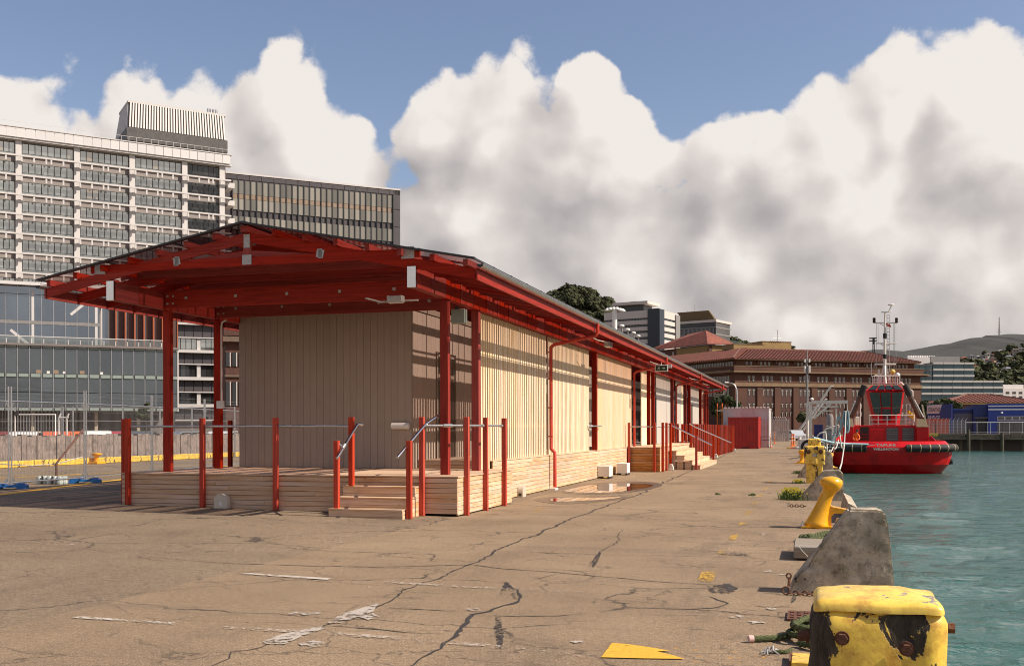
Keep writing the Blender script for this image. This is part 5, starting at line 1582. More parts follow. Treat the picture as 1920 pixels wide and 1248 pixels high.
# light crane poles lying at an angle
t = thing("davit_pole", "long white davit pole slanting up with a hooked end behind the gantry", "davit", tuple(P(1500, 806, 90)))
m1 = MB(); m1.tube([tuple(P(1499, 805, 90)), tuple(P(1520, 778, 90)), tuple(P(1556, 727, 90)), tuple(P(1559, 724, 90)), tuple(P(1563, 724, 90))], [.10, .10, .08, .08, .07], 8); m1.build("pole", M_wpaint, t, smooth=50)
m1 = MB(); m1.lathe([(.35, 0), (.35, .15), (.15, .2), (.15, 1.0)], (P(1499, 805, 90).x, 90, 0), 10); m1.build("pedestal", M_wpaint, t, smooth=50)
t = thing("davit_pole", "shorter white davit pole slanting up parallel to the long one", "davit", tuple(P(1508, 806, 88)))
m1 = MB(); m1.tube([tuple(P(1506, 806, 88)), tuple(P(1545, 752, 88)), tuple(P(1548, 748, 88)), tuple(P(1551, 749, 88))], [.08, .07, .06, .06], 8); m1.build("pole", M_wpaint, t, smooth=50)
m1 = MB(); m1.lathe([(.3, 0), (.3, .15), (.12, .2), (.12, 1.0)], (P(1506, 806, 88).x, 88, 0), 10); m1.build("pedestal", M_wpaint, t, smooth=50)
t = thing("lamp_post", "thick short white post left of the gantry upright", "post", (P(1514, 826, 72).x, 72, 0))
m1 = MB(); m1.tube([(P(1514, 826, 72).x, 72, .005), (P(1514, 786, 72).x, 72, P(1514, 786, 72).z)], .09, 10); m1.build("post", M_wpaint, t, smooth=50)
wbox(t, "cap", M_white, P(1514, 786, 72).x - .12, P(1514, 786, 72).x + .12, 71.88, 72.12, P(1514, 786, 72).z, P(1514, 786, 72).z + .06)
# control cabinet with coiled hose
cx = P(1507, 830, 66).x
t = thing("control_cabinet", "pale grey control cabinet at the quay edge behind the far pile head", "cabinet", (cx, 66, 0))
wbox(t, "housing", M_wpaint, cx - .28, cx + .32, 66, 66.5, .02, 1.05, .02); wbox(t, "sensor_box", M_white, cx - .05, cx + .12, 66.05, 66.2, 1.051, 1.3, .01)
wbox(t, "door", M_white, cx - .22, cx + .26, 65.985, 65.999, .12, .98)
t = thing("hose_reel", "black and yellow hose coiled on a stand beside the control cabinet", "hose", (cx + .38, 62, 0))
m1 = MB()
for k in range(6): ring(m1, (cx + .30, 62 + k * .06, .62), .42 - .02 * k, .035, (1, 0, 0), (0, 0, 1), 22)
m1.build("hose", mat("black_hose", (.03, .03, .035), .5), t, smooth=80)
m1 = MB(); m1.tube([(cx + .42, 62.1, .9), (cx + .5, 62.1, 1.15), (cx + .46, 62.1, .6)], .06, 7); m1.build("nozzle", M_horn, t, smooth=60)
wbox(t, "stand", M_rust, cx + .25, cx + .35, 62.3, 62.4, .01, 1.0)
# guard rail with bent tube and clutter
for i, (px, yy) in enumerate(((1533, 70), (1545, 78))):
    t = thing("hooped_rail", ("pale hooped tube rail right of the gantry foot", "grey hooped frame between the gantry and the tug")[i], "rail", tuple(P(px, 830, yy)))
    a = P(px, 838, yy); m1 = MB(); z = P(px, 812 - 8 * i, yy).z
    m1.tube([(a.x, yy, .01), (a.x, yy, z - .15), (a.x + .15, yy, z), (a.x + .5 + .5 * i, yy, z + .1 + .2 * i), (a.x + .6 + .6 * i, yy, .3)], .05, 8); m1.build("hoop", M_wpaint, t, smooth=60)
    m1 = MB(); m1.tube([(a.x, yy, .35), (a.x + .6 + .5 * i, yy, .35)], .04, 6); m1.build("bar", M_wpaint, t)
# stacked gear in the gap behind: tank, pump box, drums
def gear(name, lab, cat, px0, px1, py0, py1, Y, m, kind='box', extra=None):
    a = at(px0, py1, Y=Y); b = at(px1, py0, Y=Y)
    t = thing(name, lab, cat, ((a.x + b.x) / 2, Y, 0)); w = b.x - a.x; z1 = b.z; z0 = max(.006, a.z)
    if kind == 'box':
        wbox(t, "body", m, a.x, b.x, Y, Y + w * .7, z0, z1, .02)
        wbox(t, "lid", extra or m, a.x - .03, b.x + .03, Y - .03, Y + w * .7 + .03, z1 + .001, z1 + .06, .01)
    elif kind == 'tank':
        m1 = MB(); m1.lathe([(w * .5, 0), (w * .5, (z1 - z0) * .85), (w * .35, z1 - z0), (.02, z1 - z0 + .03)], ((a.x + b.x) / 2, Y + w / 2, z0), 18); m1.build("tank", m, t, smooth=50)
        m1 = MB(); m1.lathe([(w * .53, 0), (w * .53, .08)], ((a.x + b.x) / 2, Y + w / 2, z0 + (z1 - z0) * .5), 18); m1.build("band", M_galv, t, smooth=50)
    return t
M_navy = mat("navy_steel", (0.02, 0.03, 0.14), .5, var=.2)
M_grayp = mat("grey_paint", (0.22, 0.21, 0.20), .6, var=.2, vscale=3)
gear("navy_container", "navy blue cabinet with white lettering panel behind the gantry", "cabinet", 1526, 1543, 797, 826, 96, M_navy)
gear("storage_tank", "grey upright tank between the gantry and the tug", "tank", 1549, 1563, 776, 822, 100, M_grayp, 'tank')
gear("pump_house", "dark grey pump housing beside the tug's bow line", "pump", 1545, 1560, 806, 830, 82, M_grayp)
gear("equipment_crate", "pale equipment crate at the quay edge beside the tug", "crate", 1560, 1568, 815, 834, 76, M_white)
# panels on the navy cabinet
c = at(1531, 806, Y=95.9)
# traffic bollards
M_org = mat("orange_plastic", (0.75, 0.16, 0.02), .5, var=.1)
def traffic(px, py, top, lab, r=.045, base=.2):
    c = at(px, py, Z=0.0); z = at(px, top, Y=c.y).z
    t = thing("traffic_bollard", lab, "bollard", (c.x, c.y, 0), group="orange traffic posts on the quay")
    m1 = MB(); m1.tube([(c.x, c.y, .06), (c.x, c.y, z)], r, 10); m1.build("post", M_org, t, smooth=50)
    for k in (.45, .72):
        m1 = MB(); m1.tube([(c.x, c.y, z * k), (c.x, c.y, z * k + .09)], r + .004, 10); m1.build("reflective_band", M_white, t, smooth=50)
    m1 = MB(); m1.lathe([(base, .005), (base, .05), (r * 1.3, .09)], (c.x, c.y, 0), 12); m1.build("foot", M_org, t, smooth=40)
traffic(1444.5, 837.5, 812, "orange post right beside the white container")
traffic(1452.5, 831.5, 809, "orange post a little beyond the white container")
traffic(1485, 837, 813, "nearer of the two close orange posts in the middle of the quay", .07)
traffic(1488.5, 835, 813, "farther of the two close orange posts in the middle of the quay", .07)
c = at(1490, 841, Z=0)
t = thing("barrier_base", "yellow and red barrier foot lying by the two close orange posts", "barrier", (c.x, c.y, 0))
wbox(t, "beam", mat("red_white_plastic", (.55, .18, .12), .6), c.x - .45, c.x + .75, c.y, c.y + .25, .02, .12, .02)
m1 = MB(); m1.prism([(c.x - .75, c.y - .1, .006), (c.x - .35, c.y - .1, .006), (c.x - .4, c.y - .1, .14), (c.x - .5, c.y - .1, .14)], (0, .4, 0)); m1.build("foot", M_cap, t, fix=True)
c = at(1508, 848, Z=0)
t = thing("white_tray", "flat white lid lying beside the far pile head", "lid", (c.x, c.y, 0))
m1 = MB(); m1.lathe([(.34, .004), (.36, .04), (.30, .07), (.02, .075)], (c.x, c.y, 0), 18); m1.build("lid", M_white, t, smooth=50)
m1 = MB(); m1.tube([(c.x - .08, c.y, .076), (c.x + .08, c.y, .076)], .012, 6); m1.build("grip", M_plate, t)

# mooring lines: from the tug's stern to the quay
def line(lab, pts, r, m, name="mooring_line", cat="rope", sag=0):
    t = MB(); P_ = [Vector(p) for p in pts]; out = []
    for a, b in zip(P_[:-1], P_[1:]):
        for i in range(8):
            k = i / 8; q = a + (b - a) * k; q.z -= sag * 4 * k * (1 - k); out.append(tuple(q))
    out.append(tuple(P_[-1])); t.tube(out, r, 7)
    o = t.build(name, m, None, smooth=60, org='c'); tag(o, lab, cat); return o
line("thick pale blue mooring line running level from the quay to the tug's stern deck", [at(1524, 820, Y=60), at(1560, 829, Y=75), at(1590, 831.5, Y=88), at(1628, 832.5, Y=88.9)], .075, M_ropeb)
line("long pale rope hanging from the gantry hook down to the concrete block", [at(1586, 770, Y=GY_), at(1585, 800, Y=70), at(1583, 835, Y=60), at(1578, 868, Y=48), at(1574, 880, Y=38)], .032, M_ropew)
line("thin brown rope hanging off the quay towards the water left of the tug", [at(1572, 800, Y=72), at(1563, 845, Y=66), at(1558, 872, Y=60)], .035, M_rust)
hk = thing("rope_bundle", "bundle of looped blue ropes hanging from the gantry's end hook", "rope", tuple(P(1588, 770)))
for k, (x0, x1, yb) in enumerate(((1583, 1594, 811), (1586, 1592, 806), (1580, 1590, 800))):
    pts = []
    for i in range(15):
        a = math.pi * i / 14
        px = (x0 + x1) / 2 + (x1 - x0) / 2 * math.cos(a) * (.35 + .65 * math.sin(a)); py = 770 + (yb - 770) * math.sin(a) ** .8
        pts.append(tuple(at(px, py, Y=GY_ + .1 * k)))
    m1 = MB(); m1.tube(pts, .055, 7); m1.build("loop", M_ropeb, hk, smooth=60)
hk2 = thing("rope_bundle", "second bundle of blue ropes hanging in the middle of the gantry", "rope", tuple(P(1572, 780)))
for k, (a, b, c_) in enumerate((((1573, 778), (1568, 800), (1562, 818)), ((1574, 780), (1577, 800), (1570, 820)), ((1583, 770), (1578, 792), (1566, 826)), ((1571, 782), (1565, 806), (1556, 838)))):
    m1 = MB(); m1.tube([tuple(P(*a)), tuple(P(*b)), tuple(P(*c_))], .045, 7); m1.build("strand", M_ropeb, hk2, smooth=60)
m1 = MB(); m1.tube([tuple(P(1568, 766)), tuple(P(1568, 812))], .06, 8); m1.build("hanger_post", M_wpaint, hk2, smooth=60)
line("slack white rope looping over the quay edge near the hoses", [at(1530, 822, Y=58), at(1548, 838, Y=60), at(1562, 838, Y=66), at(1572, 824, Y=70)], .035, M_ropew, sag=.3)
line("slack white hose curling over the quay edge beyond the far pile head", [at(1530, 835, Y=50), at(1545, 846, Y=54), at(1556, 843, Y=58)], .035, M_ropew, sag=.2)
# ================================================================ THE TUG
M_tred = mat("tug_red_paint", (0.50, 0.006, 0.008), .35, var=.10, vscale=1.2, spec=.3, dirt=(.20, .006, .006), dscale=1.1, dthr=(.5, .75), bump=.08, bscale=2)
M_tred2 = mat("tug_red_deckhouse", (0.46, 0.007, 0.009), .4, var=.08, spec=.3)
M_tcream = mat("tug_cream_paint", (0.80, 0.62, 0.36), .45, var=.06)
M_rubber = mat("black_rubber", (0.02, 0.018, 0.017), .75, var=.3, vscale=4)
M_twhite = mat("tug_white_paint", (0.70, 0.64, 0.56), .45, var=.08)
M_louvre = mat("grey_louvre", (0.10, 0.09, 0.085), .6, var=.2)
M_tglass = glass_mat("bridge_glass", (.55, .6, .6), refl=.12, inner=(.02, .028, .024))
M_funnel = mat("sooty_brown_steel", (0.085, 0.045, 0.03), .45, var=.3, vscale=2)
TY = 89.0
tp = lambda px, py, Y: at(px, py, Y=Y)
tcx = tp(1668, 860, TY).x
tug = thing("tugboat", "red harbour tug moored stern on with black fenders, twin funnels and a white lattice mast", "tugboat", (tcx, TY, WZ))
# hull as stacked plan outlines
def outline(hw, ys, ln, n=18, p=2.6):
    """Half-widths round a full stern and a fine bow; returns a closed loop starting at the stern centre."""
    right = []
    for i in range(n + 1):
        t = i / n
        if t < .38:
            a = t / .38 * math.pi / 2
            x = hw * math.sin(a) ** (2 / p); y = ys + 2.6 * (1 - math.cos(a) ** (2 / p))
        else:
            k = (t - .38) / .62
            y = ys + 2.6 + (ln - 2.6) * k; x = hw * (1 - max(0, (k - .45) / .55) ** 2.2)
        right.append((x, y))
    left = [(-x, y) for x, y in reversed(right[1:-1])]
    return right + left
levels = [(-3.2, 3.2, 1.4), (-2.3, 4.0, .75), (-1.98, 4.2, .55), (-1.25, 4.72, .14), (-1.24, 4.73, .13), (-.42, 4.97, .02), (-.16, 4.99, .0), (.18, 4.97, .02), (.66, 4.52, .62)]
mb = MB(); base = None
for (z, hw, dy) in levels:
    oo = outline(hw, TY + dy, 26 - dy)
    b0 = len(mb.v); m_ = len(oo)
    mb.v += [(tcx + x, y, z + (.5 * max(0, (y - TY - 14) / 12) if z > -1 else 0)) for x, y in oo]
    if base is not None:
        for i in range(m_):
            mb.f.append((base + i, base + (i + 1) % m_, b0 + (i + 1) % m_, b0 + i)); mb.mi.append(0)
    base = b0
hull = mb.build("hull", M_tred, tug, smooth=18, fix=False)
oo = outline(4.70, TY + .40, 25.4)
m1 = MB(); m1.quad(*[(tcx + x, y, -.25) for x, y in oo]); m1.build("deck", M_grayp, tug)
oo2 = outline(4.44, TY + .74, 25.2); oo1 = outline(4.53, TY + .61, 25.4); m1 = MB(); n_ = len(oo1)
m1.v += [(tcx + x, y, .68 + .5 * max(0, (y - TY - 14) / 12)) for x, y in oo1] + [(tcx + x, y, .68 + .5 * max(0, (y - TY - 14) / 12)) for x, y in oo2] + [(tcx + x, y, -.25) for x, y in oo2]
for i in range(n_):
    j = (i + 1) % n_; m1.f += [(i, j, n_ + j, n_ + i), (n_ + i, n_ + j, 2 * n_ + j, 2 * n_ + i)]; m1.mi += [0, 0]
m1.build("bulwark", M_tred, tug)
# boot stripe and lower knuckle
m1 = MB(); oa = outline(4.24, TY + .50, 25.5); 
m1.v += [(tcx + x * 1.004, y - .01, -1.95) for x, y in oa] + [(tcx + x * .96, y + .16, -2.35) for x, y in oa]
for i in range(len(oa)):
    j = (i + 1) % len(oa); m1.f.append((i, j, len(oa) + j, len(oa) + i)); m1.mi.append(0)
m1.build("boot_stripe", M_rubber, tug)
# fenders round the quarters
def fender(x0, x1, name="fender"):
    pts = []; k = 22
    for i in range(k + 1):
        x = x0 + (x1 - x0) * i / k; u = min(.999, abs(x) / 5.15)
        a = math.asin(u ** (2.6 / 2)); y = TY + 2.6 * (1 - math.cos(a) ** (2 / 2.6)) - .06
        pts.append((tcx + x, y, .10 + .02 * i / k))
    if abs(x1) > 5:
        pts += [(tcx + math.copysign(5.18, x1), TY + 2.9, .1), (tcx + math.copysign(5.18, x1), TY + 6, .1), (tcx + math.copysign(5.18, x1), TY + 12, .15)]
    m1 = MB(); m1.tube(pts, .30, 12); f = m1.build(name, M_rubber, tug, smooth=50)
    L_ = 0; nxt = .35
    for a, b in zip(pts[:-1], pts[1:]):
        a = Vector(a); b = Vector(b); d = (b - a).length
        while L_ + d > nxt and nxt < 7.5:
            p = a + (b - a) * ((nxt - L_) / d); dd = (b - a).normalized() * .02
            m1 = MB(); m1.tube([tuple(p - dd), tuple(p + dd)], .318, 12); m1.build("band", M_tcream, f, smooth=50); nxt += .72
        L_ += d
fender(1.25, 5.14); fender(-1.75, -5.14)
# name on the stern
def text_mesh(parent, name, body, size, loc, m, depth=.012, sx=1.0, rot=(math.pi / 2, 0, 0), bold=.0):
    cu = bpy.data.curves.new("lettering", 'FONT'); cu.body = body; cu.size = size; cu.align_x = 'CENTER'; cu.align_y = 'CENTER'; cu.extrude = depth; cu.offset = bold
    cu.resolution_u = 3
    tmp = bpy.data.objects.new("lettering_source", cu); COL.objects.link(tmp)
    dg = bpy.context.evaluated_depsgraph_get(); me = bpy.data.meshes.new_from_object(tmp.evaluated_get(dg))
    bpy.data.objects.remove(tmp)
    me.materials.clear(); me.materials.append(m)
    R3 = Matrix.Rotation(rot[0], 4, 'X')
    me.transform(Matrix.Diagonal((sx, 1, 1, 1))); me.transform(R3)
    if rot[2]: me.transform(Matrix.Rotation(rot[2], 4, 'Z'))
    o = bpy.data.objects.new(name, me); o.location = Vector(loc) - base_of(parent); link(o, parent); o['_b'] = tuple(loc); return o
M_letter = mat("cream_lettering", (0.80, 0.70, 0.55), .5)
text_mesh(hull, "name_lettering", "TAPUHI", .32, (tcx - .28, TY + .12, .33), M_letter, sx=1.35, bold=.012)
text_mesh(hull, "port_lettering", "WELLINGTON", .23, (tcx - .28, TY - .03, .02), M_letter, sx=1.28, bold=.010)
wbox(hull, "white_stripe", M_letter, tcx - 1.7, tcx - 1.15, TY + .10, TY + .12, .31, .36)
# superstructure
DH = TY + 4.2
a = tp(1600, 797, DH); b = tp(1720, 836, DH)
dh = wbox(tug, "deckhouse", M_tred2, a.x, b.x, DH, DH + 9, -.25, a.z, .04)
for x0, x1 in ((1662, 1684), (1692, 1714)):
    p, q = tp(x0, 802, DH), tp(x1, 833, DH)
    g = wbox(dh, "vent_grille", M_louvre, p.x, q.x, DH - .05, DH - .002, q.z, p.z)
    for k in range(7): wbox(g, "louvre", M_grayp, p.x + .03, q.x - .03, DH - .075, DH - .051, q.z + (p.z - q.z) * (k + .3) / 7, q.z + (p.z - q.z) * (k + .5) / 7)
p, q = tp(1631, 802, DH), tp(1656, 833, DH); wbox(dh, "side_door", M_tred, p.x, q.x, DH - .04, DH - .002, q.z, p.z - .1, .02)
p = tp(1613, 799, DH - .3); q = tp(1629, 833, DH - .3)
ld = wbox(dh, "stair_well", M_int, p.x, q.x, DH - .04, DH - .002, -.2, p.z - .05)
for k in range(6): wbox(ld, "stair_tread", M_tred2, p.x + .05, q.x - .05, DH - .12, DH - .041, -.1 + k * .25, -.05 + k * .25)
# quarter blocks with cream tops
for (x0, x1) in ((1581, 1601), (1719, 1742)):
    YB = TY + 3.4
    p, q = tp(x0, 800, YB), tp(x1, 836, YB)
    bl = wbox(tug, "vent_trunk", M_tred, p.x, q.x, YB, YB + 1.6, -.25, p.z, .03)
    t0 = tp(x0, 785, YB).z
    m1 = MB(); s = 1 if x0 > 1650 else -1
    w = q.x - p.x
    pr = [(p.x, YB - .01, p.z + .002), (q.x, YB - .01, p.z + .002), (q.x - (w * .45 if s > 0 else .1), YB - .01, t0), (p.x + (.1 if s > 0 else w * .3), YB - .01, t0)]
    m1.prism(pr, (0, 1.6, 0)); m1.build("cream_top", M_tcream, bl, smooth=30, fix=True)
# funnels leaning inwards
for (top, bot) in (((1621, 722), (1597, 783)), ((1697, 721), (1724, 782))):
    YFu = TY + 5.5
    T, Bm = tp(*top, YFu), tp(*bot, YFu + .4); d = (Bm - T).normalized()
    m1 = MB(); m1.tube([tuple(Bm), tuple(T + d * 1.0)], .23, 14); f = m1.build("funnel", M_funnel, tug, smooth=50)
    m1 = MB(); m1.tube([tuple(T + d * 1.0), tuple(T + d * .85), tuple(T)], [.26, .28, .25], 14); m1.build("funnel_cowl", M_rubber, f, smooth=50)
    m1 = MB(); off = Vector((.30 if top[0] > 1650 else -.30, -.1, 0)); m1.tube([tuple(Bm + off), tuple(T + d * 1.4 + off * .6)], .07, 8); m1.build("exhaust_pipe", M_galv, f, smooth=50)
# wheelhouse: narrows downwards
WY = TY + 7.5
def wq(px, py, Y=None): return tp(px, py, Y or WY)
lb, rb, lt, rt_ = wq(1640, 797), wq(1688, 797), wq(1624, 733), wq(1697, 733)
dep = 3.2
m1 = MB()
fb = [(lb.x, WY + .5, lb.z), (rb.x, WY + .5, rb.z), (rb.x, WY + dep - .5, rb.z), (lb.x, WY + dep - .5, lb.z)]
ft = [(lt.x + .45, WY - .0, lt.z), (rt_.x - .45, WY - .0, rt_.z), (rt_.x, WY + .5, rt_.z), (rt_.x, WY + dep, rt_.z), (lt.x, WY + dep, lt.z), (lt.x, WY + .5, lt.z)]
fb = [(lb.x + .3, WY + .35, lb.z), (rb.x - .3, WY + .35, rb.z), (rb.x, WY + .75, rb.z), (rb.x, WY + dep - .3, rb.z), (lb.x, WY + dep - .3, lb.z), (lb.x, WY + .75, lb.z)]
m1.add(fb + ft, [(5, 4, 3, 2, 1, 0), (6, 7, 8, 9, 10, 11)] + [(i, (i + 1) % 6, 6 + (i + 1) % 6, 6 + i) for i in range(6)])
wh = m1.build("wheelhouse", M_tred2, tug, fix=True)
def wface(pa, pb, pc, pd, name, m, off=.03):
    m1 = MB(); m1.prism([pa, pb, pc, pd], (0, .02, 0), (0, -off - .02, 0)); return m1.build(name, m, wh, fix=True)
def lerpw(u, v):
    """Point on the wheelhouse front: u across (0..1), v up (0..1)."""
    bx = lb.x + .3 + (rb.x - lb.x - .6) * u; tx = lt.x + .45 + (rt_.x - lt.x - .9) * u
    return (bx + (tx - bx) * v, WY + .35 - .35 * v, lb.z + (lt.z - lb.z) * v)
wface(lerpw(.30, .12), lerpw(.70, .12), lerpw(.68, .95), lerpw(.32, .95), "front_window", M_tglass)
wface(lerpw(-.10, .34), lerpw(.24, .30), lerpw(.27, .95), lerpw(-.10, .95), "front_window", M_tglass, .33)
wface(lerpw(.76, .30), lerpw(1.10, .34), lerpw(1.10, .95), lerpw(.73, .95), "front_window", M_tglass, .33)
wface(lerpw(.30, .48), lerpw(.70, .48), lerpw(.70, .52), lerpw(.30, .52), "window_bar", M_tred, .06)
wbox(wh, "radar_console", M_tcream, lt.x + 1.3, rt_.x - 1.3, WY + .3, WY + .5, lb.z + 1.35, lb.z + 1.5)
# visor roof with slanted panes
r0, r1 = wq(1623, 733), wq(1698, 733); t0, t1 = wq(1634, 722), wq(1687, 722)
m1 = MB(); A = [(r0.x, WY - .1, r0.z + .02), (r1.x, WY - .1, r0.z + .02), (r1.x, WY + dep + .1, r0.z + .02), (r0.x, WY + dep + .1, r0.z + .02)]
B = [(t0.x, WY + .5, t0.z), (t1.x, WY + .5, t0.z), (t1.x, WY + dep - .4, t0.z), (t0.x, WY + dep - .4, t0.z)]
m1.add(A + B, [(3, 2, 1, 0), (4, 5, 6, 7), (0, 1, 5, 4), (1, 2, 6, 5), (2, 3, 7, 6), (3, 0, 4, 7)]); rf = m1.build("roof", M_tred, wh, fix=True)
for (u0, u1) in ((.06, .26), (.31, .48), (.52, .69), (.74, .94)):
    w0 = r1.x - r0.x; w1 = t1.x - t0.x
    pts = [(r0.x + w0 * u0, WY - .13 + .07, r0.z + .09), (r0.x + w0 * u1, WY - .13 + .07, r0.z + .09), (t0.x + w1 * u1, WY + .36, t0.z - .03), (t0.x + w1 * u0, WY + .36, t0.z - .03)]
    m1 = MB(); m1.prism(pts, (0, -.02, .02)); m1.build("skylight", M_tglass, rf, fix=True)
# rails on the deckhouse and round the monkey island
def railing(root, x0, x1, ytop, ybot, Y, n, name="railing"):
    m1 = MB(); a, b = tp(x0, ytop, Y), tp(x1, ytop, Y); c = tp(x0, ybot, Y)
    for k in (0, .45, .85): z = a.z + (c.z - a.z) * k; m1.tube([(a.x, Y, z), (b.x, Y, z)], .035, 6)
    for i in range(n + 1): x = a.x + (b.x - a.x) * i / n; m1.tube([(x, Y, a.z), (x, Y, c.z)], .035, 6)
    return m1.build(name, M_twhite, root, smooth=60)
railing(tug, 1630, 1714, 778, 797, DH + .1, 5)
railing(tug, 1700, 1712, 757, 797, DH + 1.5, 2)
railing(tug, 1602, 1613, 752, 797, DH + 2.5, 2)
railing(tug, 1636, 1687, 705, 721, WY + .8, 6)
railing(tug, 1640, 1683, 703, 718, WY + 2.4, 5)
wbox(tug, "winch_post", M_twhite, tp(1608, 797, DH).x - .15, tp(1608, 797, DH).x + .15, DH + .3, DH + .6, tp(1608, 797, DH).z, tp(1608, 781, DH).z, .03)
# mast
MY = WY + 1.6
mp = lambda px, py: tp(px, py, MY)
m1 = MB(); m1.tube([tuple(mp(1659, 722)), tuple(mp(1659, 640)), tuple(mp(1659.5, 585))], [.15, .12, .08], 10); mast = m1.build("mast", M_twhite, tug, smooth=50)
m1 = MB()
for x in (1649, 1670): m1.tube([tuple(mp(x, 720)), tuple(mp(1659, 681))], .09, 8)
m1.tube([(mp(1659, 720).x, MY - 1.2, mp(1659, 720).z), tuple(mp(1659, 684))], .08, 8); m1.build("mast_leg", M_twhite, mast, smooth=50)
def arm(x0, x1, y, r=.05, brace=True):
    m1 = MB(); m1.tube([tuple(mp(x0, y)), tuple(mp(x1, y))], r, 7)
    if brace:
        for x in (x0 * .55 + 1659 * .45, x1 * .55 + 1659 * .45): m1.tube([tuple(mp(x, y)), tuple(mp(1659, y + 6))], r * .8, 6)
    return m1.build("cross_arm", M_twhite, mast, smooth=50)
arm(1638, 1682, 605); arm(1642, 1681, 643.5); arm(1652, 1670, 585, .05, False); arm(1640, 1680, 682.5, .08, False)
for x in (1639, 1681):
    m1 = MB(); c = mp(x, 605); m1.lathe([(.12, 0), (.14, .12), (.11, .16), (.14, .25), (.11, .3), (.14, .38), (.10, .45)], tuple(c), 10); m1.build("navigation_lamp", M_rubber, mast, smooth=40)
m1 = MB(); m1.tube([tuple(mp(1666, 584)), tuple(mp(1670, 576)), tuple(mp(1671, 573))], .05, 6); c = mp(1671, 573)
m1.lathe([(.05, 0), (.30, .05), (.26, .12), (.03, .16)], tuple(c), 14); m1.build("satellite_dome", M_twhite, mast, smooth=50)
m1 = MB()
for x in (1663, 1668): m1.tube([tuple(tp(x, 590, MY + .2)), tuple(tp(x, 718, MY + .2))], .025, 5)
for k in range(20): yy = 590 + 6.4 * k; m1.tube([tuple(tp(1663, yy, MY + .2)), tuple(tp(1668, yy, MY + .2))], .022, 5)
m1.build("ladder", M_plate, mast)
m1 = MB()
for x, y0, y1 in ((1643.5, 605, 690), (1646.5, 605, 643), (1675, 605, 700), (1677, 605, 690), (1680, 605, 690)): m1.tube([tuple(mp(x, y0)), tuple(mp(x, y1))], .014, 4)
m1.build("rigging", M_plate, mast)
for (y0, y1) in ((625, 634), (664, 672)): m1 = MB(); m1.tube([tuple(mp(1659.3, y0)), tuple(mp(1659.3, y1))], .17, 10); m1.build("lamp_cluster", M_rubber, mast, smooth=50)
m1 = MB(); c = mp(1661, 604); n_ = 6
for i in range(n_):
    a = c + Vector((.07 * i, .05 * math.sin(i), -.06 * i * .8)); b = c + Vector((.07 * (i + 1), .05 * math.sin(i + 1), -.06 * (i + 1) * .8))
    m1.quad(tuple(a), tuple(b), (b.x, b.y, b.z - .30 + .02 * i), (a.x, a.y, a.z - .30 + .02 * i))
m1.build("flag", mat("red_flag", (.60, .05, .04), .8), mast)
m1 = MB(); m1.lathe([(.02, -.24)] + [(.24 * math.cos(t * math.pi / 10 - math.pi / 2), .24 * math.sin(t * math.pi / 10 - math.pi / 2)) for t in range(1, 10)] + [(.02, .24)], tuple(tp(1673.5, 697, MY)), 16); m1.tube([tuple(tp(1673.5, 702, MY)), tuple(tp(1673.5, 720, MY))], .04, 6); m1.build("radar_ball", mat("ochre_dome", (.62, .40, .10), .5), tug, smooth=60)
m1 = MB(); m1.lathe([(.20, 0), (.22, .1), (.20, .22), (.12, .32), (.02, .36)], tuple(tp(1683, 706, MY)), 16); m1.tube([tuple(tp(1683, 706, MY)), tuple(tp(1683, 722, MY))], .04, 6); m1.build("white_dome", M_white, tug, smooth=60)
m1 = MB(); m1.tube([tuple(tp(1648, 692, MY)), tuple(tp(1648, 721, MY))], .09, 8); m1.build("white_post", M_twhite, tug, smooth=50)
m1 = MB(); m1.tube([tuple(tp(1688, 716, MY)), tuple(tp(1697, 724, MY)), tuple(tp(1711, 733, MY)), tuple(tp(1711, 748, MY))], .08, 7); m1.tube([tuple(tp(1634, 680, MY)), tuple(tp(1634, 706, MY))], .03, 6); m1.build("pipework", M_twhite, tug, smooth=50)
m1 = MB(); m1.bar(tuple(tp(1729, 758, TY + 3)), tuple(tp(1738, 800, TY + 3)), .09, .12); m1.build("boom", M_tcream, tug)
m1 = MB()
for k in range(3): m1.tube([tuple(tp(1704 + 4 * k, 770 + 3 * k, DH + 1)), tuple(tp(1704 + 4 * k, 780 + 3 * k, DH + 1))], .12, 8)
m1.build("deck_gear", M_horn, tug, smooth=50)
m1 = MB(); p = tp(1744, 828, TY + 2); m1.bar((p.x, TY + 2.2, p.z + .4), (p.x + .9, TY + 1.8, p.z - .7), .12, .3); m1.build("bulwark_gate", M_tred, tug)
m1 = MB(); c = (tcx + 4.6, TY + 2.2, -1.05); m1.tube([c, (c[0] + .35, c[1], c[2] + .05)], .22, 10); m1.build("side_roller", M_rubber, tug, smooth=50)

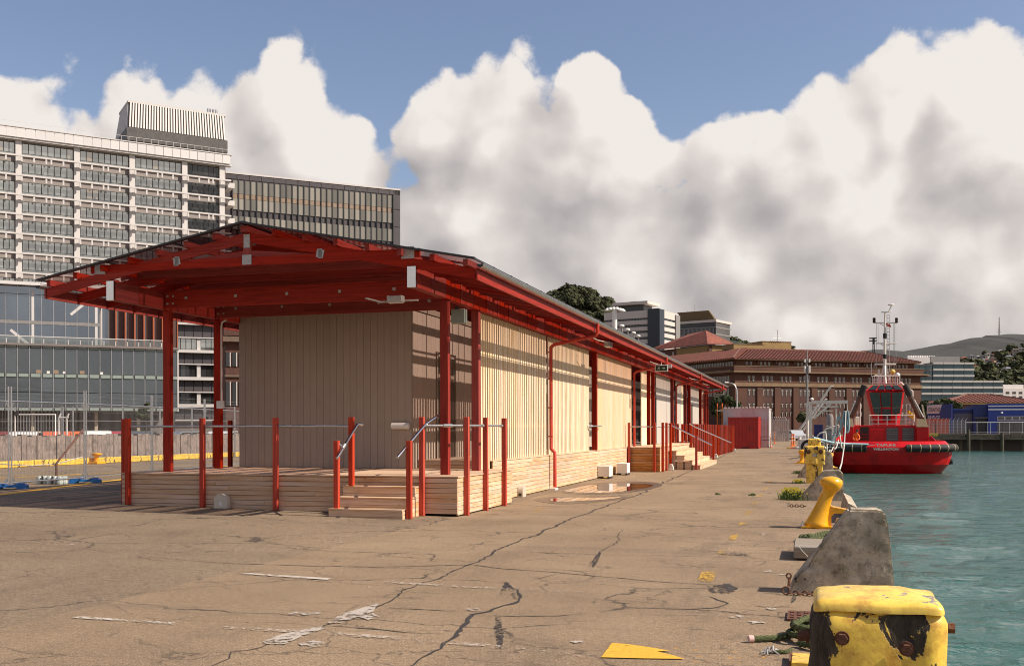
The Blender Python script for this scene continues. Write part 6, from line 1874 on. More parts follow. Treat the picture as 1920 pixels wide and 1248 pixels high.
# crewman in orange on the tug's after deck
def person_on_deck(x, y, z0):
    root = thing("person", "person in an orange jacket and dark cap bending over the tug's after deck", "person", (x, y, z0))
    J = [((0, 0, .95), .12, None), ((0, -.05, 1.18), .12, 0), ((.05, -.12, 1.42), .13, 1), ((.10, -.18, 1.56), .065, 2), ((.13, -.22, 1.66), .10, 3), ((.14, -.23, 1.76), .085, 4),
         ((-.13, -.05, 1.40), .075, 2), ((-.20, -.20, 1.15), .055, 6), ((-.10, -.38, 1.0), .045, 7),
         ((.24, -.16, 1.40), .075, 2), ((.32, -.30, 1.15), .055, 9), ((.20, -.46, 1.0), .045, 10),
         ((-.10, 0, .88), .10, 0), ((-.12, .02, .48), .075, 12), ((-.12, .05, .08), .05, 13), ((-.12, -.10, .04), .045, 14),
         ((.10, 0, .88), .10, 0), ((.13, .0, .48), .075, 16), ((.13, .03, .08), .05, 17), ((.13, -.12, .04), .045, 18)]
    me = bpy.data.meshes.new("body"); me.from_pydata([j[0] for j in J], [(j[2], i) for i, j in enumerate(J) if j[2] is not None], [])
    o = bpy.data.objects.new("body", me); link(o, root)
    md = o.modifiers.new("skin", 'SKIN')
    for i, j in enumerate(J): me.skin_vertices[0].data[i].radius = (j[1], j[1])
    me.skin_vertices[0].data[0].use_root = True
    o.modifiers.new("smooth", 'SUBSURF').levels = 1
    o.modifiers["smooth"].render_levels = 1
    dg = bpy.context.evaluated_depsgraph_get(); me2 = bpy.data.meshes.new_from_object(o.evaluated_get(dg))
    o.modifiers.clear(); o.data = me2
    me2.materials.clear()
    for mm in (mat("orange_jacket", (.80, .17, .02), .8), mat("dark_trousers", (.03, .035, .05), .8), mat("skin_tone", (.42, .24, .16), .6)): me2.materials.append(mm)
    for f in me2.polygons:
        c = f.center
        f.material_index = 1 if c.z < .92 else (2 if (c.z > 1.57 or (c.z < 1.06 and c.y < -.30)) else 0)
        f.use_smooth = True
    m1 = MB(); m1.lathe([(.112, 0), (.118, .04), (.10, .10), (.05, .14), (.01, .15)], (x + .14, y - .22, z0 + 1.73), 12); m1.build("cap", M_rubber, root, smooth=60)
    return root
p = tp(1604, 824, TY + 2.0); person_on_deck(p.x, TY + 2.0, -.25)
# ================================================================ FACADE HELPER
class Facade:
    """A building front: root Empty under picture column px at a given distance, its x axis running along the wall."""
    def __init__(s, name, lab, px, depth, phi, cat="building"):
        ph = math.radians(phi)
        s.u = FW * math.cos(ph) + RT * math.sin(ph)
        p = at(px, H0, D=depth); s.o = Vector((p.x, p.y, 0))
        s.t = thing(name, lab, cat, (p.x, p.y, 0), math.atan2(s.u.y, s.u.x))
        s.n = Vector((-s.u.y, s.u.x, 0))
    def s_(s, px, off=0.0):
        d = ray(px, H0); o = s.o + s.n * off
        # solve EYEP + d*t = o + u*k in plan
        det = d.x * (-s.u.y) + d.y * s.u.x
        t = (o.x * (-s.u.y) + o.y * s.u.x) / det
        return (d.x * t - o.x) * s.u.x + (d.y * t - o.y) * s.u.y
    def z_(s, px, py, off=0.0):
        d = ray(px, py); o = s.o + s.n * off
        det = d.x * (-s.u.y) + d.y * s.u.x
        t = (o.x * (-s.u.y) + o.y * s.u.x) / det
        return EYE + d.z * t
    def box(s, name, m, x0, x1, y0, y1, z0, z1, parent=None, bev=0):
        return wbox(parent or s.t, name, m, x0, x1, y0, y1, z0, z1, bev)
    def mesh(s, name, m, mb, parent=None, **k):
        return mb.build(name, m, parent or s.t, org='c', **k)
def rooted(o, root):
    return o

# ================================================================ WHITE OFFICE TOWER
M_tw = mat("off_white_render", (0.56, 0.53, 0.505), .7, var=.05, vscale=.4)
M_twp = mat("white_parapet_panel", (0.60, 0.575, 0.56), .6, var=.04, rnd=.06)
M_tspan = mat("grey_spandrel", (0.18, 0.155, 0.145), .7, var=.08)
M_toglass = glass_mat("tower_glass", (.62, .63, .60), refl=.62, inner=(.19, .205, .20), rnd=.5, warm=.08)
M_todark = glass_mat("meshed_glass", (.4, .42, .42), refl=.15, inner=(.03, .03, .03), rnd=.5)
M_mull = mat("dark_mullion", (0.03, 0.028, 0.027), .5)
T = Facade("office_tower", "tall white office tower with long rows of windows and rails, at the left edge", 0, 185, 59.4)
PY = [(262, 286.5)]
pil = [-64, 36, 145.5, 249, 347.5, 417.5]                 # pilaster columns in the picture
S_ = [T.s_(p) for p in pil]
zt = lambda y: T.z_(0, y)
right = T.s_(431)
left = S_[0] - 8
top = zt(235); par_b = zt(256)
T.box("tower_core", mat("tower_recess", (0.27, 0.235, 0.215), .7), left, right - .6, .6, 16, 0, par_b)
for i in range(-1, 16):
    # parapet panels
    x0 = left + (right - left) * (i + 1) / 17; x1 = left + (right - left) * (i + 2) / 17
    for k in range(2):
        xa = x0 + (x1 - x0) * k / 2; xb = x0 + (x1 - x0) * (k + 1) / 2
        T.box("parapet_panel", M_twp, xa + .04, xb - .04, -.9, -.7, par_b + .1, top - .15)
T.box("coping", M_tw, left, right + .3, -1.0, .6, top - .15, top)
T.box("soffit", M_tw, left, right + .3, -.7, .6, par_b - .25, par_b + .1)
rows = [(262 + 36.6 * k, 286.5 + 36.7 * k) for k in range(8)]
for bi in range(5):
    xa, xb = S_[bi] + .6, S_[bi + 1] - .6
    n = 8 if bi < 4 else 6
    for k, (ya, yb) in enumerate(rows):
        # rows hidden behind the pavilion roof are left out
        if bi == 4 and k > 4: continue
        za, zb = zt(ya), zt(yb)
        gm = M_toglass if bi < 4 else M_todark
        w = T.box("window", M_mull, xa, xb, .52, .60, zb, za)
        for j in range(n):
            pa = xa + (xb - xa) * j / n; pb = xa + (xb - xa) * (j + 1) / n
            T.box("pane", gm, pa + .07, pb - .07, .47, .515, zb + .5, za - .12, w)
        T.box("sill_glazing", M_toglass if bi < 4 else M_todark, xa + .05, xb - .05, .48, .516, zb + .06, zb + .43, w)
for k, (ya, yb) in enumerate(rows):
    z = zt(yb)
    T.box("sun_rail", M_tw, left, right + .1, -1.1, -.75, z - .42, z - .14)
    T.box("floor_band", M_tw, left, right - .5, .35, .595, z - .12, z + .02)
    zz = z - .42; zl = zz - .88
    for bi in range(5):
        sp_ = [(.25, 0), (.5, -1), (.5, 1), (.75, 0)] if bi < 4 else [(.35, 0), (.66, -1), (.66, 1)]
        for (f, dd) in sp_ + [(0, 1), (1, -1)]:
            x = S_[bi] + (S_[bi + 1] - S_[bi]) * f + dd * .42
            T.box("rail_stud", M_tw, x - .14, x + .14, -1.05, -.8, zl, zz - .005)
for p in S_:
    T.box("pilaster", M_tw, p - .5, p + .5, -.1, .45, 20, par_b - .3)
# brackets off the right corner
for k in range(5):
    z = zt(rows[k][1]); T.box("end_bracket", M_tw, right - .4, right + .9, -.6, 4, z - 1.6, z - .6)
mm = MB()
zz0 = top; hr = top + 1.0
mm.box(left, right, -.3, -.25, hr, hr + .05)
for i in range(40): x = left + (right - left) * i / 40; mm.box(x, x + .05, -.3, -.25, zz0, hr)
T.mesh("roof_rail", M_tw, mm)
# plant room: dark band and ribbed white hood
a0 = T.s_(239, 3); a1 = T.s_(428, 3)
zb0, zb1, zt1 = T.z_(239, 262, 3), T.z_(239, 238, 3), T.z_(243, 197, 3)
T.box("plant_base", M_mull, a0 + 2.5, a1 - 1, 6, 14, top, zb0)
M_gran = mat("dark_granite_panel", (0.075, 0.068, 0.062), .6, var=.3, vscale=1.5)
T.box("plant_band", M_gran, a0, a1, 3, 17, zb0, zb1)
mm = MB(); i0, i1 = a0 + .3, a1 - .3
x0, x1, x2, x3 = i0, i1, T.s_(244, 5.5), T.s_(421, 5.5)
mm.add([(x0, 3.2, zb1), (x1, 3.2, zb1), (x1, 16.8, zb1), (x0, 16.8, zb1), (x2, 5.5, zt1 + 1.2), (x3, 5.5, zt1 + 1.2), (x3, 14.5, zt1 + 1.2), (x2, 14.5, zt1 + 1.2)],
       [(3, 2, 1, 0), (4, 5, 6, 7), (0, 1, 5, 4), (1, 2, 6, 5), (2, 3, 7, 6), (3, 0, 4, 7)])
hood = T.mesh("plant_hood", mat("hood_trough", (.17, .12, .085), .7), mm, fix=True)
M_rib = mat("white_rib", (0.55, 0.52, 0.485), .6)
for i in range(36):
    f = (i + .5) / 36; xa = x0 + (x1 - x0) * f; xb = x2 + (x3 - x2) * f; w = (x1 - x0) / 36 * .27
    m1 = MB(); m1.prism([(xa - w, 3.15, zb1), (xa + w, 3.15, zb1), (xb + w, 5.45, zt1 + 1.2), (xb - w, 5.45, zt1 + 1.2)], (0, -.22, .1)); m1.build("rib", M_rib, hood, fix=True, org='c')
for i in range(9):
    f = (i + .5) / 9; ya = 3.4 + 13 * f; yb = 5.7 + 8.6 * f
    m1 = MB(); m1.prism([(x0 - .02, ya - .5, zb1), (x0 - .02, ya + .5, zb1), (x2 - .02, yb + .4, zt1 + 1.2), (x2 - .02, yb - .4, zt1 + 1.2)], (-.2, 0, .1)); m1.build("rib", M_rib, hood, fix=True, org='c')
T.box("hood_cap", M_rib, x2 - .3, x3 + .3, 5.2, 14.8, zt1 + 1.2, zt1 + 1.6)
for i in range(4):
    x = T.s_(392 + 5 * i, 8); m1 = MB(); m1.tube([(x, 8, zt1 - 1.5), (x, 8, T.z_(395, 205, 8))], .28, 10); m1.build("flue", M_galv, T.t, org='c', smooth=50)
T.box("flue_plinth", M_rib, T.s_(380, 8), T.s_(411, 8), 7.5, 8.6, T.z_(395, 217, 8) - 1.5, T.z_(395, 217, 8))

# ================================================================ DARK OFFICE BLOCK BEHIND
M_dk = mat("charcoal_panel", (0.060, 0.052, 0.055), .55, var=.10, vscale=.3, rnd=.1)
M_dkglass = glass_mat("blinds_glass", (.65, .65, .6), refl=.25, inner=(.21, .19, .155), rnd=.55)
M_ochre = mat("ochre_spandrel", (0.27, 0.19, 0.13), .5, var=.05)
Dk = Facade("dark_office_block", "charcoal clad office block with a grid of narrow blinds-drawn windows behind the tower", 424, 225, 64.6)
sx0, sx1 = Dk.s_(422), Dk.s_(752); z_t = Dk.z_(424, 324)
Dk.box("frame_wall", M_dk, sx0, sx1, .3, 25, 0, z_t)
Dk.box("roof_edge", M_tw, sx0, sx1 + .1, .1, 25.1, z_t, z_t + .35)
zr = [Dk.z_(424, y) for y in (336, 361, 370, 391, 403, 428, 440, 462)]
n = 28; ga, gb = Dk.s_(437), Dk.s_(738)
for i in range(n):
    xa = ga + (gb - ga) * i / n; xb = ga + (gb - ga) * (i + 1) / n
    for (a, b, m) in ((0, 1, M_dkglass), (1, 2, M_ochre), (2, 3, M_dkglass), (4, 5, M_dkglass), (6, 7, M_dkglass)):
        za, zb = zr[a], zr[b]
        if zb > za: za, zb = zb, za
        if i < 3 and a == 6: continue
        Dk.box("window" if m is M_dkglass else "spandrel_panel", m, xa + .16, xb - .16, .12, .30, zb + .03, za - .03)
    Dk.box("fin", M_mull, xa - .09, xa + .09, -.06, .298, zr[7], zr[0] + .2)
Dk.box("fin", M_mull, gb - .09, gb + .09, -.25, .298, zr[7], zr[0] + .2)
for i in range(15):
    xa = sx0 + (sx1 - sx0) * i / 15; Dk.box("wall_panel", M_dk, xa + .05, xa + (sx1 - sx0) / 15 - .05, .2, .299, zr[0] + .3, z_t - .05)
for y0, y1 in ((355, 392), (393, 425), (426, 460)): Dk.box("wall_panel", M_dk, gb + .2, sx1 - .05, .2, .299, Dk.z_(745, y1), Dk.z_(745, y0) - .1)

# ================================================================ GLASS BUILDING IN FRONT
M_cw = glass_mat("curtain_wall_glass", (.46, .53, .60), refl=.42, inner=(.035, .045, .062), rnd=.35)
M_cwl = glass_mat("lower_glass", (.44, .48, .50), refl=.30, inner=(.030, .036, .042), rnd=.45)
M_jade = mat("pale_green_band", (0.24, 0.29, 0.26), .4, var=.06)
M_fin = mat("orange_brown_fin", (0.34, 0.090, 0.035), .5, var=.08)
M_brn = mat("brown_reveal", (0.085, 0.040, 0.030), .6, var=.1)
G = Facade("glass_building", "low glass fronted building with a balcony and orange fins, behind the parked cars", 333, 112, 64.0)
gx0, gx1 = G.s_(-60), G.s_(333); zf = lambda y: G.z_(333, y)
zs = [zf(y) for y in (771, 765, 712, 705, 660, 656)]
G.box("interior_block", M_int, gx0, gx1 - .1, .6, 14, zs[0] + .3, zs[5] - .1)
n = 18
for i in range(n):
    xa = gx0 + (gx1 - gx0) * i / n; xb = gx0 + (gx1 - gx0) * (i + 1) / n
    G.box("window_pane", M_cwl, xa + .04, xb - .04, .0, .05, zs[3] + .02, zs[4] - .02)
    zm = (zs[1] + zs[2]) / 2
    for (q0, q1) in ((zs[1], zm), (zm, zs[2])): G.box("window_pane", M_cwl, xa + .04, xb - .04, .0, .05, q0 + .03, q1 - .03)
    for (q0, q1) in ((zs[0], zs[1]), (zs[2], zs[3]), (zs[4], zs[5])): G.box("green_band", M_jade, xa + .10, xb - .10, -.12, .0, q0 + .03, q1 - .03)
    G.box("mullion", M_galv, xa - .03, xa + .03, -.06, .06, zs[0], zs[5])
for q in zs[1:5]: G.box("transom", M_mull, gx0, gx1, -.03, .058, q - .03, q + .03)
G.box("corner_post", M_tw, gx1 - .02, gx1 + .1, -.12, .1, zs[0], zs[5] + .1)
G.box("deck_edge", M_tspan, gx0, gx1 + .1, -.3, 10, zs[5], zs[5] + .22)
# things on the window sills inside read as small pale boxes
for (px, w) in ((68, 8), (88, 5), (100, 9), (118, 5), (150, 8), (188, 5)):
    x = G.s_(px); G.box("sill_item", M_ochre if w > 6 else M_white, x, x + w * .055, -.04, -.004, zs[3] + .03, zs[3] + .12 + w * .03)
# balcony rail of glass
M_bal = bpy.data.materials.new("balcony_glass"); M_bal.use_nodes = True
nt = M_bal.node_tree; nt.nodes.remove(nt.nodes['Principled BSDF']); tr = nt.nodes.new('ShaderNodeBsdfTransparent'); tr.inputs[0].default_value = (.75, .8, .78, 1)
gl = nt.nodes.new('ShaderNodeBsdfGlossy'); gl.inputs[1].default_value = .1; mx = nt.nodes.new('ShaderNodeMixShader'); mx.inputs[0].default_value = .22
L(nt, tr.outputs[0], mx.inputs[1]); L(nt, gl.outputs[0], mx.inputs[2]); L(nt, mx.outputs[0], nt.nodes['Material Output'].inputs[0])
zr1 = zf(640); zbz = zs[5] + .22
for i in range(17):
    xa = gx0 + (gx1 - .5 - gx0) * i / 17; xb = gx0 + (gx1 - .5 - gx0) * (i + 1) / 17
    G.box("balustrade_glass", M_bal, xa + .05, xb - .05, .0, .03, zbz, zr1)
    G.box("balustrade_post", M_tw, xa - .035, xa + .035, -.02, .05, zbz, zr1 - .2)
G.box("balustrade_rail", M_tw, gx0, gx1 - .5, -.02, .05, zr1, zr1 + .07)
# upper storeys set back 3 m
of = 3.0
ux1 = G.s_(188, of); ux0 = G.s_(-60, of)
zu = lambda y, px=0: G.z_(px, y, of)
zU = [zbz, zu(600), zu(598), zu(533), zu(527)]
G.box("interior_block", M_int, ux0, ux1, of + .5, 14, zbz, zU[3])
n = 11
for i in range(n):
    xa = ux0 + (ux1 - ux0) * i / n; xb = ux0 + (ux1 - ux0) * (i + 1) / n
    G.box("window_pane", M_cw, xa + .04, xb - .04, of, of + .05, zU[0] + .05, zU[1] - .3); G.box("window_pane", M_cw, xa + .04, xb - .04, of, of + .05, zU[1] + .1, zU[3] - .9)
    G.box("window_pane", M_cw, xa + .04, xb - .04, of, of + .05, zU[3] - .85, zU[3] - .05)
    G.box("mullion", M_galv, xa - .03, xa + .03, of - .05, of + .06, zU[0], zU[3])
G.box("floor_edge", M_grayp, ux0, ux1, of - .04, of + .058, zU[1] - .28, zU[1] + .08)
G.box("roof_edge", M_twp, ux0, ux1 + .6, of - .8, of + .5, zU[3], zU[4])
G.box("corner_post", M_tw, G.s_(190, of), G.s_(192, of), of - .1, of + .1, zbz, zU[4])
for (pa, pb, ya, yb) in ((133, 170, 590, 560), (20, 54, 618, 645)):
    m1 = MB(); m1.bar((G.s_(pa, of), of - .02, G.z_(pa, ya, of)), (G.s_(pb, of), of - .02, G.z_(pb, yb, of)), .05, .28); m1.build("brace", M_tw, G.t, org='c')
for px in (62, 181): G.box("inner_column", M_tw, G.s_(px - 2.5, of), G.s_(px + 2.5, of), of - .03, of - .002, zbz, zU[3] - .4)
# orange fins
fz1 = G.z_(250, 550, of) - 6
for i, px in enumerate((205, 222.5, 240, 257.5, 275, 292)):
    xa = G.s_(px, of); xb = G.s_(px + 11, of)
    G.box("fin_reveal", M_brn, xa, xb, of - .02, of + .6, zbz, fz1 + 6)
    G.box("orange_fin", M_fin, xb + .002, xb + .16, of - .5, of + .6, zbz, fz1 + 6)
    G.box("window_pane", M_cw, xb + .17, G.s_(px + 17.4, of), of + .3, of + .35, zbz, fz1 + 6)
G.box("window_pane", M_cw, G.s_(192, of), G.s_(204, of), of + .3, of + .35, zbz, fz1 + 6)
G.box("brown_wall", M_brn, G.s_(309, of), G.s_(332, of), of - .02, of + 8, zs[5] + .22, fz1 + 6)
G.box("orange_fin", M_fin, G.s_(332, of) + .002, G.s_(334, of), of - .1, of + 8, zs[5] + .22, fz1 + 6)
# undercroft columns
for px in (-20, 62, 182, 262, 325): G.box("undercroft_column", M_conc, G.s_(px - 3), G.s_(px + 3), 1, 1.6, 0, zs[0] + .25)
G.box("undercroft_wall", M_tspan, gx0, gx1, 6, 6.3, 0, zs[0] + .2)

# ================================================================ PODIUM BLOCK SEEN BETWEEN THE COLUMNS
Pd = Facade("banded_office_block", "white and charcoal banded office block seen between the red columns left of the cabin", 333, 150, 68.0)
px0, px1 = Pd.s_(329), Pd.s_(560); zp = lambda y: Pd.z_(333, y)
Pd.box("block_core", M_tspan, px0, px1, .6, 16, 0, zp(520))
ys = [(604, 608, 631, 633), (655, 660.5, 681, 683), (706, 712, 733.5, 735.5), (757, 763, 786, 788), (553, 558, 580, 582)]
for (w0, w1, d1, l1) in ys:
    Pd.box("floor_band", M_tw, px0, px1, -.3, .6, zp(w1), zp(w0))
    for i in range(14):
        xa = px0 + (px1 - px0) * i / 14; Pd.box("spandrel_panel", M_dk, xa + .04, xa + (px1 - px0) / 14 - .04, .3, .6, zp(d1), zp(w1) - .02)
    Pd.box("thin_band", M_tw, px0, px1, -.1, .6, zp(l1), zp(d1) - .01)
for k in range(5):
    yy = [(633, 655), (683, 706), (735.5, 757), (582, 604), (540, 553)][k]
    for i in range(5):
        a = px0 + (px1 - px0) * (i + .0) / 5; b = px0 + (px1 - px0) * (i + .84) / 5
        w = Pd.box("window", M_mull, a, b, .35, .42, zp(yy[1]), zp(yy[0]))
        for j in range(4):
            Pd.box("pane", M_toglass if k in (0, 3, 4) else M_todark, a + (b - a) * j / 4 + .05, a + (b - a) * (j + 1) / 4 - .05, .3, .348, zp(yy[1]) + .1, zp(yy[0]) - .1, w)
        Pd.box("pier", M_tw, b + .02, px0 + (px1 - px0) * (i + 1) / 5 - .02, .1, .42, zp(yy[1]), zp(yy[0]))

# ================================================================ OLD BRICK BUILDING LEFT OF THE CABIN
M_obr = mat("dark_old_brick", (0.095, 0.042, 0.030), .85, var=.25, vscale=3)
M_ost = mat("old_stone_trim", (0.15, 0.105, 0.075), .85, var=.2, vscale=2)
Ob = Facade("old_brick_building", "dark ornate brick building seen in the gap just left of the cabin", 417, 128, 72)
ox0, ox1 = Ob.s_(417), Ob.s_(520); zo = lambda y: Ob.z_(417, y)
Ob.box("wall", M_obr, ox0 + .4, ox1, .3, 14, 0, zo(628)); Ob.box("parapet", M_obr, ox0 + .2, ox1, .1, 14, zo(628), zo(613))
Ob.box("cornice", M_ost, ox0 - .35, ox1, -.3, 14.2, zo(640), zo(634)); Ob.box("cornice", M_ost, ox0 - .1, ox1, -.1, 14.1, zo(634), zo(630)); Ob.box("parapet_band", M_ost, ox0 + .05, ox1, -.02, 14.1, zo(613), zo(610))
for i in range(4):
    x = Ob.s_(424 + 12 * i)
    for (y0, y1) in ((660, 686), (715, 760)): Ob.box("window", M_todark, x, x + .45, .2, .32, zo(y1), zo(y0)); Ob.box("window_frame", M_tw, x + .46, x + .58, .16, .3, zo(y1), zo(y0))
for i in range(5): m1 = MB(); x = Ob.s_(419 + 13 * i); m1.lathe([(.2, 0), (.3, .3), (.1, .7), (.02, .9)], (x, .4, zo(610)), 8); m1.build("finial", M_ost, Ob.t, org='c', smooth=50)
Ob.box("string_course", M_ost, ox0 + .3, ox1, .1, .35, zo(706), zo(702))

# ================================================================ PARKED CARS, WALL, KERB, FENCES ON THE LEFT
def car(px, py, depth, col, lab, roof='hatch', rz=0.0):
    p = at(px, H0, D=depth); z0 = .19
    t = thing("parked_car", lab, "car", (p.x, p.y, z0), rz, group="cars parked behind the low wall")
    cm = mat("car_paint", col, .25, coat=.5, var=.03)
    lw, h = 4.3, 1.45
    m1 = MB()
    prof = [(-2.15, .32), (-2.12, .75), (-1.95, .93), (-1.25, 1.0), (-.75, 1.40), (.9, 1.45), (1.75, 1.0), (2.08, .92), (2.15, .55), (2.12, .30)]
    if roof == 'wagon': prof = [(-2.15, .32), (-2.12, .75), (-1.95, .93), (-1.15, 1.02), (-.65, 1.45), (1.7, 1.50), (2.05, 1.0), (2.15, .55), (2.12, .30)]
    m1.prism([(x, -.85, z) for x, z in prof], (0, 1.7, 0)); body = m1.build("body", cm, t, smooth=25, fix=True, org=(0, 0, 0))
    m1 = MB(); m1.prism([(-1.12, -.862, 1.0), (1.55, -.862, 1.0), (.85, -.862, 1.36), (-.70, -.862, 1.33)], (0, 1.724, 0)); m1.build("side_window", M_todark, body, fix=True, org=(0, 0, 0))
    for s in (-1, 1):
        m1 = MB(); m1.box(s * 2.155 - .01, s * 2.155 + .01, -.8, -.55, .62, .78); m1.build("lamp", M_white if s < 0 else M_redpipe, body, org=(0, 0, 0))
    for wx in (-1.35, 1.35):
        for wy in (-.80, .62):
            m1 = MB(); m1.tube([(wx, wy, .33), (wx, wy + .2, .33)], .33, 16); w = m1.build("wheel", M_rubber, t, smooth=40, org=(0, 0, 0))
            m1 = MB(); m1.tube([(wx, wy - .01, .33), (wx, wy + .005, .33)], .19, 12); m1.build("rim", M_galv, w, smooth=40, org=(0, 0, 0))
    return t
fa = math.atan2(G.u.y, G.u.x)
car(48, 0, 70, (.62, .60, .57), "white hatchback roof showing over the wall at the far left", rz=fa + 1.4)
car(2, 0, 74, (.20, .05, .04), "dark red car cut by the left edge of the picture", rz=fa + 1.2)
car(80, 0, 76, (.06, .06, .065), "dark grey car between the white hatchback and the orange cars", rz=fa + 1.3)
car(107, 0, 72, (.55, .12, .05), "left of two orange red cars behind the wall", rz=fa + 1.5)
car(138, 0, 76, (.60, .14, .04), "right of two orange red cars behind the wall", rz=fa + 1.5)
car(181, 0, 68, (.66, .64, .60), "white off-road wagon standing higher than the rest right of the orange cars", 'wagon', fa + 1.57)
car(212, 0, 72, (.35, .05, .06), "small red car right of the white wagon", rz=fa + 1.4)
car(262, 0, 70, (.09, .10, .11), "dark hatchback between the first post and the first column", rz=fa + 1.2)
car(350, 0, 72, (.22, .24, .25), "grey car between the two left columns", rz=fa + .3)
car(418, 0, 74, (.55, .55, .54), "pale car beside the cabin's left corner", rz=fa + 1.2)

# low wall of vertical boards with a ragged top, and yellow kerb
M_wallc = mat("ribbed_grey_wall", (0.24, 0.19, 0.165), .9, var=.45, vscale=5, stretch=(1, 6, .7), bump=.8, bscale=14, dirt=(.06, .05, .045), dscale=1.6, dthr=(.5, .75), world=True)
wl = thing("low_wall", "low grey wall of upright concrete boards behind the yellow kerb", "wall", (-31.9, 50, 0))
y = 26.0; i = 0
rw = random.Random(4)
while y < 86:
    h = 1.48 + rw.uniform(-.05, .05); w = .30
    if y < 62: wbox(wl, "wall_board", M_wallc, -32.1 + rw.uniform(-.02, .02), -31.85 + rw.uniform(-.02, .02), y, y + w - .02, .0, h)
    y += w
wbox(wl, "wall_run", M_wallc, -32.08, -31.87, 62, 110, 0, 1.47)
kb = thing("yellow_kerb", "chipped yellow painted timber kerb along the foot of the low wall", "kerb", (-31.2, 50, 0.19))
y = 24.0
while y < 100:
    wbox(kb, "kerb_beam", M_peel2, -31.35, -31.02, y, y + 3.96, .195, .46, .02); y += 4
# yellow cleat on the kerb
p = at(160, 845, Y=40)
t = thing("mooring_cleat", "small yellow mooring post on the kerb behind the temporary fence", "bollard", (-30.8, 39.6, .19))
m1 = MB(); m1.lathe([(.12, 0), (.10, .30), (.14, .38), (.24, .42), (.24, .47), (.08, .50)], (-30.8, 39.6, .19), 14); m1.build("post", M_horn, t, smooth=50)
wbox(t, "pedestal", M_horn, -31.05, -30.55, 39.3, 39.9, .192, .30, .01)
t = thing("bent_rail", "rusty bent pipe rail leaning behind the temporary fence", "rail", (-24, 30, .19))
q = [gp(106, 905, .0), at(106, 868, D=30.2), at(155, 806, D=34)]
q[0] = Vector((q[1].x, q[1].y, .19))
m1 = MB(); m1.tube([tuple(v) for v in q], .035, 8); m1.build("pipe", M_rust, t, smooth=50)
m1 = MB(); m1.lathe([(.12, 0), (.12, .02), (.04, .03)], tuple(q[0]), 8); m1.build("foot", M_rust, t)
line("faded red and white rope strung from the bent pipe to the yellow post", [at(0, 869, D=33), at(60, 873, D=33), at(106, 869, D=33.3), at(155, 856, D=37)], .018, M_ropew, sag=.0)

# temporary mesh fence: panels on blue feet
M_blue = mat("blue_plastic", (0.015, 0.14, 0.42), .45, var=.1)
def mesh_mat():
    return M_galv
def fpanel(a, b, h, lab, first=False):
    """One fence panel from foot a to foot b (x,y)."""
    d = Vector((b[0] - a[0], b[1] - a[1], 0)); ln = d.length; d.normalize()
    t = thing("mesh_fence", lab, "fence", (a[0], a[1], .17), math.atan2(d.y, d.x), group="temporary mesh fence panels")
    fr = MB(); z0, z1 = .18, h
    def local(mb, name, m, p=t): return mb.build(name, m, p, org=(0, 0, 0), smooth=50)
    for x in (.05, ln - .05):
        m1 = MB(); m1.tube([(x, 0, .05), (x, 0, h + .38)], .021, 8); local(m1, "post", M_galv)
    for z in (z0, z1):
        m1 = MB(); m1.tube([(.05, 0, z), (ln - .05, 0, z)], .019, 8); local(m1, "rail", M_galv)
    m1 = MB()
    for x, s in ((.05, 1), (ln - .05, -1)): m1.prism([(x, -.006, z1 - .02), (x + s * .14, -.006, z1 - .02), (x, -.006, z1 - .2)], (0, .012, 0))
    for x, s in ((.05, 1), (ln - .05, -1)): m1.prism([(x, -.006, z0 + .02), (x + s * .14, -.006, z0 + .02), (x, -.006, z0 + .2)], (0, .012, 0))
    local(m1, "corner_gusset", M_galv)
    m1 = MB(); n = int(ln / .055)
    for i in range(1, n): x = .05 + (ln - .1) * i / n; m1.bar((x, 0, z0), (x, 0, z1), .0035, .0035, (1, 0, 0))
    for k in range(1, 9): z = z0 + (z1 - z0) * k / 9; m1.bar((.05, .004, z), (ln - .05, .004, z), .0045, .0045)
    stuff(local(m1, "mesh_wires", M_galv))
    for k in range(3): 
        m1 = MB(); z = h + .10 + .12 * k; m1.bar((.05, 0, z), (ln - .05, 0, z), .006, .006); stuff(local(m1, "top_wire", M_galv))
    m1 = MB(); m1.box(.14, .30, -.012, -.004, h - .36, h - .26); local(m1, "tag_plate", M_dark)
    return t
def bluefoot(x, y, rz, lab):
    t = thing("blue_fence_block", lab, "fence foot", (x, y, gz(x) + .004), rz, group="blue feet of the temporary fence")
    pr = [(-.42, 0), (-.42, .09), (-.34, .13), (-.16, .14), (-.10, .10), (.10, .10), (.16, .14), (.34, .13), (.42, .09), (.42, 0), (.22, 0), (.18, .04), (-.18, .04), (-.22, 0)]
    m1 = MB(); m1.prism([(a, -.13, b) for a, b in pr], (0, .26, 0)); m1.build("block", M_blue, t, org=(0, 0, 0), smooth=30, fix=True)
    for x_ in (-.28, .28): m1 = MB(); m1.box(x_ - .07, x_ + .07, -.06, .06, .136, .150); m1.build("lug", M_blue, t, org=(0, 0, 0))
    return t
F = [gp(-125, 945), gp(20, 915), gp(164, 905), gp(284, 882), gp(390, 862), gp(500, 848)]
F = []
for (px, py) in ((-160, 930), (19, 916), (160, 905), (285, 893), (384, 883), (470, 874)):
    p = gp(px, py); F.append((p.x, p.y))
labs = ["leftmost temporary fence panel running out of the picture", "fence panel between the two blue feet at the left", "fence panel from the second blue foot to behind the first red post",
        "fence panel seen between the first two red columns", "fence panel between the second red column and the cabin"]
HF = 2.28
for i in range(5): fpanel(F[i], F[i + 1], HF, labs[i])
dd = math.atan2(F[2][1] - F[1][1], F[2][0] - F[1][0])
for i, lab in ((1, "blue fence foot at the left edge"), (2, "blue fence foot left of the first red post")):
    bluefoot(F[i][0], F[i][1], TH * 1 + .15, lab)
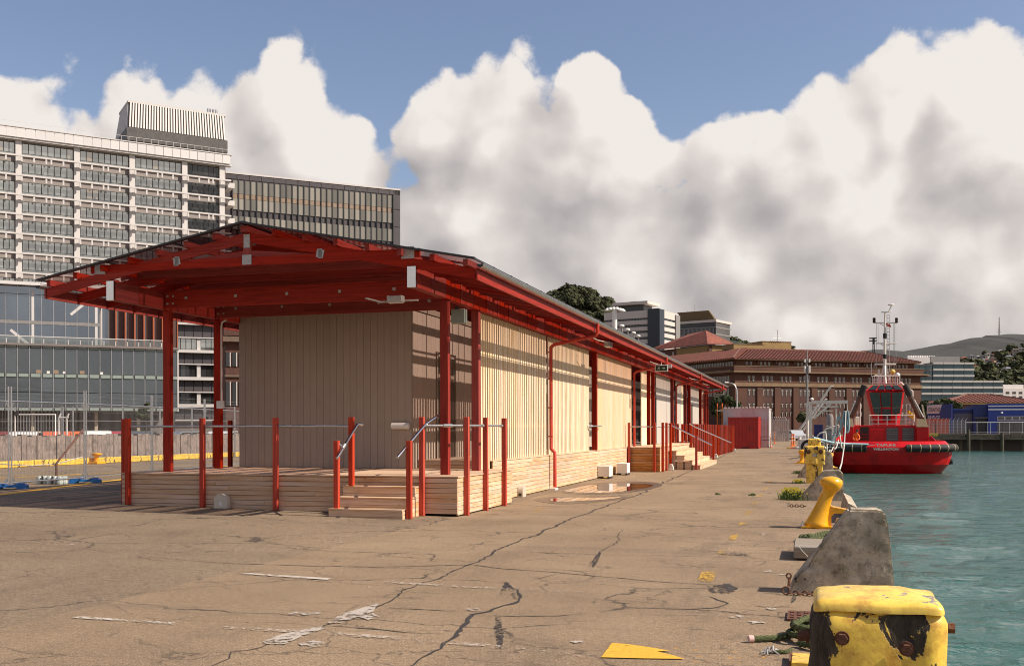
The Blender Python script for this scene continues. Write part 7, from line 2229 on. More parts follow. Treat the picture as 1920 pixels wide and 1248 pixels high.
bluefoot(F[3][0], F[3][1], TH * 1 + .15, "blue fence foot hidden behind the deck's left corner")
# water drums used as ballast
M_drum = mat("pale_translucent_plastic", (0.46, 0.50, 0.47), .45, var=.1)
c = gp(94, 907)
t = thing("water_drums", "row of pale plastic water drums strapped together behind the fence", "drums", (c.x, c.y, .17))
for k in range(5):
    for j in range(2):
        x = c.x - .36 + .17 * k; m1 = MB(); m1.lathe([(.07, 0), (.085, .02), (.085, .10), (.078, .12), (.085, .14), (.085, .21), (.07, .235)], (x, c.y + .19 * j, .175), 12); m1.build("drum", M_drum, t, smooth=40)
for k in (1, 3): wbox(t, "strap", M_dark, c.x - .36 + .17 * k - .03, c.x - .36 + .17 * k + .03, c.y - .09, c.y - .086, .18, .42)
# second security fence far back with Y-shaped arms, and a frame gate
t = thing("security_fence", "tall wire fence with slanted top arms in front of the parked cars", "fence", (-40, 50, 0))
fy = [at(px, H0, D=58) for px in (-20, 28, 115, 118, 137, 162, 230, 300, 360, 440)]
for i, v in enumerate(fy):
    m1 = MB(); m1.tube([(v.x, v.y, .19), (v.x, v.y, 3.0)], .04, 6); m1.build("post", M_galv, t, smooth=50)
m1 = MB()
for a, b in zip(fy[:-1], fy[1:]):
    for z in (1.2, 2.2, 2.95): m1.bar((a.x, a.y, z), (b.x, b.y, z), .03, .03)
m1.build("rail", M_galv, t)
gt = thing("gate_frame", "square tube gate frame standing between the fence and the cars", "gate", tuple(at(60, H0, D=55)))
A, B_ = at(28, H0, D=55), at(104, H0, D=55); m1 = MB(); z1 = at(60, 777, D=55).z
m1.tube([(A.x, A.y, .2), (A.x, A.y, z1), (B_.x, B_.y, z1), (B_.x, B_.y, .2)], .05, 8); m1.build("frame", M_tw, gt, smooth=50)
m1 = MB()
for k in range(1, 14): q = A + (B_ - A) * (k / 14); m1.bar((q.x, q.y, .2), (q.x, q.y, z1), .02, .02, (1, 0, 0))
stuff(m1.build("infill_bars", M_galv, gt))
t = thing("slanted_poles", "pair of slanted white poles on the fence behind the wall", "pole", tuple(at(112, H0, D=56)))
for px in (110, 125):
    a, b, c = at(px, 815, D=56), at(px, 783, D=56), at(px + 4, 775, D=56)
    m1 = MB(); m1.tube([tuple(a), tuple(b), tuple(c)], .05, 7); m1.build("pole", M_tw, t, smooth=50)
m1 = MB(); m1.tube([tuple(at(110, 783, D=56)), tuple(at(128, 782, D=56))], .04, 7); m1.build("tie", M_tw, t, smooth=50)
# ================================================================ CONTAINERS AND THINGS AT THE END OF THE PAVILION
def container(name, lab, x0, x1, y0, ln, h, m, frame, n=14, dp=.05):
    t = thing(name, lab, "container", ((x0 + x1) / 2, y0, 0))
    z0, z1 = .14, h - .12
    def corr(a, b, fixed, axis, nm):
        m1 = MB(); k = n if axis == 'x' else int(ln / .28); w = (b - a) / k; pts = []
        for i in range(k):
            s = a + w * i
            pts += [(s, 0), (s + w * .3, 0), (s + w * .45, dp), (s + w * .85, dp)]
        pts.append((b, 0))
        for (p, q) in zip(pts[:-1], pts[1:]):
            if axis == 'x': m1.quad((p[0], fixed + p[1], z0), (q[0], fixed + q[1], z0), (q[0], fixed + q[1], z1), (p[0], fixed + p[1], z1))
            else: m1.quad((fixed - p[1], p[0], z0), (fixed - q[1], q[0], z0), (fixed - q[1], q[0], z1), (fixed - p[1], p[0], z1))
        return m1.build(nm, m, t)
    corr(x0 + .1, x1 - .1, y0 + .03, 'x', "corrugated_wall"); corr(y0 + .1, y0 + ln - .1, x1 - .03, 'y', "corrugated_wall")
    wbox(t, "inner_box", m, x0 + .05, x1 - .08, y0 + .09, y0 + ln, z0, z1)
    for x in (x0, x1 - .1): wbox(t, "corner_post", frame, x, x + .1, y0, y0 + .12, .02, h, .008)
    wbox(t, "top_rail", frame, x0 + .101, x1 - .101, y0, y0 + .1, h - .12, h - .02); wbox(t, "bottom_rail", frame, x0 + .101, x1 - .101, y0, y0 + .1, .03, .14)
    wbox(t, "top_rail", frame, x1 - .1, x1, y0 + .121, y0 + ln, h - .12, h - .02); wbox(t, "bottom_rail", frame, x1 - .1, x1, y0 + .121, y0 + ln, .03, .14)
    for x in (x0 - .01, x1 - .09):
        for z in (.01, h - .12): wbox(t, "corner_casting", M_dark if z < 1 else frame, x, x + .1, y0 - .012, y0 + .1, z, z + .13)
    wbox(t, "roof", m, x0 + .1, x1 - .1, y0 + .1, y0 + ln, h - .1, h - .05)
    return t
M_cred = mat("container_red", (0.40, 0.022, 0.014), .5, var=.12, vscale=1.5, dirt=(.12, .03, .02), dscale=1.2, dthr=(.55, .8))
M_cwhite = mat("container_white", (0.50, 0.48, 0.46), .5, var=.08, vscale=1.0, dirt=(.32, .27, .22), dscale=1.0, dthr=(.55, .8))
rc = container("red_container", "red corrugated container at the end of the row of red posts", -6.9, -4.36, 90.0, 6.0, 2.70, M_cred, M_cred, 8)
c = at(1398, 840, Y=89.9); wbox(rc, "lock_box", M_dark, c.x - .3, c.x + .3, 89.93, 89.97, .06, .13)
wc = container("white_container", "tall white corrugated container behind the red one", -7.7, -3.70, 95.3, 6.0, 3.56, M_cwhite, M_cwhite, 13, .018)
for i in range(13): m1 = MB(); x = -7.6 + .31 * i; m1.tube([(x, 95.25, 3.58), (x + .2, 95.25, 3.58)], .045, 6); m1.build("roof_clip", M_white, wc, smooth=50)
t = thing("mesh_cage", "dark mesh cage with a bent frame between the red and white containers", "cage", (-4.0, 93, 0))
m1 = MB(); x0, x1 = -4.30, -3.50; q = at(1424, 818, Y=93).z
m1.tube([(x0, 93, .02), (x0, 93, q), (x1, 93, q), (x1, 93, .02)], .035, 6); m1.tube([(x0, 93, .75 * q), (x0 + .2, 93, .7 * q), (x1 - .2, 93, .7 * q), (x1, 93, .75 * q)], .025, 6); m1.build("frame", M_rust, t, smooth=50)
m1 = MB()
for i in range(1, 12): m1.bar((x0 + (x1 - x0) * i / 12, 93.02, .02), (x0 + (x1 - x0) * i / 12, 93.02, q), .012, .012, (1, 0, 0))
for i in range(1, 12): m1.bar((x0, 93.02, q * i / 12), (x1, 93.02, q * i / 12), .012, .012)
stuff(m1.build("mesh_wires", M_galv, t))
t = thing("stake_rack", "rack of rusty upright stakes with a white tie bar left of the white container", "rack", (-9, 97, 0))
for i, px in enumerate((1345, 1350, 1354, 1359)):
    a = at(px, 756 + (i % 2) * 3, Y=97); m1 = MB(); m1.tube([(a.x, 97, .01), (a.x, 97, a.z)], .05, 7); m1.build("stake", M_rust if i % 2 else M_org, t, smooth=50)
m1 = MB(); a, b = at(1344, 770, Y=96.9), at(1361, 769, Y=96.9); m1.bar(tuple(a), tuple(b), .08, .08); m1.build("tie_bar", M_white, t)
t = thing("picket_gate", "pale gate of upright pickets with slanted top spikes beyond the orange posts", "gate", (-5, 140, 0))
a0, a1 = at(1443, H0, Y=140).x, at(1479, H0, Y=140).x; zt_ = at(1460, 787, Y=140).z; M_pick = mat("pinkish_white_panel", (.50, .38, .32), .7, var=.2, vscale=1.5)
n = 9
for i in range(n):
    xa = a0 + (a1 - a0) * i / n; wbox(t, "panel", M_pick, xa + .02, xa + (a1 - a0) / n - .02, 140, 140.05, .05, zt_ - .1)
    m1 = MB(); m1.bar((xa, 140, zt_), (xa - .25, 139.9, zt_ + .45), .05, .05); m1.build("spike", M_tw, t)
wbox(t, "frame_bar", M_tw, a0, a1, 139.95, 140.06, zt_ - .09, zt_)
for x in (a0, a1): wbox(t, "frame_post", M_tw, x - .05, x + .05, 139.95, 140.08, .01, zt_ + .1)
c = at(1491, H0, Y=150)
o = car(1491, 0, 146, (.42, .43, .44), "silver van parked beyond the pale gate at the end of the quay", 'wagon', 1.9)
o['group'] = "vehicles at the end of the quay"; o.location.z = .02
c = car(1466, 0, 160, (.30, .31, .33), "grey car roof showing behind the pale gate", 'hatch', .3); c['group'] = "vehicles at the end of the quay"; c.location.z = .02
# street lamp and antenna mast
t = thing("street_lamp", "grey street lamp with a curved arm beyond the end of the eave", "street lamp", (at(1382, H0, Y=112).x, 112, 0))
Q = lambda x, y, Y: tuple(at(x, y, Y=Y))
m1 = MB(); m1.tube([(at(1382, H0, Y=112).x, 112, .01), Q(1382, 740, 112), Q(1381, 729, 112), Q(1377, 721, 112), Q(1370, 717.5, 112), Q(1362, 717, 112)], [.10, .08, .07, .06, .05, .05], 8); m1.build("pole", M_galv, t, smooth=60)
m1 = MB(); m1.tube([Q(1366, 717.3, 112), Q(1359, 716.6, 112)], .09, 7); m1.build("lamp_head", M_white, t, smooth=60)
t = thing("antenna_mast", "slender grey mast with white antenna panels in front of the brick building", "mast", (at(1513.5, H0, Y=125).x, 125, 0))
mx_ = at(1513.5, H0, Y=125).x; zz = lambda y: at(1513.5, y, Y=125).z
m1 = MB(); m1.tube([(mx_, 125, .01), (mx_, 125, zz(704)), (mx_, 125, zz(657))], [.17, .13, .06], 10); m1.build("pole", M_grayp, t, smooth=50)
for dx in (-.26, .26):
    m1 = MB(); m1.tube([(mx_ + dx, 124.9, zz(698)), (mx_ + dx, 124.9, zz(685))], .11, 10); m1.build("antenna_panel", M_white, t, smooth=50)
    m1 = MB(); m1.tube([(mx_ + dx, 124.9, zz(679)), (mx_ + dx, 124.9, zz(673))], .09, 8); m1.build("antenna_panel", M_white, t, smooth=50)
wbox(t, "cross_bar", M_grayp, mx_ - .35, mx_ + .35, 124.92, 125.05, zz(706), zz(704))
# white flood light mast over the roof
fm = thing("floodlight_mast", "white floodlight mast with a crown of lamps rising behind the long roof", "mast", (at(1152, H0, Y=100).x, 100, 0))
mx_ = at(1153, H0, Y=100).x; zz = lambda y: at(1152, y, Y=100).z
m1 = MB(); m1.tube([(mx_, 100, .01), (mx_, 100, zz(579))], .24, 12); m1.build("pole", M_white, fm, smooth=60)
for k, px in enumerate((1139, 1145, 1151, 1157, 1163, 1167)):
    a = at(px, 581 + (0, -1.5, -2, -2, 0, 1)[k], Y=100); m1 = MB(); m1.lathe([(.10, .18), (.30, 0), (.30, -.08), (.02, -.1)], tuple(a), 10); m1.build("lamp", M_white, fm, smooth=50)
m1 = MB(); m1.tube([Q(1138, 580, 100), Q(1168, 580, 100)], .06, 6); m1.build("lamp_ring", M_white, fm, smooth=50)
for i, (px, py) in enumerate(((1166, 611), (1177, 618), (1188, 624), (1197, 630))):
    t = thing("floodlight", ("largest and nearest floodlight peeping over the long roof", "second floodlight peeping over the long roof", "third floodlight peeping over the long roof", "smallest floodlight peeping over the long roof")[i], "floodlight", (at(px, H0, Y=105 + 8 * i).x, 105 + 8 * i, 0), group="floodlights behind the long roof")
    a = at(px, py, Y=105 + 8 * i); m1 = MB(); m1.tube([(a.x, a.y, .01), tuple(a)], .08, 8); m1.build("pole", M_grayp, t, smooth=50)
    m1 = MB(); m1.lathe([(.12, .16), (.26, .06), (.26, -.06), (.12, -.12)], tuple(a), 12); m1.build("lamp", M_white, t, smooth=50)

# ================================================================ FAR WHARF
M_wtim = mat("weathered_wharf_timber", (0.17, 0.125, 0.085), .9, var=.5, vscale=2.5, bump=.6, bscale=8, stretch=(.4, 1, 2))
M_wtd = mat("wet_pile", (0.075, 0.06, 0.038), .8, var=.5, vscale=3, dirt=(.03, .04, .015), dscale=1.5)
WH = .78
wf = thing("far_wharf", "old timber wharf on piles across the water on the right", "wharf", (40, YF, 0))
m1 = MB(); m1.box(8, 220, YF + .3, YF + 60, .05, WH); m1.build("deck", M_qwall, wf)
x = 10.0; rw = random.Random(9)
while x < 60:
    L_ = rw.uniform(4, 7); wbox(wf, "edge_beam", M_peel2 if x < 19 else M_wtim, x, x + L_ - .05, YF - .05, YF + .3, .38, WH + .05 + rw.uniform(-.04, .04), .02); wbox(wf, "edge_beam", M_wtim, x, x + L_ - .05, YF - .02, YF + .28, -.15, .36, .02); x += L_
for px in (1715, 1737, 1815, 1878, 1935):
    xx = at(px, H0, Y=YF).x; m1 = MB(); m1.tube([(xx, YF - .3, -3.2), (xx + .03, YF - .3, .2), (xx, YF - .3, WH + (.75 if px == 1815 else .1))], [.30, .27, .24], 10); m1.build("pile", M_wtd, wf, smooth=50)
for i in range(9): xx = 14 + 3.1 * i; m1 = MB(); m1.tube([(xx, YF + 1.6, -3.2), (xx, YF + 1.6, .1)], .24, 8); m1.build("pile", M_wtd, wf, smooth=50)
m1 = MB(); m1.box(8, 60, YF + 2.6, YF + 2.8, -3.2, -.1); m1.build("underdeck_shade", M_int, wf)  # near-black sheet stands in for the shade under the wharf deck
# rail and wire fence on it
wr = thing("wharf_railing", "white tube railing along the far wharf in front of the blue building", "railing", (33, YF, WH))
ra, rb = at(1811, H0, Y=YF + 1).x, 52
m1 = MB(); zr_ = at(1850, 791.5, Y=YF + 1).z
m1.tube([(ra, YF + 1, WH), (ra, YF + 1, zr_), (rb, YF + 1, zr_)], .06, 7); m1.build("top_rail", M_white, wr, smooth=50)
for px in (1832, 1852, 1857, 1874, 1893, 1917, 1940):
    xx = at(px, H0, Y=YF + 1).x; m1 = MB(); m1.tube([(xx, YF + 1, WH), (xx, YF + 1, zr_)], .04, 6); m1.build("post", M_white, wr, smooth=50)
m1 = MB(); m1.tube([(ra, YF + 1, WH + .25), (rb, YF + 1, WH + .25)], .03, 6); m1.build("mid_rail", M_white, wr, smooth=50)
wfn = thing("wire_fence", "grey wire fence with spiked arms in front of the red containers on the far wharf", "fence", (24, YF, WH))
m1 = MB(); fa_, fb_ = at(1742, H0, Y=YF + 1.5).x, ra; zf_ = at(1780, 788, Y=YF + 1).z
for i in range(10):
    xx = fa_ + (fb_ - fa_) * i / 9; m2 = MB(); m2.tube([(xx, YF + 1.5, WH), (xx, YF + 1.5, zf_), (xx + .3, YF + 1.5, zf_ + .4)], .045, 6); m2.build("post", M_galv, wfn, smooth=50)
for i in range(60): xx = fa_ + (fb_ - fa_) * i / 60; m1.bar((xx, YF + 1.6, WH), (xx, YF + 1.6, zf_), .015, .015, (1, 0, 0))
for k in range(5): m1.bar((fa_, YF + 1.6, WH + (zf_ - WH) * k / 4), (fb_, YF + 1.6, WH + (zf_ - WH) * k / 4), .025, .025)
stuff(m1.build("mesh_wires", M_galv, wfn))
M_cor = mat("container_orange_red", (0.70, 0.10, 0.035), .5, var=.1)
for i, (pa, pb) in enumerate(((1742, 1753), (1755, 1779.5))):
    xa, xb = at(pa, H0, Y=YF + 3).x, at(pb, H0, Y=YF + 3).x
    c = container("orange_container", ("narrow part seen of an orange red container right behind the tug", "orange red ribbed container on the far wharf below the blue sign")[i], xa, xb, YF + 3, 5, 2.55, M_cor, M_cor, 6 if i == 0 else 9)
    c.location.z = WH

# ================================================================ BLUE BUILDING ON THE FAR WHARF
M_bblue = mat("deep_blue_cladding", (0.014, 0.025, 0.13), .5, var=.06, rnd=.05)
M_bgrey = mat("shutter_grey", (0.11, 0.10, 0.095), .6, var=.1)
bb = thing("blue_building", "deep blue terminal building with a sign wall and white stripes on the far wharf", "building", (30, YF + 12, WH))
BYb = YF + 12
bx = lambda px, Y=BYb: at(px, H0, Y=Y).x
bz = lambda py, Y=BYb, px=1800: at(px, py, Y=Y).z
YS = YF + 9
zs0, zs1 = WH, bz(757, YS)
sw = wbox(bb, "sign_wall", M_bblue, bx(1739, YS), bx(1783, YS), YS, YS + .5, zs0, zs1)
wbox(bb, "wall_edge", mat("blue_lit_edge", (.05, .08, .32), .5), bx(1783, YS) + .003, bx(1786, YS), YS - .05, YS + 6, zs0, zs1 + .05)  # brighter blue paints the sunlit end of the wall into its colour
m1 = MB(); m1.prism([(bx(1738, YS), YS - .06, bz(775, YS)), (bx(1761, YS), YS - .06, bz(774.5, YS)), (bx(1766.5, YS), YS - .06, bz(757.3, YS)), (bx(1738, YS), YS - .06, bz(759, YS))], (0, .05, 0)); m1.build("white_panel", mat("sign_white", (.46, .41, .38), .6), sw, fix=True)
M_signgrey = mat("sign_dark_letters", (0.12, 0.11, 0.12), .6); M_signpale = mat("sign_pale_letters", (0.55, 0.54, 0.56), .6)
text_mesh(sw, "sign_lettering", "STRAITNZ", .95, ((bx(1743, YS) + bx(1761, YS)) / 2, YS - .09, bz(768, YS)), M_signgrey, sx=.44, bold=.012)
text_mesh(sw, "sign_lettering", "BRIDGE", 1.05, (bx(1751, YS), YS - .06, bz(783.5, YS)), M_signpale, sx=.55, bold=.012)
wbox(bb, "shed_wall", M_bblue, bx(1786), bx(1832), BYb, BYb + 10, WH, bz(766))
wbox(bb, "roof_fascia", mat("fascia_blue_grey", (.05, .07, .22), .5), bx(1785), bx(1833), BYb - .4, BYb, bz(768.5), bz(765.5))
wbox(bb, "roller_door", M_bgrey, bx(1788), bx(1823), BYb - .06, BYb - .002, WH, bz(775))
wbox(bb, "side_wall", M_bblue, bx(1825, BYb - 1), bx(1853, BYb - 1), BYb - 1, BYb + 9, WH, bz(759, BYb - 1))
cn = wbox(bb, "canopy", M_bgrey, bx(1827, BYb - 1.6), bx(1852, BYb - 1.6), BYb - 1.8, BYb - 1.002, bz(784, BYb - 1.6), bz(782, BYb - 1.6))
wbox(bb, "doorway", M_dark, bx(1831, BYb - 1), bx(1850, BYb - 1), BYb - 1.05, BYb - 1.002, WH, bz(785, BYb - 1))
Y3 = BYb - 2
rwl = wbox(bb, "front_wall", mat("bright_blue_cladding", (.020, .048, .26), .5, var=.05), bx(1853, Y3), bx(1853, Y3) + 26, Y3, Y3 + 12, WH, bz(757, Y3))
for (a, b) in ((762.5, 760.5), (769, 766.5)): wbox(rwl, "white_stripe", M_white, bx(1853, Y3), bx(1853, Y3) + 26, Y3 - .05, Y3 - .002, bz(a, Y3), bz(b, Y3))
for i in range(8):
    xa = bx(1870, Y3) + 1.15 * i; w = wbox(rwl, "window_frame", M_tw, xa, xa + 1.15, Y3 - .08, Y3 - .003, bz(788, Y3), bz(780.5, Y3)); wbox(w, "pane", M_todark, xa + .1, xa + 1.05, Y3 - .10, Y3 - .081, bz(787, Y3), bz(781.5, Y3))
    w = wbox(rwl, "glazed_bay", M_tspan, xa, xa + 1.15, Y3 - .08, Y3 - .003, WH, bz(789.5, Y3)); wbox(w, "pane", M_todark, xa + .07, xa + 1.08, Y3 - .10, Y3 - .081, WH + .1, bz(790.5, Y3))
m1 = MB(); m1.lathe([(.18, -.1), (.2, 0), (.1, .12), (.02, .15)], (bx(1878, Y3), Y3 - .2, bz(774, Y3)), 10); m1.build("wall_lamp", M_white, rwl, smooth=50)

# ================================================================ RED TILED HOUSE BEHIND
def tile_mat(name, c1, c2):
    m = mat(name, c1, .8, var=.35, vscale=1.4, dirt=c2, dscale=.5, dthr=(.4, .7), bump=.5, bscale=5, rnd=.2)
    return m
M_tile = tile_mat("terracotta_tiles", (0.165, 0.047, 0.027), (0.095, 0.034, 0.024))
M_tile2 = tile_mat("brighter_terracotta", (0.27, 0.075, 0.042), (0.15, 0.055, 0.038))
def hip(root, name, m, x0, x1, y0, y1, ze, zr, inset, parts=True, parent=None):
    """Hipped roof in a root's frame, ribbed with tile rows."""
    ym = (y0 + y1) / 2; i = inset
    m1 = MB()
    m1.add([(x0, y0, ze), (x1, y0, ze), (x1, y1, ze), (x0, y1, ze), (x0 + i, ym, zr), (x1 - i, ym, zr)], [(3, 2, 1, 0), (0, 1, 5, 4), (1, 2, 5), (2, 3, 4, 5), (3, 0, 4)])
    o = m1.build(name, m, parent or root, org='c')
    # tile columns as raised rolls on the front slope and hip ends
    m2 = MB(); n = max(6, int((x1 - x0) / 1.1))
    for k in range(n):
        x = x0 + (x1 - x0) * (k + .5) / n
        f = min(1, (x - x0) / i, (x1 - x) / i) if i > 0 else 1
        m2.bar((x, y0 - .02, ze + .06), (x, y0 + (ym - y0) * f, ze + (zr - ze) * f + .06), .42, .16, (0, 0, 1))
    stuff(m2.build("tile_rolls", m, o, org='c'))
    m3 = MB(); m3.bar((x0, y0, ze + .12), (x0 + i, ym, zr + .12), .4, .3); m3.bar((x1, y0, ze + .12), (x1 - i, ym, zr + .12), .4, .3); m3.bar((x0 + i, ym, zr + .12), (x1 - i, ym, zr + .12), .4, .3)
    m3.build("ridge_tiles", mat("ridge_tile", (.20, .09, .065), .8), o, org='c')
    return o
RB = Facade("tiled_hall", "low hall with a hipped terracotta roof behind the blue building", 1790, 232, 85)
h0, h1 = RB.s_(1770), RB.s_(1960)
RB.box("wall", M_obr, h0 + .6, h1 - .6, .5, 13, 0, RB.z_(1870, 755)); RB.box("fascia", mat("ochre_fascia", (.30, .20, .06), .6), h0 + .3, h1 - .3, .1, .5, RB.z_(1870, 757.5), RB.z_(1870, 754))
hip(RB.t, "roof", M_tile, h0, h1, 0, 14, RB.z_(1870, 754.5), RB.z_(1870, 738) , 9)

# ================================================================ GLASS OFFICE ON THE RIGHT
M_go = glass_mat("blue_green_glass", (.36, .46, .50), refl=.14, inner=(.03, .05, .058), rnd=.4)
M_gband = mat("pale_sun_shade", (0.42, 0.41, 0.38), .5, var=.08)
GO = Facade("striped_glass_office", "stepped glass office with pale horizontal bands beyond the brick building's right end", 1726, 335, 84)
def band_block(F, px0, px1, rows_, y_front, dep, mglass, mband, core, pitch=None, zref=1780):
    a, b = F.s_(px0, y_front), F.s_(px1, y_front)
    zz = lambda y: F.z_(zref, y, y_front)
    F.box("core", core, a + .1, b - .1, y_front + .4, y_front + dep, 0, zz(rows_[0][0]) - .05)
    for (bt, bb_, gb_) in rows_:
        n = max(3, int((b - a) / (pitch or 3.0)))
        for i in range(n):
            xa = a + (b - a) * i / n; xb = a + (b - a) * (i + 1) / n
            F.box("sun_shade", mband, xa + .06, xb - .06, y_front - .4, y_front + .1, zz(bb_), zz(bt))
            F.box("window", mglass, xa + .05, xb - .05, y_front, y_front + .2, zz(gb_), zz(bb_) - .02)
band_block(GO, 1749, 1826.5, [(679, 682.5, 691), (691, 694.5, 702.5), (702.5, 706, 714)], 4, 22, M_go, M_gband, M_tspan, 3.2)
band_block(GO, 1727, 1881, [(713, 716.5, 724), (724, 728, 736), (736, 739.5, 750)], 0, 26, M_go, M_gband, M_tspan, 3.2)
band_block(GO, 1712, 1748, [(683, 684, 692), (694, 695, 703), (705, 706, 713)], 3, 20, M_go, M_tspan, M_tspan, 1.9)
GO.box("roof_plant", M_grayp, GO.s_(1745, 10), GO.s_(1800, 10), 10, 20, GO.z_(1780, 679, 10), GO.z_(1780, 668, 10))
GO.box("roof_plant", M_tw, GO.s_(1702, 10), GO.s_(1744, 10), 10, 20, GO.z_(1720, 683, 10), GO.z_(1720, 669, 10))
for i in range(12): m1 = MB(); x = GO.s_(1703 + 4.3 * i, 12); m1.tube([(x, 12, GO.z_(1720, 670, 12)), (x, 12, GO.z_(1720, 666.5, 12))], .4, 8); m1.build("roof_vent", M_white, GO.t, org='c')
Wb = Facade("white_low_block", "low white office block at the foot of the hill on the right edge", 1881, 345, 80)
a, b = Wb.s_(1881), Wb.s_(1960); zz = lambda y: Wb.z_(1881, y)
Wb.box("wall", M_tw, a, b, 0, 15, 0, zz(728)); Wb.box("roof_box", M_tw, a, a + 9, 2, 12, zz(728), zz(720))
for r in range(3):
    for i in range(9): Wb.box("window", M_todark, a + 1 + 2.4 * i, a + 2.3 + 2.4 * i, -.06, -.005, zz(738 + 8 * r), zz(734 + 8 * r))

# ================================================================ BIG BRICK BUILDING
M_bk = mat("red_brown_brick", (0.095, 0.039, 0.021), .85, var=.22, vscale=.5, dirt=(.065, .028, .022), dscale=.25, dthr=(.45, .7))
M_bk2 = mat("recessed_brick", (0.070, 0.030, 0.023), .85, var=.2, vscale=.5)
M_stone = mat("ochre_stone_band", (0.20, 0.130, 0.070), .8, var=.2, vscale=.6)
M_wfr = mat("pale_window_frame", (0.36, 0.31, 0.25), .6)
M_bwin = glass_mat("brick_building_glass", (.5, .5, .5), refl=.2, inner=(.03, .025, .022))
BK = Facade("brick_office_building", "big red brown brick office building with terracotta hipped roofs and pale stone bands", 1378, 262, 71)
b0_, b1_ = 0.0, BK.s_(1727)
zb = lambda y: BK.z_(1378, y)
eave, ridge = zb(671.5), zb(653) 
BK.box("wall", M_bk, b0_, b1_, 0, 22, 0, zb(723))
BK.box("stone_band", M_stone, b0_ - .25, b1_ + .25, -.3, 22.2, zb(723.5), zb(717))
BK.box("wall", M_bk, b0_ + .1, b1_ - .1, .1, 22, zb(717), zb(700))
BK.box("cornice", M_bk2, b0_ - .5, b1_ + 1.6, -.7, 22.7, zb(700), zb(697.5)); BK.box("cornice", M_stone, b0_ - .9, b1_ + 2, -1.1, 23, zb(697.5), zb(695.3)); BK.box("blocking_course", M_bk, b0_ - .4, b1_ + .5, -.4, 22.5, zb(695.3), zb(686))
BK.box("blocking_cap", M_stone, b0_ - .5, b1_ + .6, -.5, 22.6, zb(686), zb(685)); BK.box("attic_wall", M_bk, b0_ + 1, b1_ - 1.2, 1.2, 21, zb(686), zb(674))
BK.box("eave_board", M_obr, b0_ - .3, b1_ - .2, .2, 22.3, zb(674), zb(672))
BK.box("eave_gutter", M_stone, b0_ - .4, b1_ - .1, -.1, .2, zb(673.2), zb(672))
rf_ = hip(BK.t, "roof", M_tile, b0_ - .6, b1_, -.2, 22.5, eave, BK.z_(1450, 655.5, 11) , 9)
grp = [1409, 1439.6, 1474.4, 1509, 1542.5, 1575, 1607, 1638.5, 1669, 1699]
gs = [BK.s_(p) for p in grp]
def win(F, x, w, z0, z1, y=0.0, frame=True):
    o = F.box("window", M_bwin, x - w / 2, x + w / 2, y - .03, y - .004, z0, z1)
    if frame:
        F.box("window_frame", M_wfr, x - .07, x + .07, y - .10, y - .034, z0 + .05, z1 - (z1 - z0) * .30, o)
        F.box("window_frame", M_wfr, x - w * .45, x + w * .45, y - .10, y - .034, z1 - (z1 - z0) * .30, z1 - (z1 - z0) * .22, o)
    return o
for gi, g in enumerate(gs):
    k = 2 if gi == 0 else 3
    offs = (-.65, .65) if k == 2 else (-1.25, 0, 1.25)
    hw = 1.35 if k == 2 else 2.0
    # recessed bay panel between brick piers
    BK.box("bay_recess", M_bk2, g - hw, g + hw, -.006, 0, 0, zb(725.5))
    for o_ in offs:
        for (ya, yb, yy) in ((727, 741.5, -.01), (754, 764, -.01), (770, 780, -.01)): win(BK, g + o_, .72, zb(yb), zb(ya), -.012)
        win(BK, g + o_, .72, zb(715), zb(703.5), .1)
        win(BK, g + o_ * .95, .62, zb(683), zb(676.5), 1.2)
for g in gs[:-1]:
    i = gs.index(g); m_ = (g + gs[i + 1]) / 2; BK.box("brick_pier", M_bk, m_ - .85, m_ + .85, -.35, -.01, 0, zb(725.5)); BK.box("pier_shadow_strip", M_obr, m_ + .86, m_ + 1.0, -.2, -.012, 0, zb(725.5))  # solid strip of darker brick paints a shadow line beside each pier
    BK.box("roof_bracket", M_obr, m_ - .12, m_ + .12, .3, 1.1, zb(679), zb(674))
# left wing running back from the corner
al = math.radians(27.4)
uw = FW * math.cos(al) - RT * math.sin(al)
rz_root = BK.t.rotation_euler.z
def wing(F, base, o_along, length, name, m, d0, d1, z0, z1, ang):
    """Box along a wall leaving a point of the building at a world direction."""
    v = ang; nb = Vector((v.y, -v.x, 0))
    c = base + v * (o_along + length / 2) + nb * ((d0 + d1) / 2)
    loc = (c - F.o); loc.rotate(Matrix.Rotation(-F.t.rotation_euler.z, 3, 'Z'))
    me = box_mesh(length, abs(d1 - d0), z1 - z0, m)
    o = bpy.data.objects.new(name, me); o.location = (loc.x, loc.y, (z0 + z1) / 2); o.rotation_euler = (0, 0, math.atan2(v.y, v.x) - F.t.rotation_euler.z); link(o, F.t); o['_b'] = tuple(o.location)
    return o
def wing_s(base, v, px):
    d = ray(px, H0); det = d.x * (-v.y) + d.y * v.x; t = (base.x * (-v.y) + base.y * v.x) / det
    return (d.x * t - base.x) * v.x + (d.y * t - base.y) * v.y
LW = wing_s(BK.o, uw, 1205)
W_ = lambda name, m, s0, s1, d0, d1, z0, z1: wing(BK, BK.o, s0, s1 - s0, name, m, d0, d1, z0, z1, uw)
W_("wall", M_bk, .02, LW, .02, 16, 0, zb(723)); W_("stone_band", M_stone, .3, LW, -.28, 16, zb(723.5), zb(717)); W_("wall", M_bk, .1, LW, .12, 16, zb(717), zb(700))
W_("cornice", M_bk2, .4, LW, -.68, 16, zb(700), zb(697.5)); W_("cornice", M_stone, .6, LW, -1.08, 16, zb(697.5), zb(693)); W_("blocking_course", M_bk, .4, LW, -.38, 16, zb(693), zb(686)); W_("blocking_cap", M_stone, .4, LW, -.48, 16, zb(686), zb(684.5))
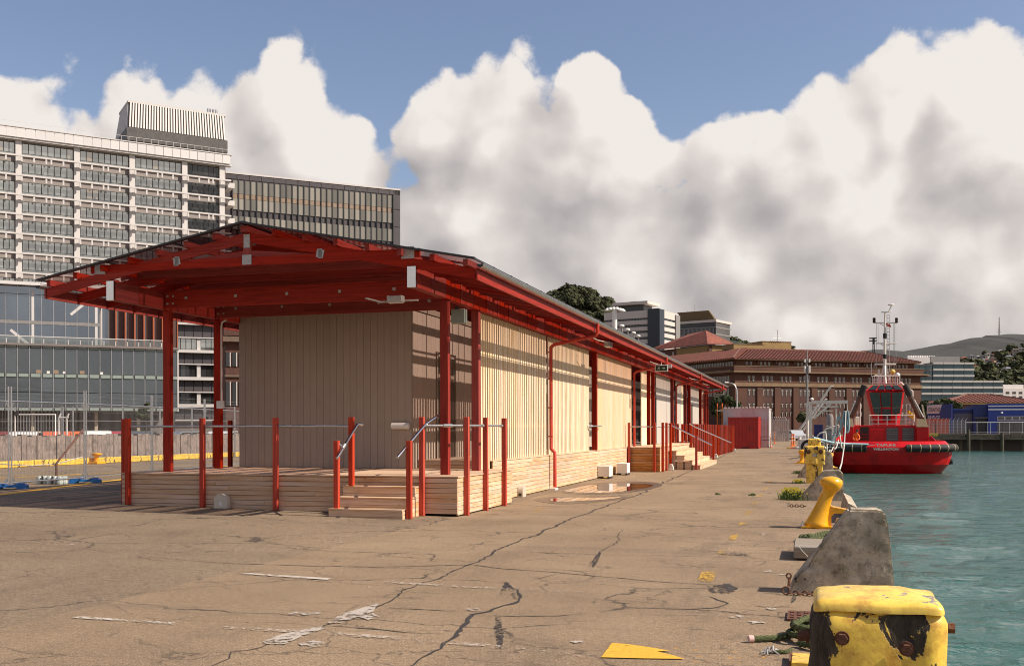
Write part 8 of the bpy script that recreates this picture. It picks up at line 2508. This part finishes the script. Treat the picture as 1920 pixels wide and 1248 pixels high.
W_("attic_wall", M_bk, 1, LW, 1.2, 15, zb(686), zb(674)); W_("eave_board", M_stone, .3, LW, .1, 1.3, zb(674), zb(671.8))
for i in range(12):
    s0 = 2.2 + i * LW / 12
    for o_ in (0, 1.1, 2.2):
        for (ya, yb, d) in ((703.5, 715, .1), (676.5, 683, 1.18), (727, 741, 0)):
            o = W_("window", M_bwin, s0 + o_, s0 + o_ + .62, d - .05, d, zb(yb), zb(ya)); W_("window_frame", M_wfr, s0 + o_ + .64, s0 + o_ + .82, d - .12, d - .03, zb(yb), zb(ya))
# wing roof
def world_poly(F, name, m, pts, thick=.2, sub=None):
    inv = Matrix.Rotation(-F.t.rotation_euler.z, 3, 'Z')
    q = []
    for p in pts: v = Vector(p) - F.o; v.rotate(inv); q.append(tuple(v))
    m1 = MB(); m1.prism(q, (0, 0, -thick)); return m1.build(name, m, sub or F.t, org='c', fix=True)
nbw = Vector((uw.y, -uw.x, 0))
def wp(base, v, s, d, z): nb = Vector((v.y, -v.x, 0)); p = base + v * s + nb * d; return (p.x, p.y, z)
zr_w = BK.z_(1450, 655.5, 11)
world_poly(BK, "roof", M_tile, [wp(BK.o, uw, -.8, -.5, eave), wp(BK.o, uw, LW, -.5, eave), wp(BK.o, uw, LW, 10, zr_w), wp(BK.o, uw, 7, 10, zr_w)])
for k in range(46):
    s = .4 + LW * k / 46; f = min(1, (s + .8) / 7.8); a_ = Vector(wp(BK.o, uw, s, -.5, eave + .12)); b_ = Vector(wp(BK.o, uw, s, -.5 + 10.5 * f, eave + (zr_w - eave) * f + .12))
    if k == 0: rolls = MB()
    inv = Matrix.Rotation(-BK.t.rotation_euler.z, 3, 'Z'); a_ -= BK.o; b_ -= BK.o; a_.rotate(inv); b_.rotate(inv); rolls.bar(a_, b_, .45, .2)
stuff(rolls.build("tile_rolls", M_tile, BK.t, org='c'))
# yellow rendered roof structures over the ridge
M_ochw = mat("ochre_render", (0.28, 0.18, 0.065), .8, var=.12, vscale=.4)
for (x0, x1, y0, y1, of) in ((1376, 1432, 645, 656, 14), (1430, 1484, 640, 656, 16)):
    BK.box("roof_house", M_ochw, BK.s_(x0, of), BK.s_(x1, of), of, of + 6, BK.z_(x0, y1, of), BK.z_(x0, y0, of)); BK.box("roof_house_cap", M_stone, BK.s_(x0, of) - .1, BK.s_(x1, of) + .1, of - .1, of + 6, BK.z_(x0, y0, of), BK.z_(x0, y0 - 1, of))
m1 = MB(); x = BK.s_(1458, 17); m1.tube([(x, 17, BK.z_(1458, 642, 17)), (x, 17, BK.z_(1458, 618, 17))], .08, 6); m1.tube([(x - 1.5, 17, BK.z_(1458, 634, 17)), (x + 1.5, 17, BK.z_(1458, 634, 17))], .05, 6); m1.tube([(x - 1, 17, BK.z_(1458, 629, 17)), (x + 1, 17, BK.z_(1458, 629, 17))], .05, 6)
m1.build("aerial", M_plate, BK.t, org='c')
for i in range(6): m1 = MB(); x = BK.s_(1445 + 4 * i, 15.8); m1.tube([(x, 15.8, BK.z_(1450, 641, 15.8)), (x, 15.8, BK.z_(1450, 638, 15.8))], .06, 5); m1.build("roof_post", M_ochw, BK.t, org='c')

# second, higher tiled wing behind
B2 = Facade("tiled_wing", "higher wing with a bright terracotta hipped roof behind the left part of the brick building", 1327, 300, 71)
ze2, zr2 = B2.z_(1327, 643.5), B2.z_(1331, 620, 8)
x1_ = B2.s_(1379)
B2.box("wall", M_ochw, .8, 6, .8, 14, ze2 - 9, ze2 - .4); B2.box("wall", M_bk2, 6, x1_ - 1, 2.4, 14, ze2 - 9, ze2 - .4)
ap = B2.o + B2.u * 3.6 + B2.n * 7.2
world_poly(B2, "roof", M_tile2, [tuple(B2.o + Vector((0, 0, ze2))), tuple(B2.o + B2.u * x1_ + Vector((0, 0, ze2))), (ap.x, ap.y, zr2)])
LW2 = wing_s(B2.o, uw, 1212)
world_poly(B2, "roof", M_tile2, [tuple(B2.o + Vector((0, 0, ze2))), (ap.x, ap.y, zr2), wp(B2.o, uw, LW2 - 12, 7.5, zr2), wp(B2.o, uw, LW2, 0, ze2)])
wing(B2, B2.o, .5, LW2, "wall", M_obr, 1.0, 12, ze2 - 9, ze2 - .3, uw)
for i in range(9): wing(B2, B2.o, 4 + i * 4.5, .8, "window", M_wfr, .9, .98, ze2 - 4, ze2 - 1.2, uw)
wing(B2, B2.o, 1, 15, "wall", M_ochw, .8, 1.0, ze2 - 9, ze2 - .5, uw)

# ================================================================ OFFICE BLOCKS ON THE SKYLINE
M_b3w = mat("pale_band_panel", (0.56, 0.51, 0.46), .6, var=.05); M_b3d = mat("dark_glass_band", (0.035, 0.042, 0.048), .3, var=.2); M_b3t = mat("dark_stair_tower", (0.022, 0.030, 0.040), .35, var=.2)
def corner_block(name, lab, px, depth, phi, leftpx, rightpx, bands, top, core, zref_px):
    """Two faces meeting at a corner: local x axis runs right along the right face."""
    F = Facade(name, lab, px, depth, phi)
    v = Vector((-F.u.y, F.u.x, 0))                # back along the left face
    s_l = wing_s(F.o, v, leftpx); s_r = F.s_(rightpx)
    z = lambda y: F.z_(px, y)
    for (y0, y1, m, d) in bands:
        F.box("floor_band", m, -d, s_r + d, -d, s_l + d, z(y1), z(y0))
    return F, s_l, s_r, z
F3, l3, r3, z3 = corner_block("striped_office_block", "white and dark striped office block on the skyline beside the wooded hill", 1236, 330, 31,
    1133, 1273, [(580, 594, M_b3w, 0), (594, 598, M_b3d, -.3), (598, 606, M_b3w, 0), (606, 610.7, M_b3d, -.3), (610.7, 618, M_b3w, 0), (618, 622.7, M_b3d, -.3), (622.7, 630, M_b3w, 0), (630, 635, M_b3d, -.3), (635, 643, M_b3w, 0), (643, 648, M_b3d, -.3), (648, 805, M_b3w, 0)], 580, M_b3w, 1236)
sL = lambda px: wing_s(F3.o, F3.n, px)
F3.box("stair_tower", M_b3t, -.6, .0 - .002, -.1, sL(1216), 0, z3(578)); F3.box("stair_tower", M_b3t, -.6, F3.s_(1243.6), -.5, -.002, 0, z3(579)); F3.box("end_pier", M_grayp, F3.s_(1266), r3 + .3, -.4, 5, 0, z3(583))
F3.box("penthouse", M_b3d, 1, r3 - 9, sL(1205), sL(1152), z3(580), z3(568)); F3.box("penthouse_roof", M_b3w, -.6, r3 - 7, sL(1216), sL(1150), z3(568), z3(562.5)); F3.box("chimney", M_tile, 6, 9, sL(1180), sL(1168), z3(563), z3(557))
for i in range(30):
    yv = sL(1216) + (l3 - sL(1216)) * i / 30
    for (ya, yb) in ((594, 598), (606, 610.7), (618, 622.7), (630, 635)): F3.box("window_mullion", M_grayp, .2, .28, yv, yv + .12, z3(yb), z3(ya))
F4, l4, r4, z4 = corner_block("brown_topped_office_block", "grey office block with a sloped bronze roof storey on the skyline", 1342, 360, 35,
    1271, 1369, [(599, 603.5, M_b3w, .5), (603.5, 612, M_b3d, 0), (612, 614, M_grayp, .3), (614, 625, M_b3d, 0), (625, 627, M_grayp, .3), (627, 640, M_b3d, 0), (640, 805, M_grayp, 0)], 599, M_b3d, 1342)
M_brz = mat("bronze_cladding", (0.135, 0.085, 0.035), .5, var=.15)
m1 = MB(); zb0_, zt0_ = z4(599), z4(581)
m1.add([(.3, .3, zb0_), (r4 * .15 + .3, .3, zb0_), (r4 * .15, l4, zb0_), (.3, l4, zb0_), (-.2, 2.5, zt0_), (r4 * .05, 2.5, zt0_), (r4 * .05, l4, zt0_), (-.2, l4, zt0_)], [(3, 2, 1, 0), (4, 5, 6, 7), (0, 1, 5, 4), (1, 2, 6, 5), (2, 3, 7, 6), (3, 0, 4, 7)]); m1.build("bronze_storey", M_brz, F4.t, org='c', fix=True)
for i in range(28):
    yv = .5 + (l4 - .5) * i / 28; F4.box("facade_fin", M_grayp, -.25, -.003, yv, yv + .3, z4(640), z4(614.5))
for i in range(14): xv = r4 * i / 14; F4.box("facade_fin", M_grayp, xv, xv + .3, -.25, -.003, z4(640), z4(603.6))
for (px, ya) in ((1286, 576), (1298, 566)): m1 = MB(); yv = wing_s(F4.o, F4.n, px); m1.tube([(2, yv, zt0_), (2, yv, z4(ya))], .12, 6); m1.build("aerial", M_plate, F4.t, org='c')

# ================================================================ HILLS AND TREES
def hill(name, prof, depth, thick, m, kind='structure', base=0.0, rough=1.0, n=3, bottom=None):
    """A ridge given by its skyline, with real depth: rows of vertices falling to both sides."""
    mb = MB(); P_ = []
    for (a, b) in zip(prof[:-1], prof[1:]):
        k = max(1, int(abs(b[0] - a[0]) / 3))
        for i in range(k): P_.append((a[0] + (b[0] - a[0]) * i / k, a[1] + (b[1] - a[1]) * i / k))
    P_.append(prof[-1]); rows_ = []
    for j in range(-8, 9):
        r = []
        for (px, py) in P_:
            c = at(px, py, D=depth); f = 1 - abs(j / 8) ** 1.3
            q = c + FW * (j / 8 * thick); q.z = base + (c.z - base) * f + rough * mn.noise(Vector((q.x * .02, q.y * .02, 5))) * (1 - f) * 8 * min(1, f * 3)
            r.append(q)
        rows_.append(r)
    w = len(P_)
    for r in rows_: mb.v += [tuple(q) for q in r]
    for j in range(16):
        for i in range(w - 1):
            a = j * w + i; mb.f.append((a, a + 1, a + w + 1, a + w)); mb.mi.append(0)
    o = mb.build(name, m); o.data.polygons.foreach_set('use_smooth', [True] * len(o.data.polygons)); o['kind'] = kind; return o
M_hill = mat("grassy_far_hill", (0.045, 0.042, 0.035), .95, var=.5, vscale=.012, dirt=(.024, .026, .022), dscale=.012, world=True)
hill("far_hill", [(1560, 662), (1600, 659), (1640, 655), (1655, 655), (1675, 660), (1690, 659), (1730, 652), (1760, 646), (1780, 644), (1799, 638.5), (1820, 633.6), (1841, 632), (1849, 628.5), (1872, 628), (1890, 626), (1905, 626), (1920, 628), (1960, 626), (2050, 612), (2200, 610), (2400, 640)], 2300, 900, M_hill)
M_bush = mat("hill_bush", (0.020, 0.024, 0.012), .95, var=.5, vscale=.06, world=True)
NH = [(1700, 720), (1760, 700), (1800, 680), (1826, 668), (1850, 662), (1880, 657), (1900, 652), (1930, 648), (2000, 640), (2200, 625), (2400, 640)]
hill("near_hill", NH, 900, 420, M_bush)
WHL = [(940, 640), (1000, 610), (1030, 590), (1066, 566), (1082, 576), (1097, 572), (1114, 578), (1122, 598), (1140, 594), (1152, 606), (1180, 630), (1230, 670)]
hill("wooded_hill", WHL, 520, 140, M_bush)
hill("back_hill", [(1350, 633), (1367, 634), (1386, 640), (1407, 645), (1430, 648), (1485, 653), (1509, 658), (1540, 663), (1580, 668)], 700, 200, M_bush)
def hill_d(prof, depth, thick, px, py):
    """Distance at which a picture point meets the near slope of a hill."""
    cy = prof[-1][1]
    for (a, b) in zip(prof[:-1], prof[1:]):
        if a[0] <= px <= b[0]: cy = a[1] + (b[1] - a[1]) * (px - a[0]) / (b[0] - a[0])
    cz = at(px, cy, D=depth).z; D = depth - thick
    while D < depth:
        if at(px, py, D=D).z <= cz * (1 - abs((D - depth) / thick) ** 1.3): return D
        D += 4
    return depth
def slope_trees(prof, depth, thick, x0, x1, down, n, rmin, rmax, seed, where=False):
    rr = random.Random(seed); out = []
    for k in range(n):
        px = rr.uniform(x0, x1)
        for (a, b) in zip(prof[:-1], prof[1:]):
            if a[0] <= px <= b[0]: cy = a[1] + (b[1] - a[1]) * (px - a[0]) / (b[0] - a[0])
        py = cy + down * rr.random() ** 1.1 + 1; D = hill_d(prof, depth, thick, px, py); c = at(px, py, D=D)
        r = rr.uniform(rmin, rmax); q = (c.x, c.y, c.z + r * .4, r * rr.uniform(.9, 1.4), r, r * rr.uniform(.7, 1.15)); out.append((q, px, py) if where else q)
    return out
def foliage(name, g1, var=.45, vs=.5):
    return mat(name, g1, .9, var=var, vscale=vs, world=True, spec=.15)
M_fol1 = foliage("dark_bush_foliage", (0.062, 0.066, 0.038)); M_fol2 = foliage("pohutukawa_foliage", (0.045, 0.060, 0.028), .5, 1.0); M_fol3 = foliage("light_foliage", (0.072, 0.078, 0.034))
rnd = random.Random(3)
def crest(prof, depth, n, rmin, rmax, down, seed):
    """Tree crowns standing along and below a skyline."""
    rr = random.Random(seed); out = []
    for k in range(n):
        f = rr.random(); tot = prof[-1][0] - prof[0][0]; px = prof[0][0] + tot * f
        for (a, b) in zip(prof[:-1], prof[1:]):
            if a[0] <= px <= b[0]: py = a[1] + (b[1] - a[1]) * (px - a[0]) / (b[0] - a[0])
        dn = rr.random() ** 1.3 * down; r = rr.uniform(rmin, rmax)
        c = at(px, py + dn + r / depth * FPX * .8, D=depth - dn * .6 - rr.uniform(0, 6)); out.append((c.x, c.y, c.z, r * rr.uniform(.9, 1.3), r, r * rr.uniform(.75, 1.1)))
    return out
mb = MB(); leaves(mb, crest([(1010, 556), (1030, 545), (1050, 540), (1068, 529), (1082, 535), (1097, 533.5), (1116, 540), (1122, 556), (1141, 553.5), (1153, 565), (1165, 585)], 512, 260, 1.4, 2.8, 30, 5) + slope_trees(WHL, 520, 140, 1000, 1170, 60, 260, 2.0, 3.4, 8), 62000, .75, 3)
o = stuff(mb.build("bush_canopy", [M_fol1, M_fol3])); 
mb = MB(); leaves(mb, crest([(1360, 627), (1372, 629), (1386, 634.6), (1407, 640), (1430, 644), (1485, 649), (1509, 655), (1530, 660)], 690, 60, 3, 5, 16, 7), 5000, 1.6, 5); stuff(mb.build("back_canopy", M_fol3))
def tree(name, lab, px, pbase, depth, blobs, n, leaf, m, trunk_r, seed, group=None):
    b = at(px, H0, D=depth); z0 = gz(b.x)
    t = thing(name, lab, "tree", (b.x, b.y, z0), group=group)
    cs = []
    for (bx_, by_, r, ry) in blobs:
        c = at(bx_, by_, D=depth); rr = r * depth / FPX; cs.append((c.x, c.y, c.z, rr, rr * .9, ry * depth / FPX))
    mb = MB(); leaves(mb, cs, n, leaf, seed, .35); stuff(mb.build("crown", [m, M_fol3], t))
    m1 = MB(); cz = sum(c[2] for c in cs) / len(cs)
    m1.tube([(b.x, b.y, z0), (b.x + .1, b.y, z0 + (cz - z0) * .6), (b.x, b.y, cz)], [trunk_r, trunk_r * .75, trunk_r * .4], 8)
    for c in cs[:6]: m1.tube([(b.x, b.y, z0 + (cz - z0) * .55), ((b.x + c[0]) / 2, (b.y + c[1]) / 2, (cz + c[2]) / 2 - .2), (c[0], c[1], c[2])], [trunk_r * .5, trunk_r * .35, trunk_r * .15], 6)
    m1.build("trunk", M_wtd, t, smooth=50)
    return t
tree("broad_tree", "broad dark evergreen tree behind the end of the pavilion", 1355, 0, 122, [(1345, 752, 13, 9), (1362, 748, 14, 9), (1378, 758, 13, 8), (1388, 767, 9, 6), (1350, 772, 16, 12), (1370, 776, 14, 8), (1338, 765, 8, 12)], 5200, .17, M_fol2, .3, 11)
tree("small_tree", "small dark round tree by the antenna mast", 1505, 0, 150, [(1505, 780, 9, 9), (1500, 784, 7, 8), (1510, 786, 6, 8)], 1400, .2, M_fol1, .15, 12)
for i, (px, blobs, lab) in enumerate(((1738, [(1733, 757, 9, 8), (1745, 762, 9, 8), (1728, 768, 8, 10), (1738, 774, 10, 10)], "dark tree right of the brick building behind the white sign panel"),
                                      (1768, [(1760, 755, 11, 7), (1773, 752, 11, 7), (1765, 764, 13, 9)], "middle one of the dark trees above the blue sign wall"),
                                      (1792, [(1785, 757, 10, 7), (1797, 761, 9, 6), (1803, 768, 6, 5), (1790, 768, 10, 7)], "rightmost of the dark trees beside the tiled hall"))):
    tree("evergreen_tree", lab, px, 0, 222, blobs, 2400, .34, M_fol2, .3, 20 + i, "dark evergreen trees behind the blue building")
tree("young_tree", "young leafy tree in front of the glass building behind the parked cars", 272, 0, 66, [(268, 768, 10, 8), (276, 760, 6, 8), (262, 778, 12, 7), (275, 782, 10, 7)], 900, .10, M_fol3, .05, 31)
# gantry crane and radio mast far away
t = thing("harbour_crane", "small dark lattice light tower seen above the brick roof left of the tug's mast", "tower", tuple(at(1638, 662, D=420)))
A = lambda x, y: tuple(at(x, y, D=420))
m1 = MB()
for dx in (-2.5, 2.5): m1.tube([(at(1638 + dx, H0, D=420).x, at(1638 + dx, H0, D=420).y, 0), A(1638 + dx * .6, 643)], .15, 5)
for k in range(14): y_ = 643 + k * 4; m1.tube([A(1636, y_), A(1640, y_ + 4)], .1, 4); m1.tube([A(1640, y_), A(1636, y_ + 4)], .1, 4)
m1.build("lattice", M_dark, t)
m1 = MB()
for y_ in (634, 639): m1.bar(A(1630, y_), A(1644, y_ - .5), .5, .5)
m1.bar(A(1638, 644), A(1638, 633), .9, .9, (1, 0, 0)); m1.build("platform", M_dark, t)
t = thing("radio_mast", "tall thin red and white lattice radio mast on the far hill", "mast", tuple(at(1873.5, 628, D=2280)))
A = lambda x, y: tuple(at(x, y, D=2280)); M_mastc = mat("hazy_mast", (.20, .15, .14), .7)  # one muted tone with the distance haze put into its colour
m1 = MB()
for dx in (-1.3, 1.3): m1.tube([A(1873.5 + dx, 630), A(1873.5 + dx * .35, 594)], .35, 4)
for k in range(12): y_ = 596 + k * 2.8; m1.tube([A(1872.8, y_), A(1874.2, y_ + 2.8)], .3, 4); m1.tube([A(1874.2, y_), A(1872.8, y_ + 2.8)], .3, 4)
m1.build("lattice", M_mastc, t)
m1 = MB(); m1.bar(A(1870.5, 622), A(1876.5, 622), .8, .8); m1.bar(A(1871.5, 618), A(1875.5, 618), .8, .8); m1.build("platform", M_mastc, t)
# houses on the near hill
wallc = [(.46, .41, .35), (.40, .33, .27), (.35, .33, .31), (.42, .26, .18), (.30, .29, .28), (.50, .44, .34)]
roofc = [(.34, .10, .06), (.16, .15, .15), (.40, .38, .36), (.14, .10, .08), (.22, .20, .24)]
WM = [mat("house_wall", c, .8) for c in wallc]; RM = [mat("house_roof", c, .7) for c in roofc]
HS = [(1808, 672, 10, 7, 3, 0, "red and white gabled house beside the flat roofed office"), (1824, 668, 9, 6, 2, 1, "long grey roofed house just right of the glass office top"), (1836, 669, 7, 6, 0, 2, "small pale house below the ridge line of houses"),
      (1845, 668, 6, 5, 4, 1, "grey house left of the tall cream house"), (1855, 664, 7, 5, 0, 2, "pale terrace house beside the tall cream house"), (1862, 667, 4, 8, 5, 0, "tall narrow cream house lit by the sun"),
      (1876, 658, 9, 5, 2, 2, "white gabled house highest on the left of the ridge"), (1893, 661, 12, 4, 0, 0, "long low house with an orange roof"), (1905, 655, 10, 5, 1, 3, "brown house near the top of the near hill"),
      (1915, 653, 8, 5, 0, 1, "pale house near the right edge below the ridge"), (1832, 689, 7, 9, 3, 0, "pink and white house at the right edge of the glass office"), (1835, 700, 8, 5, 1, 0, "red roofed house low beside the glass office"),
      (1858, 697, 22, 5, 0, 2, "long white flat roofed building on the hillside"), (1876, 699, 10, 7, 5, 2, "white house joined to the right end of the long flat building"), (1894, 692, 14, 9, 0, 4, "big cream house with two rows of windows on the hillside"),
      (1892, 669, 11, 7, 4, 4, "grey violet roofed house in the middle of the hillside"), (1875, 681, 18, 4, 4, 1, "low grey building half hidden by trees"), (1902, 676, 8, 5, 1, 3, "small brown house right of the violet roofed one"),
      (1841, 706, 7, 7, 1, 0, "small old house with a red gable low on the hill"), (1912, 698, 9, 5, 2, 1, "grey house low at the right edge"), (1814, 674, 6, 5, 4, 1, "small grey shed like house behind the office roof"), (1850, 674, 6, 4, 5, 0, "small ochre house under the terrace"),
      (1866, 672, 5, 4, 3, 3, "little brown house under the cream tower house"), (1908, 664, 6, 4, 2, 2, "little white house above the brown one")]
for i, (px, py, w, h, wi, ri, lab) in enumerate(HS):
    D_ = hill_d(NH, 900, 420, px, py + h * .5 + 2) - 16; c = at(px, py + h * .5, D=D_); s = D_ / FPX
    t = thing("hillside_house", lab, "house", (c.x, c.y, c.z), TH * 1 + rnd.uniform(-.5, .5) + .01, group="houses on the near hill")
    W2, H2 = w * s, h * s; dp = W2 * .7 + 2
    rh = min(H2 * .45, W2 * .22)
    wall = wbox(t, "wall", WM[wi], -W2 / 2, W2 / 2, 0, dp, -6, H2 - rh)
    m1 = MB(); e = .4; zt2 = H2 - rh + .01
    if ri == 2 and w > 12: m1.box(-W2 / 2 - e, W2 / 2 + e, -e, dp + e, zt2, zt2 + .7)
    else: m1.add([(-W2 / 2 - e, -e, zt2), (W2 / 2 + e, -e, zt2), (W2 / 2 + e, dp + e, zt2), (-W2 / 2 - e, dp + e, zt2), (-W2 / 4, dp / 2, zt2 + rh), (W2 / 4, dp / 2, zt2 + rh)], [(3, 2, 1, 0), (0, 1, 5, 4), (1, 2, 5), (2, 3, 4, 5), (3, 0, 4)])
    m1.build("roof", RM[ri], t, org=(0, 0, 0))
    nw = max(2, int(W2 / 1.8))
    for k in range(nw):
        xw = -W2 / 2 + W2 * (k + .5) / nw
        for z_ in ([H2 - rh - 1.6] if h < 7 else [H2 - rh - 1.6, H2 - rh - 3.6]): wbox(t, "window", M_todark, xw - .4, xw + .4, -.06, -.004, z_, z_ + 1.0)
blobs = []
for (c, px, py) in slope_trees(NH, 900, 420, 1700, 1990, 95, 620, 2.6, 5.6, 6, True):
    if not any(abs(px - h_[0]) < h_[2] * .55 + 2 and h_[1] - 3 < py < h_[1] + h_[3] + 5 for h_ in HS): blobs.append(c)
mb = MB(); leaves(mb, blobs, 62000, 1.5, 4); stuff(mb.build("hill_canopy", [M_fol3, M_fol1]))
for o in bpy.data.objects:
    if '_b' in o: del o['_b']
